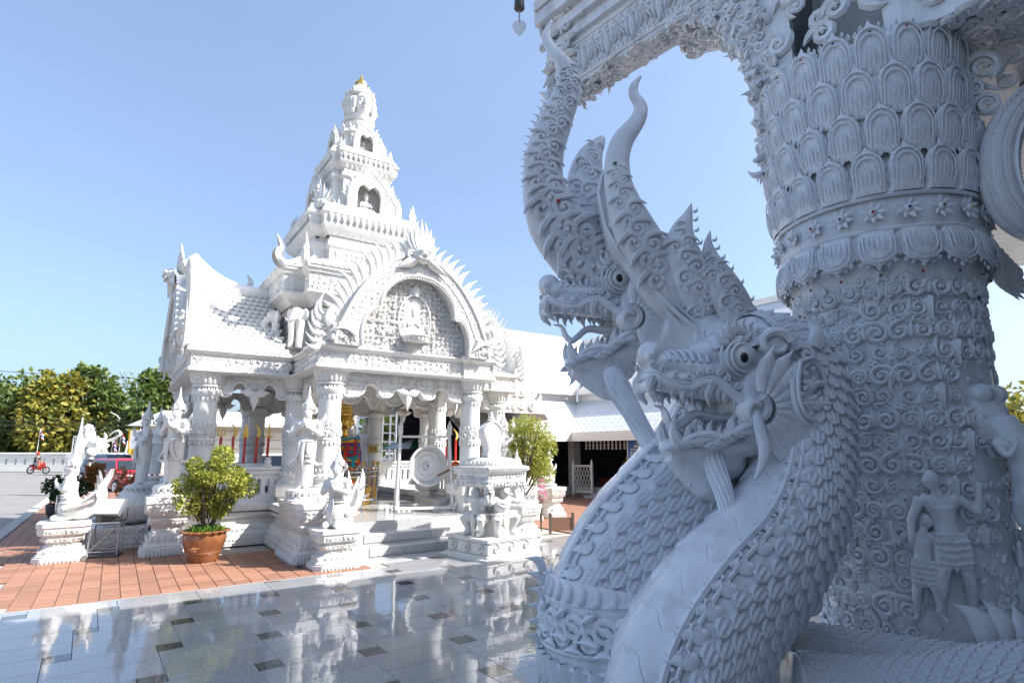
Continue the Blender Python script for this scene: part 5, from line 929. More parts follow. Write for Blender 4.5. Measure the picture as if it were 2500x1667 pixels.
# --- floodlight on a steel stand
fl = thing('floodlight', 'large rectangular floodlight on a folding steel stand', 'floodlight', (-6.62, 9.72, 0), 20, None, .85); M['lens'] = mat('floodlight_glass', (.62, .66, .66), .08, .6, coat=1)
for x, y in ((-.24, -.16), (.24, -.16), (-.24, .16), (.24, .16)): obj('leg', J(tube([(x, y, 0), (x * .96, y * .9, .62)], .014, 6)), M['greymetal'], fl)
obj('stand_frame', J([tube([(-.23, s * .15, .62), (.23, s * .15, .62)], .014, 6) for s in (-1, 1)] + [tube([(s * .23, -.15, .62), (s * .23, .15, .62)], .014, 6) for s in (-1, 1)] + [tube([(-.24, s * .16, .10), (.24, s * .16, .10)], .012, 6) for s in (-1, 1)] + [tube([(-.23, -.16, .1), (.23, -.16, .6)], .010, 6)]), M['greymetal'], fl); obj('ballast', bbox(-.3, .26, -.2, .2, 0, .04, .01), M['potdk'], fl, 0)
hd_ = obj('lamp_housing', J(box(-.27, .27, -.04, .03, -.17, .17), box(-.17, .17, .03, .12, -.11, .11)), M['greymetal'], fl, 0, loc=(0, 0, .90), rot=(R(-30), 0, R(-25))); obj('lens', box(-.25, .25, -.048, -.041, -.15, .15), M['lens'], hd_, 0); obj('bracket', J(tube([(-.3, 0, .88), (-.3, 0, .66), (.3, 0, .66), (.3, 0, .88)], .014, 6), box(-.2, .2, -.08, .08, .63, .76)), M['potdk'], fl, 0)
# ================================================================ inside the shrine
def TP(x, y, z=0): q = TW(x, y); return (q[0], q[1], z)
# gold four-faced seated image wrapped in cloth
br_ = thing('gold_image', 'gold four-faced deity image wrapped in bright striped cloths inside the shrine', 'statue', TP(-.12, -.55, .5), 20)
obj('pedestal', J(lathe([(.55, 0), (.55, .12), (.45, .16), (.42, .45), (.5, .5), (.5, .58), (.38, .62)], 8)), M['gold'], br_); obj('drape', lathe([(.44, .3), (.46, .42), (.52, .52)], 16, False), M['red'], br_)
gb_ = [ell((0, 0, .85), (.36, .30, .28), 14, 10), limb([(0, 0, .8), (0, 0, 1.5)], [.26, .22], 12), limb([(0, 0, 1.5), (0, 0, 1.72)], [.1, .09], 8), ell((0, 0, 1.85), (.17, .17, .2), 14, 10)]
for f in range(4): gb_.append(J(ell((0, -.12, 1.84), (.11, .08, .15), 10, 8), ell((0, -.205, 1.83), (.018, .025, .04), 6, 5), ell((-.045, -.185, 1.87), (.022, .015, .01), 6, 5), ell((.045, -.185, 1.87), (.022, .015, .01), 6, 5), ell((0, -.19, 1.765), (.03, .015, .01), 6, 5), limb([(.2, 0, 1.45), (.32, -.06, 1.2), (.12, -.26, 1.1)], [.07, .055, .04])).rz(90 * f))
bo_ = obj('figure', rm('gold_body', J(gb_), .016, M['gold'], 1), None, br_); obj('crown', J(lathe([(.19, 1.98), (.2, 2.02), (.16, 2.07), (.165, 2.12), (.13, 2.16), (.135, 2.21), (.10, 2.25), (.105, 2.30), (.07, 2.34), (.075, 2.38), (.04, 2.44), (.01, 2.62)], 14)), M['gold'], bo_)
rr_ = random.Random(31)
CLO = [mat('cloth_%d' % i, c, .8) for i, c in enumerate(((.02, .20, .45), (.75, .10, .02), (.02, .28, .10), (.70, .03, .20), (.05, .06, .35), (.75, .40, .03), (.02, .30, .45), (.45, .02, .05)))]
for k in range(15):
    z = .72 + .052 * k; r_ = np.interp(z, [.7, 1.0, 1.5], [.30, .40, .33]); obj('wrapped_cloth', tube([(r_ * math.cos(a), r_ * .95 * math.sin(a), z + .03 * math.sin(a + k) + rr_.uniform(-.012, .012)) for a in np.linspace(0, 2 * PI, 19)], .035, 6, .8), CLO[k % 8], br_)
for k in range(14): a = rr_.uniform(-2.2, .3) ; obj('cloth_tail', G([(.36 * math.cos(a) + dx, .36 * math.sin(a) - .03 - .03 * i, z_ - .10 * i) for i, z_ in enumerate([rr_.uniform(.9, 1.45)] * 4) for dx in (-.03, .04)], [(0, 1, 3, 2), (2, 3, 5, 4), (4, 5, 7, 6)]), CLO[(k * 3) % 8], br_, 0)
obj('garland', J([beads([(.24 * math.sin(a), -.26 - .02 * math.cos(a), 1.45 - .28 * math.cos(a)) for a in np.linspace(-1.5, 1.5, 19)], .025, 6)]), CLO[3], br_, kind='stuff')
# round rail
rl = thing('round_railing', 'round steel and brass railing around the gold image', 'railing', TP(-.1, -.75, .5), 34.5)
for z in (.12, .62, .72): obj('hoop', tube([(.72 * math.cos(a), .72 * math.sin(a), z) for a in np.linspace(0, 2 * PI, 41)], .016, 6), M['steel'], rl)
for k in range(40): a = 2 * PI * k / 40; obj('baluster', J(tube([(.72 * math.cos(a), .72 * math.sin(a), .12), (.72 * math.cos(a), .72 * math.sin(a), .72)], .010, 5), ell((.72 * math.cos(a), .72 * math.sin(a), .78), (.02, .02, .035), 6, 5)), M['gold'] if k % 2 else M['steel'], rl)
for k in range(8): a = 2 * PI * k / 8 + .2; p_ = obj('post', lathe([(.035, 0), (.03, .85)], 10), M['steel'], rl, loc=(.72 * math.cos(a), .72 * math.sin(a), 0)); obj('finial', ell((0, 0, .89), (.045, .045, .06), 10, 8), M['gold'], p_)
obj('altar_table', lathe([(.6, 0), (.6, .3), (.62, .32), (.62, .36)], 20), M['gold'], rl)
# gong on a white stand
go = thing('gong_stand', 'white painted frame with a hanging white gong and castors', 'gong', TP(.72, -3.10, .5), 14)
for sx in (-1, 1):
    for sy in (-1, 1): obj('strut', tube([(sx * .55, sy * .35, .08), (sx * .50, 0, 1.52)], .026, 8), M['smooth'], go); obj('castor', lathe([(.035, -.02), (.035, .02)], 12).rx(90), M['greymetal'], go, loc=(sx * .55, sy * .35, .035))
    obj('upright', box(sx * .50 - .03, sx * .50 + .03, -.03, .03, .08, 1.52), M['smooth'], go, 0); obj('spear_finial', J(box(sx * .50 - .045, sx * .50 + .045, -.045, .045, 1.50, 1.62), lathe([(.045, 1.62), (.055, 1.66), (.03, 1.72), (.003, 1.80)], 8).mv(sx * .5, 0, 0)), M['smooth'], go, 30); obj('foot_bar', box(sx * .55 - .025, sx * .55 + .025, -.38, .38, .06, .11), M['smooth'], go, 0)
obj('base_rail', J([box(-.55, .55, s * .35 - .025, s * .35 + .025, .06, .11) for s in (-1, 1)]), M['smooth'], go, 0); obj('crossbar', tube([(-.52, 0, 1.46), (.52, 0, 1.46)], .022, 8), M['smooth'], go)
gg_ = obj('gong', J(lathe([(.001, -.05), (.07, -.05), (.09, -.02), (.12, 0), (.36, .0), (.40, .02), (.41, .10), (.37, .10)], 32, False)).rx(90), M['smooth'], go, 40, loc=(.05, 0, .88), rot=(0, 0, R(18))); obj('boss_mark', ell((0, -.055, 0), (.018, .008, .022), 10, 6), M['dark'], gg_); obj('hanging_cord', J([tube([(s * .12, 0, .40), (s * .1, 0, .58)], .006, 5) for s in (-1, 1)]), M['flagw'], gg_)
for r_ in (.2, .3): obj('ring', tube([(r_ * math.cos(a), -.004, r_ * math.sin(a)) for a in np.linspace(0, 2 * PI, 33)], .006, 5), M['smooth'], gg_)
ml = thing('gong_mallet', 'orange padded gong mallet with a wooden handle by the right front column', 'mallet', TP(1.18, -3.42, 1.32), 14); obj('handle', tube([(-.30, -.1, -.13), (.0, 0, .0)], .022, 8), mat('worn_wood', (.25, .13, .07), .6, .3, .3, 30, .3, 10), ml); obj('padded_head', J(ell((.07, .02, .05), (.11, .11, .10), 14, 10)), mat('orange_cloth', (.60, .13, .03), .8, .2, .6, 30, .3, 15), ml)
# ceremonial weapons in racks
def weapons(label, loc, rz, kinds):
    o = thing('weapon_rack', label, 'weapons', loc, rz, 'racks of ceremonial weapons'); obj('rail', box(-.5, .5, -.04, .04, 0, .06), M['smooth'], o, 0)
    for k, kd in enumerate(kinds):
        x = -.42 + .84 * k / (len(kinds) - 1); w_ = obj('shaft', lathe([(.028, 0), (.024, .52)], 8), M['red'], o, loc=(x, 0, .04))
        if kd == 0: g = J([tube([(s * .09, 0, .56), (s * .08, 0, .72), (s * .07, 0, .84)], [.02, .016, .003], 6) for s in (-1, 0, 1)] + [tube([(-.09, 0, .57), (.09, 0, .57)], .02, 6)])
        elif kd == 1: g = flame(.42, .16, .05, 0, 9, 6, 0).mv(0, 0, .5)
        elif kd == 2: g = flame(.42, .08, .04, .15, 9, 6, .25).mv(0, 0, .5)
        else: g = J(flame(.42, .07, .05, 0, 9, 6, 0).mv(0, 0, .52), box(-.12, .12, -.015, .015, .52, .56))
        obj('gilt_head', g.mv(0, 0, -.5).sc(.68).mv(0, 0, .5), M['goldpaint'], w_)
    return o
weapons('gilt weapons on red shafts above the left wing balustrade', TP(-2.45, -1.80, 1.38), 34.5, (0, 2, 1, 2, 3)); weapons('gilt weapons on red shafts above the right wing balustrade', TP(2.35, -1.7, 1.38), 34.5, (0, 2, 1, 2))
vs_ = thing('white_vase', 'small white vase on the left wing balustrade', 'vase', TP(-2.05, -1.98, 1.385), 0); obj('vase', lathe([(.09, 0), (.09, .02), (.05, .04), (.07, .10), (.04, .14), (.07, .17)], 14), M['smooth'], vs_)
# red stool stand, plaque
rs2 = thing('red_stand', 'tall orange-red metal stand with two legs behind the gong', 'stand', TP(.30, 1.0, .5), 25)
for x in (-.3, .3): obj('leg', J(box(x - .03, x + .03, -.03, .03, .0, .55), lathe([(.03, .5), (.09, .62)], 8).mv(x, 0, 0)), mat('orange_red_paint', (.62, .09, .04), .4), rs2, 0)
obj('top', J(box(-.42, -.12, -.15, .15, .6, 1.0), box(-.42, .42, -.17, .17, 1.0, 1.05), box(-.3, .3, -.015, .015, .15, .19)), bpy.data.materials['orange_red_paint'], rs2, 0)
pq = thing('column_plaque', 'small yellow lettered plaque on an inner shrine column', 'plaque', TP(1.46, 1.71, 1.62), 12); obj('plate', box(-.13, .13, -.012, 0, 0, .2), mat('yellow_plate', (.62, .46, .12), .5), pq, 0); obj('lettering', squiggles(.2, ((.03, 1), (.08, 1), (.13, 1)), 5, .03, .004, y=-.014), M['potdk'], pq, 0, kind='stuff')
yp = thing('yellow_flowers', 'bundle of yellow garlands hung by the left front column', 'garland', TP(-1.72, -3.2, 1.25), 0); obj('garland', beads([(.05 * math.sin(k * 2.1), .05 * math.cos(k * 1.7), .02 * k) for k in range(14)], .04, 7), M['goldpaint'], yp, kind='stuff')
# ================================================================ hall on the right
KX, KY = 2.25, 21.8; hall = thing('tiled_hall', 'long white hall with two-tiered grey-white tiled roofs and an open front', 'hall', (KX, KY, 0), 34.5)
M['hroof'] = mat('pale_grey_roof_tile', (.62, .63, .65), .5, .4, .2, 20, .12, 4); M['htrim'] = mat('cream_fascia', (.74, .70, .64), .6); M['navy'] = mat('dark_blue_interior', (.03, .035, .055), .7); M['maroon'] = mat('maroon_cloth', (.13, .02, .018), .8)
# local frame: -Y wing runs along x=0 towards the camera (front faces -X); +... left wing along -X (front faces -Y)
def hroof(x0, y0, x1, y1, z0, z1, nx_, ny_, name, rows):
    """slope from eave line (x0,y0)-(x1,y1) rising inwards by (nx_,ny_)"""
    e0, e1_, n_ = np.array((x0, y0, z0)), np.array((x1, y1, z0)), np.array((nx_, ny_, z1 - z0)); o = obj(name, G([e0, e1_, e1_ + n_, e0 + n_], [(0, 1, 2, 3)]), M['hroof'], hall, 0)
    L = np.linalg.norm(e1_ - e0); xa = (e1_ - e0) / L; za = n_ / np.linalg.norm(n_); ya = np.cross(za, xa); 
    if ya[2] > 0: xa = -xa; ya = np.cross(za, xa)
    gs = []; nc = int(L / .30); sl_len = np.linalg.norm(n_); tl_ = prism([(-.148, .30), (-.148, .05), (0, 0), (.148, .05), (.148, .30)], .02)
    for k in range(rows):
        for i in range(nc):
            p = e0 + (e1_ - e0) * (i + .5 * (1 + k % 2) * .999) / nc + za * sl_len * k / rows; z2 = za + ya * -.08; gs.append(tl_.m(basis(p - ya * .03, xa, ya, z2)))
    obj('roof_tiles', J(gs), M['hroof'], o, kind='stuff'); return o
hroof(-.05, -11, -.05, 2.6, 2.30, 3.75, 2.6, 0, 'lower_roof', 9); hroof(-4.8, -.05, 2.6, -.05, 2.30, 3.75, 0, 2.6, 'lower_roof', 9)
hroof(2.3, -11, 2.3, 6.5, 4.30, 7.4, 4.2, 0, 'upper_roof', 16); hroof(-4.8, 2.3, 6.5, 2.3, 4.30, 7.4, 0, 4.2, 'upper_roof', 16)
obj('fascia', J(box(-.12, -.02, -11, -.02, 2.02, 2.34), box(-4.8, -.13, -.12, -.02, 2.02, 2.34), box(2.2, 2.3, -11, 2.19, 4.05, 4.36), box(-4.8, 2.19, 2.2, 2.3, 4.05, 4.36)), M['htrim'], hall, 0); obj('clerestory', J(box(2.55, 2.7, -11, 2.5, 3.6, 4.2), box(-4.8, 2.5, 2.55, 2.7, 3.6, 4.2)), M['wallwhite'], hall, 0); obj('ridge_cap', J(box(6.3, 6.7, -11, 6.2, 7.35, 7.6), box(-4.8, 6.7, 6.31, 6.7, 7.35, 7.61)), M['wallwhite'], hall, 0); obj('valley', tube([(0, 0, 2.3), (2.6, 2.6, 3.76)], .06, 6), M['kerb'], hall)
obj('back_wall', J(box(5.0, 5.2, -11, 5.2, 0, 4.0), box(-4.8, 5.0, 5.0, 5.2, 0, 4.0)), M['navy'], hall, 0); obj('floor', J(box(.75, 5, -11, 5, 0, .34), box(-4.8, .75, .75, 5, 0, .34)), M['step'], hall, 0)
for k, (x, z) in enumerate(((.35, .17), (.0, .09))): obj('step', J(box(x, .75, -11, -.6, 0, z)), M['step'], hall, 0)
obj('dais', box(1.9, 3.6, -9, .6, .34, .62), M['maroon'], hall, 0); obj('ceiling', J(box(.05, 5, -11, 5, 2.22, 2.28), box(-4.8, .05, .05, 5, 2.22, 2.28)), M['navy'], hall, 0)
for x, y in ((.85, .85), (.85, -3.4), (.85, -7.0), (-3.5, .85)): obj('pillar', box(x - .17, x + .17, y - .17, y + .17, 0, 2.215), M['kerb'], hall, 0)
spn = lathe([(.02, 0), (.045, .05), (.02, .1), (.05, .16), (.02, .22), (.04, .27), (.015, .33)], 8); SPM = mesh('spindle', spn, M['wallwhite'])
for k in range(46): link('spindle', SPM, hall, loc=(.55, -.2 - .2 * k, 1.72) if k < 34 else (-.3 - .35 * (k - 34), .55, 1.72))
# gable porch of the hall seen behind the shrine
gp = obj('porch_gable', prism([(-2.6, 0), (2.6, 0), (0, 3.0)], .25), M['wallwhite'], hall, 0, loc=(-4.9, -1.2, 2.9), rot=(0, 0, 0)); obj('gable_teeth', J([flame(.42, .2, .1, .1, 6, 5, .2).ry(s * 40).mv(s * (2.6 - 2.5 * u), 0, 2.9 * u + .02) for s in (-1, 1) for u in np.linspace(.03, .95, 13)]), M['wallwhite'], gp); obj('gable_scrolls', scrollfield(4.4, 2.4, .17, 8, .3, inside=lambda x, z: abs(x) < 2.4 - z * .9).mv(0, -.13, .05), M['wallwhite'], gp, kind='stuff')
obj('porch_roof', G([(-7.7, -1.3, 2.7), (-4.9, -1.3, 6.0), (-4.9, 5, 6.0), (-7.7, 5, 2.7), (-2.1, -1.3, 2.7), (-2.1, 5, 2.7)], [(0, 1, 2, 3), (1, 4, 5, 2)]), M['hroof'], hall, 0)
# stools with gilt bowls
def HW(x, y): c, s = math.cos(TH), math.sin(TH); return (KX + c * x - s * y, KY + s * x + c * y)
M['bluepl'] = mat('blue_plastic', (.03, .09, .35), .4); M['gilt'] = mat('gilt_bowl', (.55, .33, .07), .3, metal=.8)
stg = [tube([(sx * .13, sy * .13, .43), (sx * .19, sy * .19, 0)], [.022, .026], 5) for sx in (-1, 1) for sy in (-1, 1)]
for k in range(7):
    q = HW(2.4 - .1 * (k % 2), -.4 - .62 * k); st_o = thing('stool', ('first', 'second', 'third', 'fourth', 'fifth', 'sixth', 'last')[k] + ' blue plastic stool from the lattice gate inside the hall', 'stool', (q[0], q[1], .62), 20, 'blue stools in the hall'); obj('seat', bbox(-.16, .16, -.16, .16, .42, .47, .02), M['bluepl'], st_o, 0)
    for g in stg: obj('leg', g, M['bluepl'], st_o)
    gbx = thing('gilt_bowl', ('first', 'second', 'third', 'fourth', 'fifth', 'sixth', 'last')[k] + ' gilt alms bowl with fan, standing on the stools in the hall', 'bowl', (q[0], q[1], 1.09), 20, 'gilt bowls on the stools'); obj('bowl', lathe([(.08, 0), (.14, .06), (.15, .14), (.10, .2), (.11, .22)], 14), M['gilt'], gbx); obj('fan', prism([(0, 0), (.12, .08), (.22, .34), (.12, .42), (-.02, .2)], .03).mv(.05, .1, .04), M['gilt'], gbx, 0)
# lattice gate
lt = thing('lattice_gate', 'white lattice gate panel in front of the hall pillar', 'gate', (*HW(.42, -.1), .05), -42); 
for x in (-.42, .42): obj('post', J(box(x - .04, x + .04, -.04, .04, 0, 1.15), lathe([(.04, 1.15), (.05, 1.2), (.005, 1.32)], 8).mv(x, 0, 0)), M['wallwhite'], lt, 0)
obj('rails', J(box(-.42, .42, -.03, .03, .1, .16), box(-.42, .42, -.03, .03, 1.04, 1.1)), M['wallwhite'], lt, 0)
for k in range(12):
    for s in (-1, 1):
        x0 = -.40 + .80 * (k - 3) / 6; pts = [(x0 + s * t_ * .4, t_) for t_ in np.linspace(0, .94, 30)]; pts = [(x, z) for x, z in pts if -.4 < x < .4]
        if len(pts) > 2: obj('slat', tube([(pts[0][0], -.012 * s, .14 + pts[0][1] * .95), (pts[-1][0], -.012 * s, .14 + pts[-1][1] * .95)], .014, 4), M['wallwhite'], lt, 0)
# blue notice sign
sg2 = thing('notice_sign', 'blue notice sign with rows of white lettering hung in the hall opening', 'sign', (*HW(.62, -3.15), 1.22), -14); obj('board', box(-.62, .62, -.02, .02, 0, .82), mat('blue_sign', (.05, .13, .42), .5), sg2, 0); obj('lettering', J(squiggles(1.1, ((.68, .6), (.57, .75)), 2, .07, .011, y=-.03), squiggles(1.1, ((.47, .95), (.37, 1), (.27, 1), (.17, 1), (.07, 1)), 3, .055, .010, y=-.03)), M['flagw'], sg2, 0, kind='stuff'); obj('frame', J(box(-.65, -.62, -.03, .03, -.03, .85), box(.62, .65, -.03, .03, -.03, .85), box(-.62, .62, -.03, .03, .82, .85), box(-.62, .62, -.03, .03, -.03, 0)), M['flagw'], sg2, 0)
# low easel on the paving
ez = thing('low_board', 'low weathered brown board on wooden legs near the right pedestal', 'board', (1.06, 12.35, 0), 10, None, .68); M['wood'] = mat('weathered_wood', (.14, .115, .09), .8, .2, .5, 25, .4, 6); obj('panel', box(-.38, .30, -.02, .02, .08, .46), mat('rusty_panel', (.16, .12, .10), .7, .3, .3, 20, .5, 5, var2=(.26, .10, .05)), ez, 0)
for x in (-.40, .32): obj('leg', box(x - .035, x + .035, -.04, .04, 0, .60), M['wood'], ez, 0)
# green umbrella, white scaffold and naga tip beyond the shrine
um = thing('umbrella', 'green and white market umbrella seen behind the gong', 'umbrella', (at(1015, 24), 24, 0), 0); obj('canopy', J([G([(0, 0, 2.35), (1.5 * math.cos(a), 1.5 * math.sin(a), 1.75), (1.5 * math.cos(a + PI / 4), 1.5 * math.sin(a + PI / 4), 1.75)], None, [(0, 1, 2)]) for a in np.arange(0, 2 * PI, PI / 2)]), mat('green_canvas', (.03, .22, .10), .7), um, 0); obj('white_gores', J([G([(0, 0, 2.35), (1.5 * math.cos(a), 1.5 * math.sin(a), 1.75), (1.5 * math.cos(a + PI / 4), 1.5 * math.sin(a + PI / 4), 1.75)], None, [(0, 1, 2)]) for a in np.arange(PI / 4, 2 * PI, PI / 2)]), M['flagw'], um, 0); obj('pole', lathe([(.03, 0), (.03, 2.3)], 8), M['wallwhite'], um)
sf = thing('white_scaffold', 'white metal lattice tower seen between the shrine columns', 'tower', (at(948, 30), 30, -.1), 0)
for x in (-.35, .05, .35): obj('upright', box(x - .04, x + .04, -.04, .04, 0, 5.2), M['smooth'], sf, 0)
for k in range(11): obj('rung', box(-.35, .35, -.03, .03, .4 + .45 * k, .47 + .45 * k), M['smooth'], sf, 0)
# power lines
M['wire'] = mat('black_cable', (.03, .03, .03), .6)
for k, (a, b, c) in enumerate((((-75, 55, 11.3), (-20, 60, 8.6), 'power cable crossing above the left trees'), ((-70, 50, 5.4), (-22, 52, 4.4), 'upper power cable in front of the trees'), ((-70, 50, 5.0), (-22, 52, 4.0), 'middle power cable in front of the trees'), ((-70, 50, 4.5), (-22, 52, 3.6), 'lower power cable in front of the trees'), ((4, 30, 9.3), (26, 36, 12.2), 'upper power cable crossing the sky beside the carved column'), ((4, 30, 8.9), (26, 36, 11.8), 'lower power cable crossing the sky beside the carved column'))):
    P = [np.array(a) + (np.array(b) - np.array(a)) * t_ - np.array((0, 0, .6 * 4 * t_ * (1 - t_))) for t_ in np.linspace(0, 1, 20)]; w_ = obj('power_cable', tube(P, .03, 5), M['wire']); tag(w_, c, 'cable', 'overhead power cables')
# ================================================================ foreground: two nagas, the carved column, the porch
def PX(px, py, Y):
    t = R(TILT); f = 2500 * FOC / 36; a = (px - 1250) / f; b = (833.5 - py) / f
    r = np.array((a, math.cos(t) - b * math.sin(t), math.sin(t) + b * math.cos(t))); return np.array((0, 0, CAM_H)) + r * (Y / r[1])
SV, SR = M['silver'], M['silver_relief']
def pxpath(L, n, fy=None):
    """L: (px, py, Y, half width in px) -> world points, radii"""
    P = np.array([PX(a, b, c) for a, b, c, _ in L]); t_ = R(TILT); dep = P[:, 1] * math.cos(t_) + (P[:, 2] - CAM_H) * math.sin(t_); rr = np.array([w_ * min(dd, c) / 1389 * .98 for dd, (a, b, c, w_) in zip(dep, L)])
    Q = spl(np.concatenate([P, rr[:, None]], 1), n); return Q[:, :3], np.maximum(Q[:, 3], .003)
# scale: rounded plate, lies in XZ with the free end down (-Z), raised to -Y
def mkscale(w_=1.0, L=1.32, d=.38):
    v = []; nu, nv = 5, 7
    for i in range(nu + 1):
        u = i / nu; wd = .5 * w_ * (.98 if u < .5 else .98 - .46 * ((u - .5) / .5) ** 2.0)
        for j in range(nv):
            s = -1 + 2 * j / (nv - 1)
            rid = .10 * d * math.cos(s * 9.4) if 0 < i < nu else 0
            v.append((s * wd, -d * (.06 + .94 * u ** 1.1) * (1 - .40 * s * s) - rid, .35 * L - L * u + (.16 * L * s * s if i == nu else 0)))
    n0 = len(v); 
    q = list(map(tuple, grid_faces(nu + 1, nv, False)[:, ::-1]))
    for j in range(nv): x, y, z = v[nu * nv + j]; v.append((x * .9, .05, z + .02))
    q += [(nu * nv + j, nu * nv + j + 1, n0 + j + 1, n0 + j)[::-1] for j in range(nv - 1)]
    for sd in (0, nv - 1):
        b0 = len(v); v += [(v[i * nv + sd][0] * .95, .05, v[i * nv + sd][2]) for i in range(nu + 1)]
        q += [(i * nv + sd, (i + 1) * nv + sd, b0 + i + 1, b0 + i) for i in range(nu)]
    return G(v, q)
SCG = mkscale(); SCM = mesh('scale', SCG, SV, 35)
def snake(root, L, bel, n=90, belly=(.0, 38), scales=(62, 250), ds=.062, dw=.078, plates=9, u0=0, u1=1, su0=None, name='body', maxparts=290, leafside=(1, -1)):
    """body tube with belly plates, beaded ridge, leaf border and overlapping scales; bel = belly direction per control point"""
    P, r = pxpath(L, n); Bd = spl(np.array(bel, float), n); T, N, Bn = frames(P, Bd)
    rt = np.array(root.location)
    def S(u, ang, off=0.0):
        k = min(max(u, 0), 1) * (n - 1); i = min(int(k), n - 2); f = k - i; lp = lambda A: A[i] * (1 - f) + A[i + 1] * f
        a = -R(ang); d = lp(N) * math.cos(a) + lp(Bn) * math.sin(a); d /= np.linalg.norm(d); t = lp(T); t /= np.linalg.norm(t)
        return lp(P) - rt + d * (lp(r) + off), d, t, lp(r)
    body = obj(name, tube(P - rt, r, 28, 1.0, Bd), SV, root, 180)
    ha = belly[1]
    for k in range(plates):
        a0, a1 = u0 + (u1 - u0) * k / plates, u0 + (u1 - u0) * (k + 1.06) / plates; v = []; na = 12
        for i in range(6):
            for j in range(na + 1):
                an = -ha + 2 * ha * j / na; s = abs(an) / ha
                uu = a0 + (a1 - a0) * (i / 5) - (u1 - u0) / plates * .35 * (math.cos(s * PI * 1.5) * .5 + .5 if s < .67 else .0) + (u1 - u0) / plates * .10 * math.cos(s * 9)
                v.append(S(uu, an,  .002 + .009 * (i / 5) if i < 5 else -.004)[0])
        obj('belly_plate', G(v, grid_faces(6, na + 1, False)), SV, body, 60)
    for sd in leafside:
        us = np.linspace(u0, u1, 60)
        obj('ridge_rope', J(tube([S(u, sd * (ha + 2), .008)[0] for u in us], .016, 6), tube([S(u, sd * (ha + 11), .006)[0] for u in us], .010, 6)), SV, body)
        bd = [S(u, sd * (ha + 6.5), .010)[0] for u in np.arange(u0, u1, .022)]
        obj('bead_row', beads(bd, .0095, 7), SV, body, kind='stuff')
        LN = np.linalg.norm(np.diff(P, axis=0), axis=1).sum(); nl = int(LN * (u1 - u0) / .085)
        lg = J(leaf(.115, .070, .09, .9, 6, 4), curl(.020, 1.3, .30, 10, 5, .3).mv(.028, -.004, .028), leaf(.06, .03, .12, .5, 4, 2).ry(30).mv(.02, 0, .05)); lm = mesh('border_leaf', lg if sd > 0 else lg.mirx(), SV)
        for i in range(nl):
            u = u0 + (u1 - u0) * (i + .2) / nl; p, d, t, rr = S(u, sd * (ha + 19), .003); z = t * .86 + np.cross(t, d) * (-.5 * sd) * -1; z -= d * (z @ d); z /= np.linalg.norm(z)
            link('border_leaf', lm, body, M=basis(p, np.cross(-d, z), -d, z))
    # scales
    LN = np.linalg.norm(np.diff(P, axis=0), axis=1).sum(); s0 = u0 if su0 is None else su0; rows = int(LN * (u1 - s0) / ds); spots = []
    for k in range(rows):
        u = s0 + (u1 - s0) * (k + .5) / rows; _, _, _, rr = S(u, 0); arc = R(scales[1] - scales[0]) * rr; m_ = max(3, int(arc / dw))
        for j in range(m_):
            an = scales[0] + (scales[1] - scales[0]) * (j + (.5 if k % 2 else 0) + .25) / m_
            p, d, t, _ = S(u, an, .0); w_ = arc / m_
            spots.append((p, d, t, w_))
    spots.sort(key=lambda s: s[1] @ np.array((.35, 1, 0)))
    rs = random.Random(3); rest_ = []
    for k, (p, d, t, w_) in enumerate(spots):
        z = -t + d * .0; y = -d; x = np.cross(y, z); a = R(rs.uniform(-5, 5)); s = w_ * 1.06 * rs.uniform(.95, 1.05)
        Mx = basis(p, x, y, z) @ Matrix.Rotation(a, 4, 'Y') @ Matrix.Scale(s, 4)
        if k < maxparts: link('scale', SCM, body, M=Mx)
        else: rest_.append(SCG.m(Mx))
    if rest_: obj('far_scales', J(rest_), SV, body, kind='stuff')
    return body, S
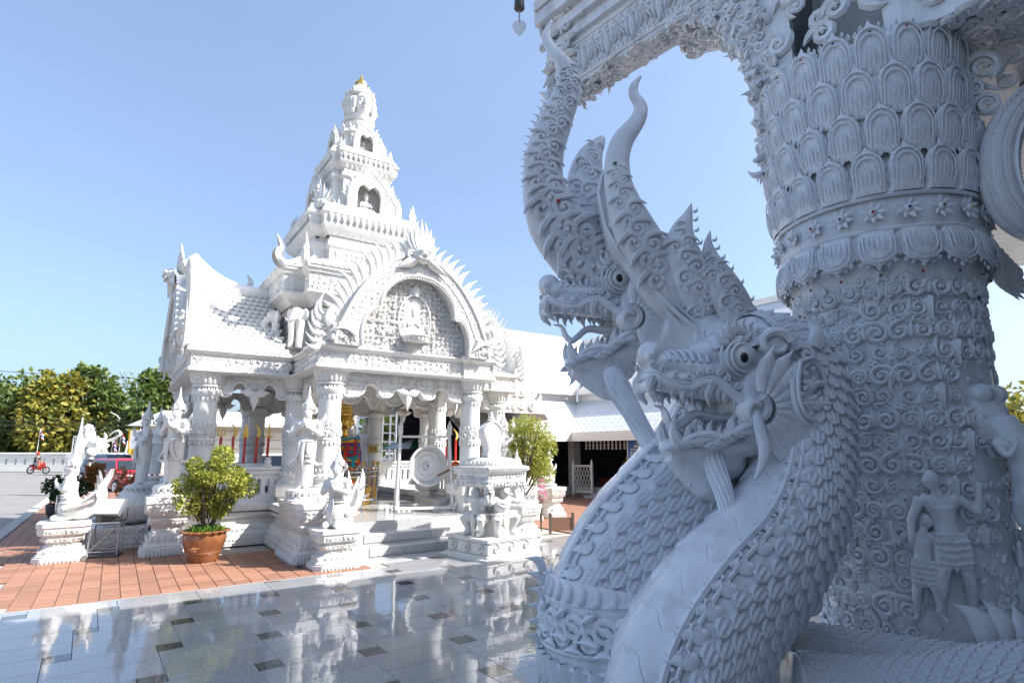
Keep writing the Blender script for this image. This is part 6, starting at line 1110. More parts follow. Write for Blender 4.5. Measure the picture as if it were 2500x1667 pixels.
# ---- the head, local frame: +X towards the snout, +Z up, origin at the eye line, metres
def tooth(L, r, bend=.35): return tube(spl([(0, 0, 0), (bend * L * .2, 0, -.5 * L), (-bend * L * .4, 0, -L)], 7), [r, r * .98, r * .85, r * .68, r * .46, r * .22, r * .03], 7)
TOO = mesh('tooth', tooth(1, .30), SV)
def naga_head(root, MW, jaw=0.0, crest=True, name='head'):
    """MW: head frame -> root frame; jaw: extra opening in degrees"""
    hinge = Vector((-.13, 0, -.24)); JR = (Matrix.Translation(hinge) @ Matrix.Rotation(R(jaw), 4, 'Y') @ Matrix.Translation(-hinge))
    def both(g): return J(g, g.miry())
    up = [ell((-.10, 0, -.02), (.21, .155, .145), 20, 14), ell((.07, 0, .02), (.13, .10, .085), 14, 10), ell((-.16, 0, -.18), (.17, .165, .16), 18, 12), tube(spl([(-.05, 0, -.05), (.10, 0, -.075), (.24, 0, -.07), (.33, 0, -.055), (.40, 0, -.07)], 16), np.linspace(.125, .074, 16), 16, .78),
          tube(spl([(.0, 0, -.13), (.15, 0, -.125), (.30, 0, -.12), (.405, 0, -.125)], 12), np.linspace(.135, .092, 12), 14, .45), ell((.385, 0, .0), (.062, .066, .058), 14, 10), both(ell((.405, .048, -.02), (.03, .03, .03), 8, 6)), both(ell((0, .115, .01), (.085, .05, .085), 14, 10)),
          both(ell((-.03, .14, -.225), (.072, .055, .072), 12, 8)), both(ell((-.15, .135, -.17), (.17, .055, .17), 16, 10)), ell((.395, 0, -.15), (.026, .07, .035), 10, 8), both(limb([(.41, .05, -.13), (.405, .062, -.18), (.36, .06, -.23)], [.022, .022, .008])), ell((-.30, 0, -.10), (.14, .17, .2), 14, 10)]
    hm = rm(name, J(up), .0085, SV, 3); head = link(name, hm, root, M=MW)
    # snout wrinkles
    obj('snout_wrinkles', J([tube([( .33 - .037 * k, .095 * math.sin(a), -.06 + (.075 + .006 * k) * math.cos(a)) for a in np.linspace(-1.25, 1.25, 13)], .0085, 5) for k in range(6)]), SV, head)
    for sd in (1, -1):
        # lips, mouth-corner curl, eye rings
        lip = spl([(.425, .02, -.115), (.40, .083, -.118), (.33, .098, -.148), (.25, .112, -.158), (.19, .122, -.13), (.13, .132, -.122), (.08, .14, -.15), (.02, .15, -.19), (-.02, .165, -.20)], 44); f = np.array((1, sd, 1))
        obj('upper_lip', J(tube(lip * f, np.linspace(.016, .021, 44), 8), tube((lip + np.array((0, .002, .022))) * f, .008, 6)), SV, head)
        cu = np.array([(-.03 + rr * math.cos(a), .185 + .012 * math.sin(a), -.225 + rr * math.sin(a)) for a, rr in zip(np.linspace(1.9, 8.6, 34), np.linspace(.062, .022, 34))])
        obj('mouth_corner_curl', J(tube(cu * f, np.linspace(.026, .014, 34), 8), ell((-.03, sd * .175, -.225), (.05, .02, .05), 12, 8)), SV, head)
        for k, (r_, o_) in enumerate(((.098, .120), (.080, .136), (.064, .150))):
            obj('eye_ring', tube([(.004 + r_ * math.cos(a) * 1.08, sd * (o_ + .012 * math.cos(a)), .004 + r_ * math.sin(a)) for a in np.linspace(0, 2 * PI, 33)], .0062, 6), SV, head)
        eb = obj('eyeball', ell((.008, sd * .142, .004), (.054, .036, .050), 18, 12), M['smooth'], head)
        obj('pupil', ell((.018, sd * .170, .0), (.021, .012, .024), 14, 8), M['black'], eb)
        obj('brow', J([flame(.075, .034, .02, .2, 7, 5, .2).ry(-60 + 17 * k).mv(.085 * math.cos(R(165 - 17 * k)), sd * .135, .02 + .105 * math.sin(R(165 - 17 * k))) for k in range(9)]), SV, head)
        # upper teeth
        for k in range(11):
            u = .12 + .80 * k / 10; p = lip[int(u * 43)] * f; L = 1.3 * (.075, .045, .05, .055, .05, .055, .085, .06, .055, .045, .04)[k]
            link('tooth', TOO, head, M=TM((p[0], p[1] * .955, p[2] + .002), (R(-6 * sd), R(-6), 0), (L * .9, L * .9, L)))
        # warts above the lip, cheek fins
        for k in range(9):
            p = lip[4 + 4 * k] * f; obj('lip_wart', J(curl(.016, 1.2, .45, 9, 5, .4).rz(180 if sd > 0 else 0).mv(p[0], p[1] * .98, p[2] + .052), ), SV, head)
        fin = leaf(1, .40, .10, .12, 8, 6, 0, 2.6)
        for k in range(9):
            a = 80 - 17 * k; L = .225 + .06 * math.sin(PI * k / 8); d = np.array((-math.cos(R(a)), 0, math.sin(R(a)))); st = np.array((-.03, .0, -.225)) + d * .075
            y = np.array((0, sd * -1.0, 0)) + d * .28 * 0; z = d * np.array((1, 1, 1)) + np.array((0, .10 * sd, 0)); z /= np.linalg.norm(z); y = np.array((0, -sd, 0)) - z * (np.array((0, -sd, 0)) @ z); y /= np.linalg.norm(y); x = np.cross(y, z)
            link('cheek_fin', mesh('cheek_fin', fin, SV) if k == 0 and sd == 1 else bpy.data.meshes['cheek_fin'], head, M=basis((st[0], sd * .192, st[2]), x * L, y * L, z * L))
    # forehead scales
    fs_ = []
    for k in range(9):
        for j in range(-3, 4):
            a = R(j * 15 + (7 if k % 2 else 0)); x = .10 - .05 * k; rz_ = .160 + .010 * min(k, 3) - .03 * (k == 0)
            fs_.append((x, .95 * rz_ * math.sin(a), -.02 + rz_ * math.cos(a), a))
    for x, y, z, a in fs_:
        link('brow_scale', TOO if False else SCM, head, M=Matrix.Translation((x, y, z - .01)) @ Matrix.Rotation(-a, 4, 'X') @ Matrix.Rotation(R(28), 4, 'Y') @ Matrix.Rotation(R(-90), 4, 'Z') @ Matrix.Rotation(R(-90), 4, 'X') @ Matrix.Scale(.054, 4))
    # tongue
    tg_ = spl([(-.06, 0, -.25), (.06, 0, -.262), (.16, 0, -.255), (.22, 0, -.30), (.255, 0, -.325), (.29, 0, -.30), (.315, 0, -.245), (.36, 0, -.235)], 30)
    obj('tongue', tube(tg_, np.concatenate([np.linspace(.055, .035, 22), np.linspace(.034, .008, 8)]), 9, .42, (0, 0, 1)), SV, head)
    # lower jaw
    lo = [tube(spl([(-.20, 0, -.33), (-.05, 0, -.37), (.10, 0, -.405), (.22, 0, -.425), (.285, 0, -.43)], 16), np.linspace(.145, .07, 16), 14, .58), both(ell((-.10, .12, -.30), (.09, .05, .07), 10, 8)), ell((.285, 0, -.42), (.035, .055, .035), 10, 8), limb([(.27, 0, -.45), (.18, 0, -.50), (.09, 0, -.555), (.02, 0, -.60)], [.045, .07, .085, .06], 12), ell((.06, 0, -.46), (.16, .095, .10), 14, 10)]
    jm = rm('lower_jaw', J(lo), .0085, SV, 3); jw = link('lower_jaw', jm, head, M=JR)
    for sd in (1, -1):
        f = np.array((1, sd, 1)); ll = spl([(-.10, .165, -.285), (-.02, .155, -.295), (.04, .14, -.33), (.09, .13, -.362), (.15, .115, -.352), (.22, .09, -.375), (.29, .045, -.43)], 36)
        obj('lower_lip', J(tube(ll * f, .0185, 8), tube((ll + np.array((0, .004, -.022))) * f, .008, 6)), SV, jw)
        for k in range(9):
            u = .18 + .78 * k / 8; p = ll[int(u * 35)] * f; L = 1.25 * (.04, .05, .075, .04, .045, .05, .045, .06, .1)[k]
            link('tooth', TOO, jw, M=Matrix.Translation((p[0], p[1] * .93, p[2] + .004)) @ Matrix.Rotation(PI, 4, 'X') @ Matrix.Rotation(R(8 if k < 8 else -14), 4, 'Y') @ Matrix.Diagonal((L * .85, L * .85, L, 1)))
        for k in range(8):
            u = .05 + .86 * k / 7; p = ll[int(u * 35)] * f
            link('jaw_fin', bpy.data.meshes['cheek_fin'], jw, M=Matrix.Translation((p[0], p[1] * 1.0, p[2] - .03)) @ Matrix.Rotation(R(0 if sd > 0 else 180), 4, 'Z') @ Matrix.Rotation(PI, 4, 'Z') @ Matrix.Rotation(R(sd * -105), 4, 'Y') @ Matrix.Scale(.10, 4))
    ch = [flame(.08 - .004 * k, .04, .03, .25, 8, 6, .3).ry(180).ry(12 + 3 * k).mv(.29 - .045 * k, (k % 3 - 1) * .035, -.46 - .028 * k) for k in range(7)]
    for g_ in ch: obj('chin_barb', g_, SV, jw)
    return head, jw
def beard(root, L, nm='beard'):
    P, r = pxpath(L, 26); P = P - np.array(root.location)
    o = obj(nm, J(tube(P, r, 12, .8, (0, 1, 0))), SV, root, 180)
    st = []; T, N, Bn = frames(P, (0, 1, 0))
    for a in range(0, 360, 30):
        st.append(tube([P[i] + r[i] * (N[i] * math.sin(R(a + 4 * i)) * .8 + Bn[i] * math.cos(R(a + 4 * i))) for i in range(1, 24)], [.003 + .05 * r[i] for i in range(1, 24)], 4))
    obj('hair_strands', J(st), SV, o, kind='stuff'); return o
def horn(root, L, flat=.5, n=40, curls=(), side=1, nm='crest_horn'):
    P, r = pxpath(L, n); P = P - np.array(root.location); o = obj(nm, tube(P, r, 16, flat, (0, 1, 0)), SV, root, 180)
    T, N, Bn = frames(P, (0, 1, 0))
    if isinstance(curls, tuple) and curls and curls[0] == 'dense':
        _, ua, ub, m_, offs = curls; curls = [(ua + (ub - ua) * k / m_, None, offs[k % len(offs)], k % 2) for k in range(m_)]
    for (u, sz, off, mir) in curls:
        if sz is None: sz = r[int(u * (n - 1))] * .42
        i = int(u * (n - 1)); z = T[i]; y = N[i] if N[i][1] > 0 else -N[i]; x = np.cross(y, z); p = P[i] + x * off * r[i] - y * r[i] * flat * .80 * math.sqrt(max(.05, 1 - off * off))
        g = J(curl(sz, 1.35, .28, 15, 6, 1.2, .8), leaf(sz * 1.3, sz * .7, .35, .5, 6, 4).mv(sz * .3, 0, -sz * 1.3)); g = g.mirx() if mir else g
        obj('scroll', g.m(basis(p, x, y, z)), SV, o)
    return o, P, r
# ---------------- rear naga (tall crest)
n1 = thing('naga_statue', 'rear grey-white naga with wide open jaws and the tallest scroll-covered crest horn', 'statue', tuple(np.array((PX(1560, 1650, 2.9)[0], 2.9, 0))), 0)
D1 = 3.05
snake(n1, [(1600, 800, 3.12, 80), (1690, 830, 3.14, 110), (1765, 910, 3.12, 125), (1785, 1010, 3.08, 140), (1745, 1130, 3.02, 160), (1662, 1240, 2.96, 168), (1575, 1350, 2.90, 175), (1520, 1460, 2.86, 176), (1505, 1580, 2.84, 172), (1512, 1760, 2.84, 172)],
      [(-.3, .2, -1), (-.6, .3, -.8), (-1, .4, -.2), (-1, .45, .4), (-1, .45, .75), (-1, .45, .9), (-1, .45, .8), (-1, .35, .3), (-1, .3, 0), (-1, .3, 0)], plates=10, u0=.26, u1=.83, scales=(66, 200), ds=.056, dw=.070, leafside=(1,))
e1w = PX(1508, 684, D1); MW = basis(e1w - np.array(n1.location) + np.array((0, .13, 0)), (-.985, -.12, 0), (.12, -.985, 0), (0, 0, 1)) @ Matrix.Scale(1.0, 4)
naga_head(n1, MW, 5.0)
beard(n1, [(1490, 900, 3.06, 22), (1512, 950, 3.03, 28), (1545, 1010, 2.99, 24), (1576, 1066, 2.96, 22), (1594, 1104, 2.93, 20), (1580, 1128, 2.92, 18), (1542, 1134, 2.91, 7)])
horn(n1, [(1520, 735, 3.22, 40), (1478, 690, 3.20, 80), (1425, 620, 3.16, 92), (1358, 540, 3.08, 80), (1328, 450, 3.04, 58), (1332, 370, 3.02, 52), (1358, 295, 3.01, 46), (1388, 215, 3.0, 36), (1384, 165, 3.0, 27), (1348, 122, 3.0, 18), (1334, 88, 3.0, 13), (1347, 50, 3.0, 4)], .46, 70,
     ('dense', .12, .74, 40, (-.42, .0, -.2, .32)))
o_, P_, r_ = horn(n1, [(1500, 640, 3.16, 80), (1455, 540, 3.15, 70), (1430, 450, 3.14, 52), (1440, 385, 3.14, 36), (1465, 345, 3.14, 16), (1472, 332, 3.14, 4)], .4, 30, ('dense', .1, .8, 14, (-.5, .3, 0)), nm='crest_blade')
# barbs along the front edge of the crest
pb, rb = pxpath([(1400, 680, 3.06, 10), (1352, 605, 3.05, 10), (1300, 500, 3.03, 10), (1288, 420, 3.02, 10), (1302, 330, 3.01, 10), (1335, 245, 3.0, 10)], 26)
for k in range(26): obj('crest_barb', flame(.055, .024, .018, .2, 6, 5, .3).ry(-70 + 2.4 * k).mv(*(pb[k] - np.array(n1.location))), SV, n1)
# side crest: big plate, horn and two leaf spikes
pl_ = [(1462, 470), (1475, 420), (1505, 400), (1545, 470), (1590, 560), (1640, 575), (1700, 610), (1760, 660), (1800, 715), (1850, 765), (1800, 800), (1712, 830), (1650, 780), (1590, 715), (1530, 650), (1490, 590)]
yy = 2.93; cc = PX(1640, 640, yy); plp = [((PX(a, b, yy) - cc)[0], (PX(a, b, yy) - cc)[2]) for a, b in pl_]
S2 = spl(plp + plp[:1], 80)[:-1]; plo = obj('side_crest', J(prism([(p[0], p[1]) for p in S2], .10), tube([(p[0], -.05, p[1]) for p in S2] + [(S2[0][0], -.05, S2[0][1])], .013, 6)), SV, n1, loc=cc - np.array(n1.location) + np.array((0, .06, 0)))
rib = [((PX(a, b, yy) - cc)) for a, b in ((1478, 560), (1520, 632), (1590, 704), (1650, 765), (1715, 822))]; rs_ = spl(rib, 30)
obj('crest_ribbon', J(tube([(p[0], -.075, p[2]) for p in rs_], .020, 7, .6), tube([(p[0] + .02, -.072, p[2] + .025) for p in rs_], .009, 6), beads([(p[0] + .035, -.07, p[2] + .04) for p in rs_[::1]], .009, 6)), SV, plo)
fpl = inpoly([(p[0] * .93, p[1] * .9) for p in S2]); rn = random.Random(11)
for k in range(60):
    x, z = rn.uniform(-.45, .5), rn.uniform(-.4, .5)
    if not fpl(x, z): continue
    s = rn.uniform(.022, .036)
    obj('scroll', (curl(s, 1.3, .32, 13, 5, 1.0, .8) if rn.random() < .65 else leaf(s * 2.2, s * 1.3, .35, .7, 6, 4)).ry(rn.uniform(-70, 70)).mv(x, -.052, z), SV, plo)
for px_, py_, mt in ((1604, 674, 'jg'), (1618, 694, 'jr')):
    p = PX(px_, py_, yy) - cc; obj('jewel_setting', J(tube([(p[0] + .024 * math.cos(a), -.068, p[2] + .024 * math.sin(a)) for a in np.linspace(0, 2 * PI, 17)], .008, 6)), SV, plo); obj('jewel', ell((p[0], -.066, p[2]), (.014, .01, .014), 10, 6), M[mt], plo)
horn(n1, [(1680, 790, 3.0, 40), (1630, 705, 2.97, 70), (1560, 590, 2.93, 66), (1515, 470, 2.90, 42), (1507, 400, 2.90, 34), (1520, 345, 2.90, 30), (1556, 295, 2.90, 22), (1564, 262, 2.90, 19), (1547, 232, 2.90, 15), (1549, 208, 2.90, 11), (1565, 186, 2.90, 3)], .55, 56, ('dense', .14, .40, 14, (-.4, .0, -.25, .25)))
pj = PX(1502, 400, 2.86) - np.array(n1.location); obj('jewel', ell(tuple(pj), (.012, .008, .014), 10, 6), M['jg'], n1)
pj = PX(1363, 490, 2.98) - np.array(n1.location); obj('jewel', ell(tuple(pj), (.011, .008, .013), 10, 6), M['jr'], n1)
for L in ([(1720, 770, 2.95, 40), (1692, 690, 2.92, 58), (1665, 620, 2.90, 52), (1666, 565, 2.90, 32), (1680, 525, 2.90, 13), (1688, 497, 2.90, 2)], [(1820, 800, 2.95, 36), (1790, 745, 2.92, 50), (1755, 680, 2.90, 44), (1735, 632, 2.90, 26), (1729, 595, 2.90, 12), (1734, 564, 2.90, 2)]):
    o_, P_, r_ = horn(n1, L, .42, 26, ('dense', .05, .72, 10, (-.4, .3, 0)), nm='crest_spike')
    obj('spike_barbs', J([flame(.035, .018, .014, .2, 6, 5, .3).ry(60).mv(*(P_[i] + np.array((r_[i] * .95, -.01, 0)))) for i in range(3, 24, 3)]), SV, o_, kind='stuff')
# collar at the foot of the rear naga
def collar(root, S, u0, u1, ang=(20, 220)):
    pass
cP, cr = pxpath([(1518, 1430, 2.86, 186), (1514, 1480, 2.85, 190), (1512, 1530, 2.85, 190), (1512, 1580, 2.84, 188), (1514, 1700, 2.84, 182)], 12); cP = cP - np.array(n1.location)
col = obj('collar', tube(cP, cr, 32, 1.0, (-1, 0, 0)), SV, n1, 180)
def ringpt(i, a, off): d = np.array((math.cos(R(a)), math.sin(R(a)), 0)); return cP[i] + d * (cr[i] + off), d
for i in (0, 2, 6, 8): obj('collar_ring', tube([ringpt(i, a, .004)[0] + np.array((0, 0, .03 * math.cos(R(a)))) for a in range(0, 361, 10)], .014, 7), SV, col)
sc_m = mesh('collar_scroll', J(curl(.055, 1.5, .26, 18, 6, 1.2, .8), leaf(.10, .045, .3, .6, 6, 4).ry(70).mv(.03, 0, -.05), leaf(.08, .04, .3, -.6, 6, 4).ry(-40).mv(-.05, 0, .03)), SV); lf_m = mesh('collar_leaf', leaf(.15, .085, .25, .15, 7, 4, .1), SV); bud = mesh('collar_bud', J(flame(.07, .035, .03, .1, 7, 6, .2), ell((0, -.01, 0), (.02, .018, .02), 8, 6)), SV)
for k in range(18):
    a = 140 + 11 * k; p, d = ringpt(4, a, 0); x = np.cross(-d, (0, 0, 1)); link('collar_scroll', sc_m, col, M=basis(p + np.array((0, 0, .02 * (-1) ** k)), x * (1 if k % 2 else -1), -d, (0, 0, 1)))
    p, d = ringpt(8, a + 4, 0); link('collar_leaf', lf_m, col, M=basis(p, -x, -d, (0, 0, -1)))
    p, d = ringpt(0, a + 4, .004); link('collar_bud', bud, col, M=basis(p, x, -d, (0, 0, 1)))
p_ = PX(1330, 1400, 2.86) - np.array(n1.location)
for k in range(6): obj('collar_bud', flame(.10, .045, .04, .2, 8, 6, .3).ry(-35).mv(*(PX(1330 - 3 * abs(k - 2), 1395 + 38 * k, 2.86) - np.array(n1.location))), SV, col)
# ---------------- front naga
n2 = thing('naga_statue', 'front grey-white naga with black pupil, scaled brow and fully scaled curving neck', 'statue', tuple(np.array((PX(1700, 1650, 2.4)[0], 2.4, 0))), 0, )
b2, S2f = snake(n2, [(1790, 885, 2.74, 80), (1860, 868, 2.80, 106), (1925, 910, 2.80, 114), (1950, 1010, 2.74, 113), (1954, 1120, 2.67, 112), (1930, 1225, 2.59, 124), (1872, 1335, 2.50, 140), (1782, 1440, 2.42, 155), (1705, 1550, 2.36, 166), (1660, 1660, 2.32, 174), (1645, 1800, 2.30, 174)],
      [(-.2, -.40, -1), (-.4, -.40, -1), (-1, -.40, -.5), (-1, -.40, .1), (-1, -.42, .15), (-1, -.42, .5), (-1, -.45, .95), (-1, -.45, 1.0), (-1, -.45, .8), (-1, -.45, .5), (-1, -.4, .3)], plates=11, u0=.27, u1=.97, su0=.07, belly=(0, 34), scales=(57, 215), ds=.052, dw=.062, leafside=(1,))
e2w = PX(1790, 876, 2.52); a_ = R(12); pt = R(5); fx = np.array((-math.cos(a_) * math.cos(pt), -math.sin(a_) * math.cos(pt), math.sin(pt))); fy = np.array((math.sin(a_), -math.cos(a_), 0)); fz = np.cross(fx, fy)
MW2 = basis(e2w - np.array(n2.location) + np.array((.02, .14, 0)), fx, fy, fz)
h2, j2 = naga_head(n2, MW2, -1.0)
beard(n2, [(1735, 1080, 2.58, 20), (1750, 1150, 2.53, 25), (1768, 1205, 2.48, 22), (1777, 1250, 2.45, 19), (1772, 1276, 2.44, 19), (1746, 1290, 2.43, 14), (1716, 1292, 2.42, 6)])
for L in ([(1845, 1000, 2.48, 10), (1856, 1050, 2.45, 15), (1866, 1100, 2.43, 15), (1858, 1140, 2.42, 10), (1842, 1172, 2.42, 3)],):
    horn(n2, L, .6, 20, [], nm='jaw_fang')
# ear plate with bosses and curl behind the cheek
ec = PX(1968, 958, 2.515); epoly = [(PX(a, b, 2.47) - PX(1975, 965, 2.47)) * .86 for a, b in ((1930, 880), (1985, 868), (2020, 900), (2035, 960), (2030, 1010), (1995, 1045), (1945, 1030), (1920, 985), (1918, 930))]; es = spl([(p[0], p[2]) for p in epoly] + [(epoly[0][0], epoly[0][2])], 50)[:-1]
ep = obj('ear_plate', J(prism([tuple(p) for p in es], .03), tube([(p[0], -.03, p[1]) for p in es] + [(es[0][0], -.03, es[0][1])], .010, 7), tube([(p[0] * 1.16, -.015, p[1] * 1.16) for p in es[18:44]], .012, 7)), SV, n2, loc=ec - np.array(n2.location), rot=(0, 0, R(26)))
rn = random.Random(4); fe = inpoly([tuple(p * .82) for p in es])
for k in range(60):
    x, z = rn.uniform(-.1, .1), rn.uniform(-.16, .16)
    if fe(x, z): obj('boss', ell((x, -.028, z), (.012, .012, .012), 8, 6), SV, ep)
def blob(nm, px_, py_, Y, g, par=n2, **k): return obj(nm, g, SV, par, loc=PX(px_, py_, Y) - np.array(par.location), **k)
blob('ear_curl', 1895, 838, 2.50, J(tube([(.075 * math.cos(a) * (1 - .07 * a), -.0, .06 * math.sin(a) * (1 - .07 * a)) for a in np.linspace(.2, 6.2, 30)], np.linspace(.024, .010, 30), 8), ell((0, .03, 0), (.07, .03, .06), 12, 8)))
blob('ear_tip', 1988, 850, 2.58, J(flame(.13, .08, .06, .15, 9, 8, .1), curl(.035, 1.3, .35, 12, 6).mv(-.05, -.02, -.03)))
for px_, py_ in ((2050, 1022), (2072, 1100), (2066, 1160), (2058, 1245), (2046, 1312), (2003, 1405), (1975, 1480)):
    blob('back_spine', px_ - 14, py_, 2.66 - (py_ - 1022) * .0003, J(flame(.10, .06, .05, .25, 9, 7, .35).ry(72), curl(.022, 1.2, .4, 10, 5, .3).mv(.0, -.03, .0)))
# coiled tail lying along the parapet
t2, S3 = None, None
tl = thing('naga_tail', 'scaly grey-white naga tail lying along the parapet at the foot of the carved column', 'statue', (2.2, 2.7, 0), 0)
tP, tr = pxpath([(1905, 1610, 2.75, 90), (1990, 1610, 2.78, 88), (2120, 1640, 2.70, 100), (2300, 1680, 2.62, 118), (2520, 1720, 2.55, 130), (2750, 1760, 2.5, 140)], 50); tP = tP - np.array(tl.location)
tb = obj('tail_body', tube(tP, tr, 24, .85, (0, 0, 1)), SV, tl, 180); T_, N_, B_ = frames(tP, (0, 0, 1)); sp_ = []
for k in range(2, 48):
    for j in range(9):
        a = R(-10 + 22 * (j + (.5 if k % 2 else 0))); d = N_[k] * math.sin(a) * .85 + B_[k] * math.cos(a) * (-1); dn = d / np.linalg.norm(d); dn = N_[k] * math.sin(a) - B_[k] * math.cos(a)
        z = T_[k] * -1; y = -dn; link('scale', SCM, tb, M=basis(tP[k] + tr[k] * d, np.cross(y, z), y, z) @ Matrix.Scale(.062, 4))
# flat mound of a second coil and its fin
tP2, tr2 = pxpath([(1930, 1660, 2.45, 80), (2080, 1690, 2.42, 90), (2260, 1690, 2.36, 90), (2480, 1650, 2.3, 80), (2700, 1640, 2.25, 80)], 40); tP2 = tP2 - np.array(tl.location)
tb2 = obj('tail_coil', tube(tP2, tr2, 22, .8, (0, 0, 1)), SV, tl, 180); T_, N_, B_ = frames(tP2, (0, 0, 1))
for k in range(2, 38):
    for j in range(7):
        a = R(15 + 22 * (j + (.5 if k % 2 else 0))); d = N_[k] * math.sin(a) * .8 - B_[k] * math.cos(a); dn = N_[k] * math.sin(a) - B_[k] * math.cos(a); z = T_[k] * -1; y = -dn
        link('scale', SCM, tb2, M=basis(tP2[k] + tr2[k] * d, np.cross(y, z), y, z) @ Matrix.Scale(.058, 4))
obj('tail_fin', J([flame(.20 - .02 * k, .10, .05, .1, 9, 8, .2).ry(-25 + 20 * k).mv(.05 * k, 0, 0) for k in range(5)]), SV, tl, loc=PX(2420, 1580, 2.45) - np.array(tl.location))
# parapet block that carries the nagas
par_ = thing('parapet', 'low grey-white stair parapet under the naga bodies', 'parapet', (1.6, 2.4, 0), 0)
obj('wall', J(box(-1.2, 3.2, -.55, .75, 0, .55), box(-1.26, 3.26, -.60, .80, .52, .60)), SR, par_, 0); obj('base_moulding', loft([(z, rect(-1.2 - o, 3.2 + o, -.55 - o, .75 + o)) for z, o in ((0, .12), (.12, .12), (.14, .06), (.2, .02))]), SR, par_)
# ================================================================ carved column and porch of the near pavilion
CX, CY = 2.21, 3.42
colt = thing('carved_column', 'thick grey-white column covered in carved scrolls, lotus petals, an elephant and children', 'column', (CX + .10, CY + .02, 0))
core = obj('shaft', lathe([(.62, 0), (.62, .12), (.58, .14), (.56, .5), (.50, .56), (.475, .7), (.47, 2.0), (.475, 2.5), (.50, 2.66), (.54, 2.85), (.55, 2.87), (.55, 3.07), (.53, 3.09), (.55, 3.4), (.57, 3.7), (.58, 4.02), (.4, 4.1)], 48), SR, colt, 180)
def oncol(ang, z, r=None, off=0.0):
    """ang: degrees from facing the camera side (-Y), positive to the right"""
    a = R(ang - 33 - 90); d = np.array((math.cos(a), math.sin(a), 0)); rr = np.interp(z, [.5, .7, 2.0, 2.5, 2.66, 2.85, 3.07, 4.02], [.56, .475, .47, .475, .50, .54, .55, .58]) if r is None else r
    return d * (rr + off) + np.array((0, 0, z)), np.cross(-d, (0, 0, 1)), -d
def putcol(name, me, ang, z, rot=0, s=1, mir=False, par=core, off=0.0, tilt=0):
    p, x, y = oncol(ang, z, off=off); Mx = basis(p, x, y, (0, 0, 1)) @ Matrix.Rotation(R(tilt), 4, 'X') @ Matrix.Rotation(R(rot), 4, 'Y') @ Matrix.Diagonal(((-s if mir else s), s, s, 1)); return link(name, me, par, M=Mx)
def scroll_big(turns=1.5, r=.075):
    """C scroll: fluted band ending in a spiral, with leaflets"""
    u = np.linspace(0, 1, 22); a = u * turns * 2 * PI; rr = r * (.16 + .84 * u ** .9); P = np.stack([rr * np.cos(a), -.010 - .012 * (1 - u), rr * np.sin(a)], 1)
    d = P[-1] - P[-2]; d /= np.linalg.norm(d); nr = np.array((-d[2], 0, d[0])); ext = [P[-1] + d * r * 1.7 * s + nr * r * .9 * s * s for s in np.linspace(.15, 1, 9)]; P = np.concatenate([P, ext]); m_ = len(P)
    w_ = np.concatenate([np.linspace(.013, .021, 22), np.linspace(.021, .006, 9)])
    a1 = tube(P, w_, 6, .8, (0, -1, 0)); a2 = tube(P[4:-3] + np.array((0, -.014, 0)), w_[4:-3] * .38, 4, 1, (0, -1, 0))
    return J(a1, a2, ell((P[0][0] * .3, -.02, 0), (.018, .018, .018), 8, 6), leaf(.075, .04, .35, .7, 6, 4).mv(P[-4][0], -.004, P[-4][2]), leaf(.055, .03, .35, -.6, 5, 4).ry(80).mv(P[14][0], -.004, P[14][2]))
SB = [mesh('scroll', scroll_big(t, r), SR) for t, r in ((1.5, .075), (1.25, .062), (1.6, .055))]
LS = mesh('leaf_spray', J([leaf(.12 - .012 * abs(k), .05, .32, .25 * k, 7, 4).ry(24 * k) for k in range(-3, 4)] + [ell((0, -.015, .0), (.018, .018, .018), 8, 6)]), SR)
RO = mesh('rosette', J([leaf(.085, .06, .25, 0, 5, 4).ry(60 * k) for k in range(6)] + [tube([(.022 * math.cos(t) * (1 - t / 16), -.018 - .001 * t, .022 * math.sin(t) * (1 - t / 16)) for t in np.linspace(0, 12, 26)], .006, 5), ell((0, -.014, 0), (.03, .018, .03), 10, 6)]), SR)
CS = mesh('small_scroll', J(curl(.03, 1.4, .3, 14, 6, 1.2, .9), leaf(.05, .028, .35, .6, 5, 4).mv(.02, 0, -.03)), SR)
DR = mesh('drop_leaf', J(leaf(.13, .06, .35, 0, 7, 4, .1).ry(180), leaf(.07, .04, .35, .6, 5, 4).ry(130), leaf(.07, .04, .35, -.6, 5, 4).ry(-130), ell((0, -.015, 0), (.016, .016, .016), 8, 6)), SR)
rn = random.Random(21)
dz, da = .236, 25
for i in range(9):
    for j in range(-4, 5):
        an = j * da + (da / 2 if i % 2 else 0); z = .62 + dz * i
        if (an > 40 and .6 < z < 2.1 and an < 88) or (2 < an < 30 and .8 < z < 1.5): continue
        if an < -100 or an > 100: continue
        k = (i * 3 + j) % 3
        for mir in (False, True):
            sg = -1 if mir else 1
            putcol('scroll', SB[(i + k) % 3], an + sg * 6.3, z + .04, rot=sg * (20 + 30 * k) + rn.uniform(-14, 14), mir=mir, s=rn.uniform(.70, .82))
            putcol('scroll', SB[(i + k + 1) % 3], an + sg * 7, z - .07, rot=sg * (190 - 25 * k) + rn.uniform(-14, 14), mir=mir, s=rn.uniform(.56, .66))
            putcol('small_scroll', CS, an + sg * 11.5, z + .10, rot=sg * 60 * k + rn.uniform(-20, 20), mir=mir)
        putcol('leaf_spray', LS, an, z + .02, rot=rn.uniform(-10, 10), s=rn.uniform(.7, .85))
        if k == 0: putcol('rosette', RO, an, z + .13, rot=rn.uniform(0, 60), s=rn.uniform(.65, .85))
        elif k == 1: putcol('drop_leaf', DR, an, z - .02)
fill = []
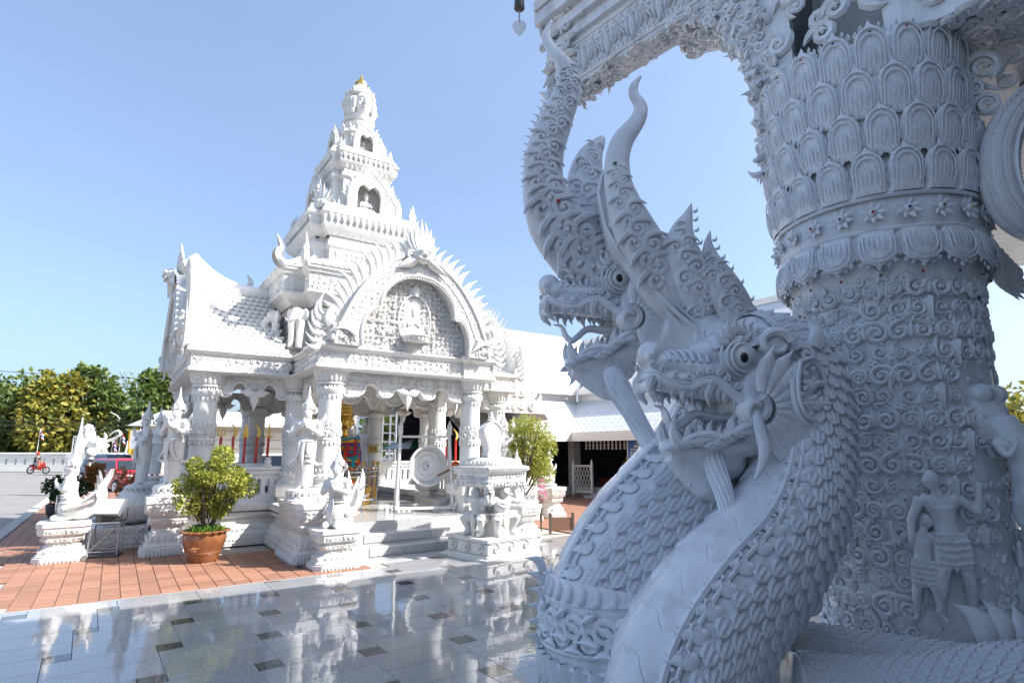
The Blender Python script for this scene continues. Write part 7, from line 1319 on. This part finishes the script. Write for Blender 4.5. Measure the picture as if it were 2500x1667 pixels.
for k in range(700):
    an, z = rn.uniform(-110, 110), rn.uniform(.55, 2.6); p, x, y = oncol(an, z); g = curl(rn.uniform(.014, .026), 1.3, .36, 10, 4, 1.0, .9) if rn.random() < .6 else leaf(rn.uniform(.04, .065), .03, .35, .6, 4, 2)
    fill.append(g.ry(rn.uniform(0, 360)).m(basis(p, x, y, (0, 0, 1))))
obj('tendril_fill', J(fill), SR, core, kind='stuff')
# hanging lotus petals, jewelled ring, four rows of upright petals
def arch_petal():
    v = []; n, m_ = 11, 8
    for i in range(m_ + 1):
        u = i / m_
        for j in range(n):
            sx = -1 + 2 * j / (n - 1); zt = .62 + .30 * math.sqrt(max(0, 1 - sx * sx)) + .08 * max(0, 1 - abs(sx) * 3)
            v.append((sx * .47 * (1 - .06 * u), -.26 * (1 - sx ** 4) * (.45 + .55 * math.sin(PI * min(1, u * .75 + .2))) - (.05 if abs(sx) > .75 or u > .85 else 0) - .03, zt * u))
    return G(v, grid_faces(m_ + 1, n, False))
rim_ = [(.30 * math.cos(a), -.315, .50 + .27 * math.sin(a)) for a in np.linspace(0, PI, 12)]; rim_ = [(.29, -.24, .12), (.30, -.30, .30)] + rim_ + [(-.30, -.30, .30), (-.29, -.24, .12)]
pt_ = J(arch_petal(), tube(rim_, .020, 5), tube([(x * 1.28, y + .03, z * 1.12 + .02) for x, y, z in rim_], .024, 5), J([tube([(dx, -.27, .16), (dx * 1.1, -.325, .38), (dx * .9 + .02, -.325, .56)], [.008, .015, .004], 5) for dx in (-.16, -.05, .06, .17)]), flame(.16, .12, .10, 0, 7, 6, 0).mv(0, -.14, .92), J([curl(.055, 1.2, .4, 10, 5, .3).mv(s * .36, -.16, .84) for s in (-1, 1)]), J([curl(.05, 1.2, .4, 10, 5, .3).mv(s * .22, -.17, .93) for s in (-1, 1)]))
PTM = mesh('lotus_petal', pt_, SV); PTS = mesh('small_petal', J(petal(.5, .8, .2, 7, 5, .3), leaf(.5, .3, .3, 0, 6, 4).mv(0, -.1, .1)), SV)
js = ('jg', 'jr', 'jb', 'jg', 'jr'); JM = {k: mesh('jewel', ell((0, 0, 0), (.0085, .006, .0085), 10, 6), M[k]) for k in ('jg', 'jr', 'jb', 'jy')}
for k in range(17):
    an = 360 / 17 * k
    putcol('hanging_petal', PTM, an, 2.87, rot=180, s=.215, off=-.03, tilt=-3); putcol('hanging_small_petal', PTS, an + 10.6, 2.85, rot=180, s=.15, off=-.012)
    if -120 < an < 120 or an > 240: putcol('jewel', JM[js[k % 5]], an, 2.625, off=.035)
for row in range(4):
    for k in range(20):
        an = 18 * k + (9 if row % 2 else 0); z = 3.08 + .232 * row; s = .188 + .006 * row
        o_ = putcol('lotus_petal', PTM, an, z, s=1, off=-.015 - .012 * row, tilt=5); o_.matrix_basis = o_.matrix_basis @ Matrix.Diagonal((s * 1.0, s * 1.0, s * (1.42 + .09 * row), 1))
        putcol('small_petal', PTS, an + 9, z + .04, s=.2, off=-.03)
        if an < 110 or an > 250: putcol('jewel', JM[js[(k + row) % 5]], an, z + .225 + .018 * row, off=.02)
for i in (2.875, 3.065): obj('ring_moulding', tube([oncol(a, i, off=.012)[0] for a in range(0, 361, 8)], .014, 6), SV, core)
FLM = mesh('ring_flower', J([flame(.075, .036, .02, 0, 6, 5, 0).rx(25).ry(45 * k) for k in range(8)] + [ell((0, -.02, 0), (.022, .02, .022), 10, 6)]), SV)
for k in range(22): putcol('ring_flower', FLM, k * 16.4, 2.97, rot=20 * k, off=.012); putcol('jewel', JM[('jr', 'jb', 'jg', 'jy')[k % 4]], k * 16.4, 2.97, off=.052)
# --- figures in high relief
boy = dict(pelvis=(0, 0, .80), chest=(-.03, 0, 1.18), neck=(-.06, -.02, 1.36), head=(-.10, -.03, 1.48), face=(-1, -.4, -.2), shl=(-.22, 0, 1.27), ell=(-.36, -.05, 1.02), hal=(-.40, -.12, .80), shr=(.16, 0, 1.27), elr=(.32, -.04, 1.12), har=(.36, -.06, 1.42), knl=(-.12, -.10, .45), anl=(-.16, 0, .08), tol=(-.22, -.10, .03), knr=(.14, -.06, .42), anr=(.16, 0, .06), tor=(.20, -.10, .02))
BM = rm('relief_child', fig(boy), .016, SR, 3); cloth = J(loft([(.50, rect(-.17, .17, -.13, .1)), (.62, rect(-.18, .18, -.15, .1)), (.80, rect(-.17, .17, -.14, .1)), (.90, rect(-.16, .15, -.12, .1))]))
CLM = rm('wrapped_cloth', J(cloth, J([tube([(-.18, -.15, z), (0, -.17, z - .01), (.18, -.15, z + .02)], .012, 5) for z in (.56, .64, .72, .80, .88)])), .014, SR, 2)
for an, z, s, mir in ((16, .90, .43, False), (66, .72, .36, True), (3, .86, .32, True)):
    o_ = putcol('relief_child', BM, an, z, s=s, mir=mir, off=.03); link('wrapped_cloth', CLM, o_)
eh = J(ell((0, -.05, .3), (.20, .19, .25), 16, 12), ell((-.09, -.12, .50), (.10, .10, .09), 10, 8), ell((.09, -.12, .50), (.10, .10, .09), 10, 8), limb([(0, -.16, .25), (0, -.30, .02), (-.02, -.30, -.25), (-.05, -.28, -.48), (.03, -.32, -.62), (.13, -.33, -.55), (.14, -.34, -.45)], [.14, .115, .09, .075, .06, .05, .03], 12),
       ell((-.27, .0, .28), (.13, .035, .24), 12, 8), ell((.27, .0, .28), (.13, .035, .24), 12, 8), limb([(-.11, -.18, .1), (-.20, -.30, .0), (-.19, -.38, .1)], [.04, .032, .012]), limb([(.11, -.18, .1), (.20, -.30, .0), (.19, -.38, .1)], [.04, .032, .012]))
EHM = rm('elephant_head', eh, .013, SR, 2); eo = putcol('elephant_head', EHM, 56, 1.66, s=.62, off=-.06)
obj('trunk_wrinkles', J([tube([(.0 + rr * math.sin(t), yy_ - .02 - rr * .86 * math.cos(t), zz) for t in np.linspace(-1.5, 1.5, 9)], .008, 4) for rr, yy_, zz in [(.125 - .0036 * k, -.20 - .0052 * k, .12 - .033 * k) for k in range(17)]]), SR, eo, kind='stuff')
for sd in (-1, 1): obj('eye', ell((sd * .155, -.16, .32), (.02, .02, .025), 8, 6), M['smooth'], eo)
# --- porch: deep fascia beam running away from the column, arch bracket, soffit and roof
M['blockgrey'] = mat('light_block_grey', (.36, .34, .33), .6, .4, .3, 20, .3, 4)  # dark grey for the added walls that block light
porch = thing('pavilion_porch', 'dark-soffited grey-white pavilion porch with carved fascia beam above the nagas', 'pavilion', (CX, CY, 0))
BA = R(-41); bd_ = np.array((math.sin(BA), math.cos(BA), 0)); bn = np.array((-math.cos(BA), math.sin(BA), 0))     # along (away), outward (left, towards camera)
def bp(s, o, z): return bd_ * s + bn * o + np.array((0, 0, z))
def bbx(s0, s1, o0, o1, z0, z1):
    v = [bp(s0, o0, z0), bp(s1, o0, z0), bp(s1, o1, z0), bp(s0, o1, z0), bp(s0, o0, z1), bp(s1, o0, z1), bp(s1, o1, z1), bp(s0, o1, z1)]; return G(v, [q[::-1] for q in BQ])
beam = obj('fascia_beam', J(bbx(-.2, 2.55, -.02, .24, 5.12, 5.66)), SR, porch, 0)
obj('fascia_cornice', J(bbx(-6, 2.50, -.28, .29, 5.62, 5.70), bbx(-6, 2.52, -.30, .33, 5.76, 5.86), bbx(-6, 2.48, -.3, .27, 5.70, 5.76), bbx(-6, 2.56, -.3, .40, 5.92, 6.06), bbx(-6, 2.50, -.3, .30, 5.86, 5.92)), SV, porch, 0)
# corner ornament at the far end and the crust of scrolls along the soffit edge
MB_ = basis((0, 0, 0), -bd_, -bn, (0, 0, 1))          # panel frame: +x towards the camera, -y outward
obj('beam_rope', J([tube([bp(s, .245, z) for s in np.linspace(-.2, 2.55, 12)], .018, 6) for z in (5.17, 5.46, 5.56)]), SV, beam)
obj('beam_studs', J([ell(tuple(bp(s, .255, 5.50)), .022, 8, 6) for s in np.arange(-.1, 2.55, .085)]), SV, beam, kind='stuff')
fm_ = mesh('beam_leaf', J(leaf(.26, .085, .25, .1, 8, 4).ry(180), leaf(.20, .05, .3, .6, 6, 4).ry(165).mv(.05, 0, 0), leaf(.20, .05, .3, -.6, 6, 4).ry(-165).mv(-.05, 0, 0), curl(.04, 1.4, .3, 14, 6).mv(.045, 0, .02), curl(.04, 1.4, .3, 14, 6).mirx().mv(-.045, 0, .02)), SV)
fp = mesh('beam_palmette', J([leaf(.19, .045, .3, .2 * k, 7, 4).ry(180 + 17 * k) for k in (-2, -1, 0, 1, 2)] + [curl(.035, 1.4, .3, 14, 6).mv(0, 0, .03)]), SV)
for k in range(19):
    s = 2.45 - .14 * k; link('beam_leaf' if k % 2 else 'beam_palmette', fm_ if k % 2 else fp, beam, M=basis(bp(s, .24, 5.43), -bd_, -bn, (0, 0, 1)))
    link('beam_scroll', CS, beam, M=basis(bp(s + .07, .24, 5.22), -bd_ * 1.3, -bn * 1.3, (0, 0, 1.3)))
crust = []; rn = random.Random(8)
for k in range(220):
    s = rn.uniform(-.1, 2.6); o = rn.uniform(-.02, .25); g = curl(rn.uniform(.03, .055), 1.3, .38, 11, 5, .8, 1.0) if rn.random() < .7 else J(flame(rn.uniform(.05, .1), .04, .03, .2, 6, 5, .3).rx(90))
    crust.append(g.ry(rn.uniform(0, 360)).m(basis(bp(s, o, 5.12 + .03 * math.sin(s * 5)), bd_, (0, 0, 1), bn)))
obj('soffit_scrolls', J(crust), SR, beam, kind='stuff')
crn = []
for k in range(60):
    z = rn.uniform(5.1, 6.4); o = rn.uniform(-.2, .34); e = rn.random() < .5; nrm = bd_ if e else bn; p = bp(2.52 if e else rn.uniform(2.2, 2.56), o if e else .30, z); crn.append((curl(rn.uniform(.045, .08), 1.4, .34, 13, 5, 1.0, 1.0) if rn.random() < .7 else leaf(.16, .09, .35, .5, 6, 4)).ry(rn.uniform(0, 360)).m(basis(p, np.cross(-nrm, (0, 0, 1)), -nrm, (0, 0, 1))))
obj('corner_scrolls', J(crn), SR, beam, kind='stuff')
# arch bracket between column and beam
ap = spl([bp(.48, 0, 3.55), bp(.50, 0, 4.1), bp(.60, 0, 4.6), bp(.82, 0, 4.95), bp(1.2, 0, 5.12)], 24)
arch = obj('arch_bracket', J([G(np.concatenate([[p + bn * .24, p - bn * .24] for p in ap] + [[np.array((bp(.2, .24, p[2] + .02))), np.array((bp(.2, -.24, p[2] + .02)))] for p in ap]), [(2 * i, 2 * i + 1, 2 * i + 3, 2 * i + 2) for i in range(23)] + [(48 + 2 * i, 2 * i, 2 * i + 2, 50 + 2 * i) for i in range(23)] + [(2 * i + 1, 49 + 2 * i, 51 + 2 * i, 2 * i + 3) for i in range(23)])]), SR, porch)
cr2 = []
for k in range(300):
    i = rn.randrange(24); side = rn.random()
    if side < .55: p = ap[i] + bn * rn.uniform(-.24, .24); nrm = -(bd_ * math.cos(i / 23 * 1.3) * -1 + np.array((0, 0, math.sin(i / 23 * 1.3)))); nrm = bd_ * math.cos(i / 23 * 1.4) - np.array((0, 0, math.sin(i / 23 * 1.4)))
    else: q_ = rn.uniform(.3, 1); p = bp(.2, .24, ap[i][2]) * (1 - q_) + (ap[i] + bn * .24) * q_; nrm = bn
    z_ = np.cross(nrm, bn if side < .55 else (0, 0, 1)); z_ /= np.linalg.norm(z_); g = (curl(rn.uniform(.03, .05), 1.3, .38, 11, 5, .8, 1.0) if rn.random() < .65 else flame(rn.uniform(.06, .11), .05, .04, .2, 6, 5, .3).rx(60))
    cr2.append(g.ry(rn.uniform(0, 360)).m(basis(p, np.cross(-nrm, z_), -nrm, z_)))
obj('bracket_scrolls', J(cr2), SR, arch, kind='stuff')
# soffit, inner beams and roof
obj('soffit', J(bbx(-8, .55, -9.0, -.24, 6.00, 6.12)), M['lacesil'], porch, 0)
obj('inner_beam', J(bbx(-.33, .35, -6, -.24, 4.1, 5.3), bbx(-7, -.33, -.26, .24, 4.08, 5.62), bbx(-7, -.34, -6, -.27, 4.3, 4.5)), SR, porch, 0)
cr3 = []
for k in range(520):
    t_ = rn.random()
    if t_ < .4: p = bp(rn.uniform(-.3, .35), rn.uniform(-2.6, -.2), 4.1); nrm = np.array((0, 0, -1)); z_ = bn
    elif t_ < .75: p = bp(rn.uniform(-1.6, -.2), rn.uniform(-.26, .24), 4.08); nrm = np.array((0, 0, -1)); z_ = bn
    else: p = bp(rn.uniform(-1.5, .3), .24, rn.uniform(4.15, 5.6)); nrm = bn; z_ = np.array((0, 0, 1))
    cr3.append(curl(rn.uniform(.04, .085), 1.4, .36, 13, 5, 1.0, 1.0).ry(rn.uniform(0, 360)).m(basis(p, np.cross(-nrm, z_), -nrm, z_)))
obj('ceiling_scrolls', J(cr3), SR, porch, kind='stuff')
def roofhull():
    s0, s1, o0, o1, oc = .6, -8.5, .5, -9.3, -2.5
    a, b, c, d = bp(s0, o0, 6.125), bp(s0, o1, 6.125), bp(s1, o1, 6.125), bp(s1, o0, 6.125); r0, r1 = bp(-1.75, oc, 10.5), bp(s1, oc, 10.5)
    return G([a, b, c, d, r0, r1], [(0, 3, 5, 4)[::-1], (1, 4, 5, 2)[::-1], (0, 1, 2, 3)], [(0, 4, 1)[::-1], (2, 5, 3)[::-1]])
obj('roof', J(roofhull(), bbx(.61, 2.55, -.32, .42, 6.07, 6.18), bbx(.61, 2.5, -.26, .36, 6.18, 6.5)), M['smooth'], porch, 0)
obj('sky_block_wall', J(bbx(-8.5, -2.75, -9, 8.5, 0, 4.6), bbx(-8.9, -2.45, -9.2, 8.9, 4.6, 5.0)), M['blockgrey'], porch, 0)  # added unseen block behind the camera, cuts sky light on the nagas
obj('side_block_wall', J(bbx(-8.2, -.75, -1.5, -1.3, .5, 4.29)), M['blockgrey'], porch, 0); obj('pavilion_platform', J(bbx(-8.5, -.75, -9, -.65, 0, .55)), M['step'], porch, 0)  # wall added just out of frame to darken the column's right side
for s, o in ((-6.5, -8.2),): obj('rear_column', lathe([(.6, 0), (.55, .4), (.47, .6), (.47, 4.6), (.6, 5.0), (.6, 5.6)], 24), SR, porch, loc=bp(s, o, 0))
# upper right: scroll brackets and the scaled coil hanging from the capital
mk = thing('capital_serpent', 'coiled scaled serpent bracket hanging from the capital at the right edge', 'bracket', (CX + .8, CY - .3, 0))
sP, sr = pxpath([(2600, 200, 2.9, 40), (2505, 255, 2.9, 42), (2446, 335, 2.9, 42), (2436, 430, 2.88, 42), (2466, 512, 2.86, 42), (2530, 556, 2.85, 42), (2640, 580, 2.85, 40)], 44); sP = sP - np.array(mk.location)
so = obj('serpent_body', tube(sP, sr, 20, 1, (0, -1, 0)), SV, mk, 180); T_, N_, B_ = frames(sP, (0, -1, 0))
for k in range(1, 43):
    for a in (-75, -45, 10, 40, 70): 
        d = N_[k] * math.cos(R(a)) + B_[k] * math.sin(R(a)); z = T_[k]; y = -d; link('scale', SCM, so, M=basis(sP[k] + d * sr[k], np.cross(y, z), y, z) @ Matrix.Scale(.040, 4))
obj('back_ridge', tube([sP[k] + (N_[k] * math.cos(R(-18)) + B_[k] * math.sin(R(-18))) * (sr[k] + .004) for k in range(44)], .014, 6), SV, so)
for px_, py_, s, rt, mr in ((2400, 165, .16, 20, 0), (2470, 130, .13, 150, 1), (2410, 255, .11, 80, 0), (2380, 215, .08, 200, 1), (2455, 200, .07, 270, 0), (2490, 60, .15, 40, 0), (2370, 310, .07, 10, 1)):
    g = J(curl(s * .6, 1.7, .22, 26, 7, 1.6, .8), tube(curl(s * .6, 1.7, .1, 26, 4, 0).v[:1].repeat(2, 0) + np.array(((0, 0, 0), (.01, 0, 0))), .002, 4), leaf(s * .9, s * .4, .3, .8, 7, 4).mv(s * .4, 0, -s * .5)).ry(rt); obj('bracket_scroll', g.mirx() if mr else g, SV, mk, loc=PX(px_, py_, 2.95) - np.array(mk.location), rot=(0, 0, R(-25)))
for k in range(5): obj('hanging_flame', flame(.34 - .04 * k, .13, .09, .15, 9, 7, .3).ry(180 + 14 * (k - 2)), SR, mk, loc=PX(2425 + 14 * k, 610 + 12 * k, 3.4) - np.array(mk.location))
# wind chime hanging from the eave corner
wp = PX(1268, 22, 4.9); wc = thing('wind_chime', 'dark bell wind chime with a heart-shaped leaf hanging at the top edge', 'wind chime', tuple(wp), 0)
obj('bell', lathe([(.052, -.02), (.05, .03), (.045, .10), (.03, .16), (.01, .18)], 16), M['potdk'], wc, 60, loc=(0, 0, .02)); obj('chain', J([tube([(.008 * math.cos(t), .008 * math.sin(t), z + .012 * math.sin(t)) for t in np.linspace(0, 2 * PI, 9)], .003, 4) for z in np.arange(-.14, .0, .016)] + [tube([(0, 0, .18), (0, 0, 1.6)], .004, 5)]), M['greymetal'], wc)
obj('heart_leaf', prism([(0, -.14), (.035, -.10), (.066, -.05), (.07, -.01), (.045, .03), (.015, .035), (0, .015), (-.015, .035), (-.045, .03), (-.07, -.01), (-.066, -.05), (-.035, -.10)], .006).mv(0, 0, -.17), mat('frosted_leaf', (.62, .66, .70), .3), wc, 0)
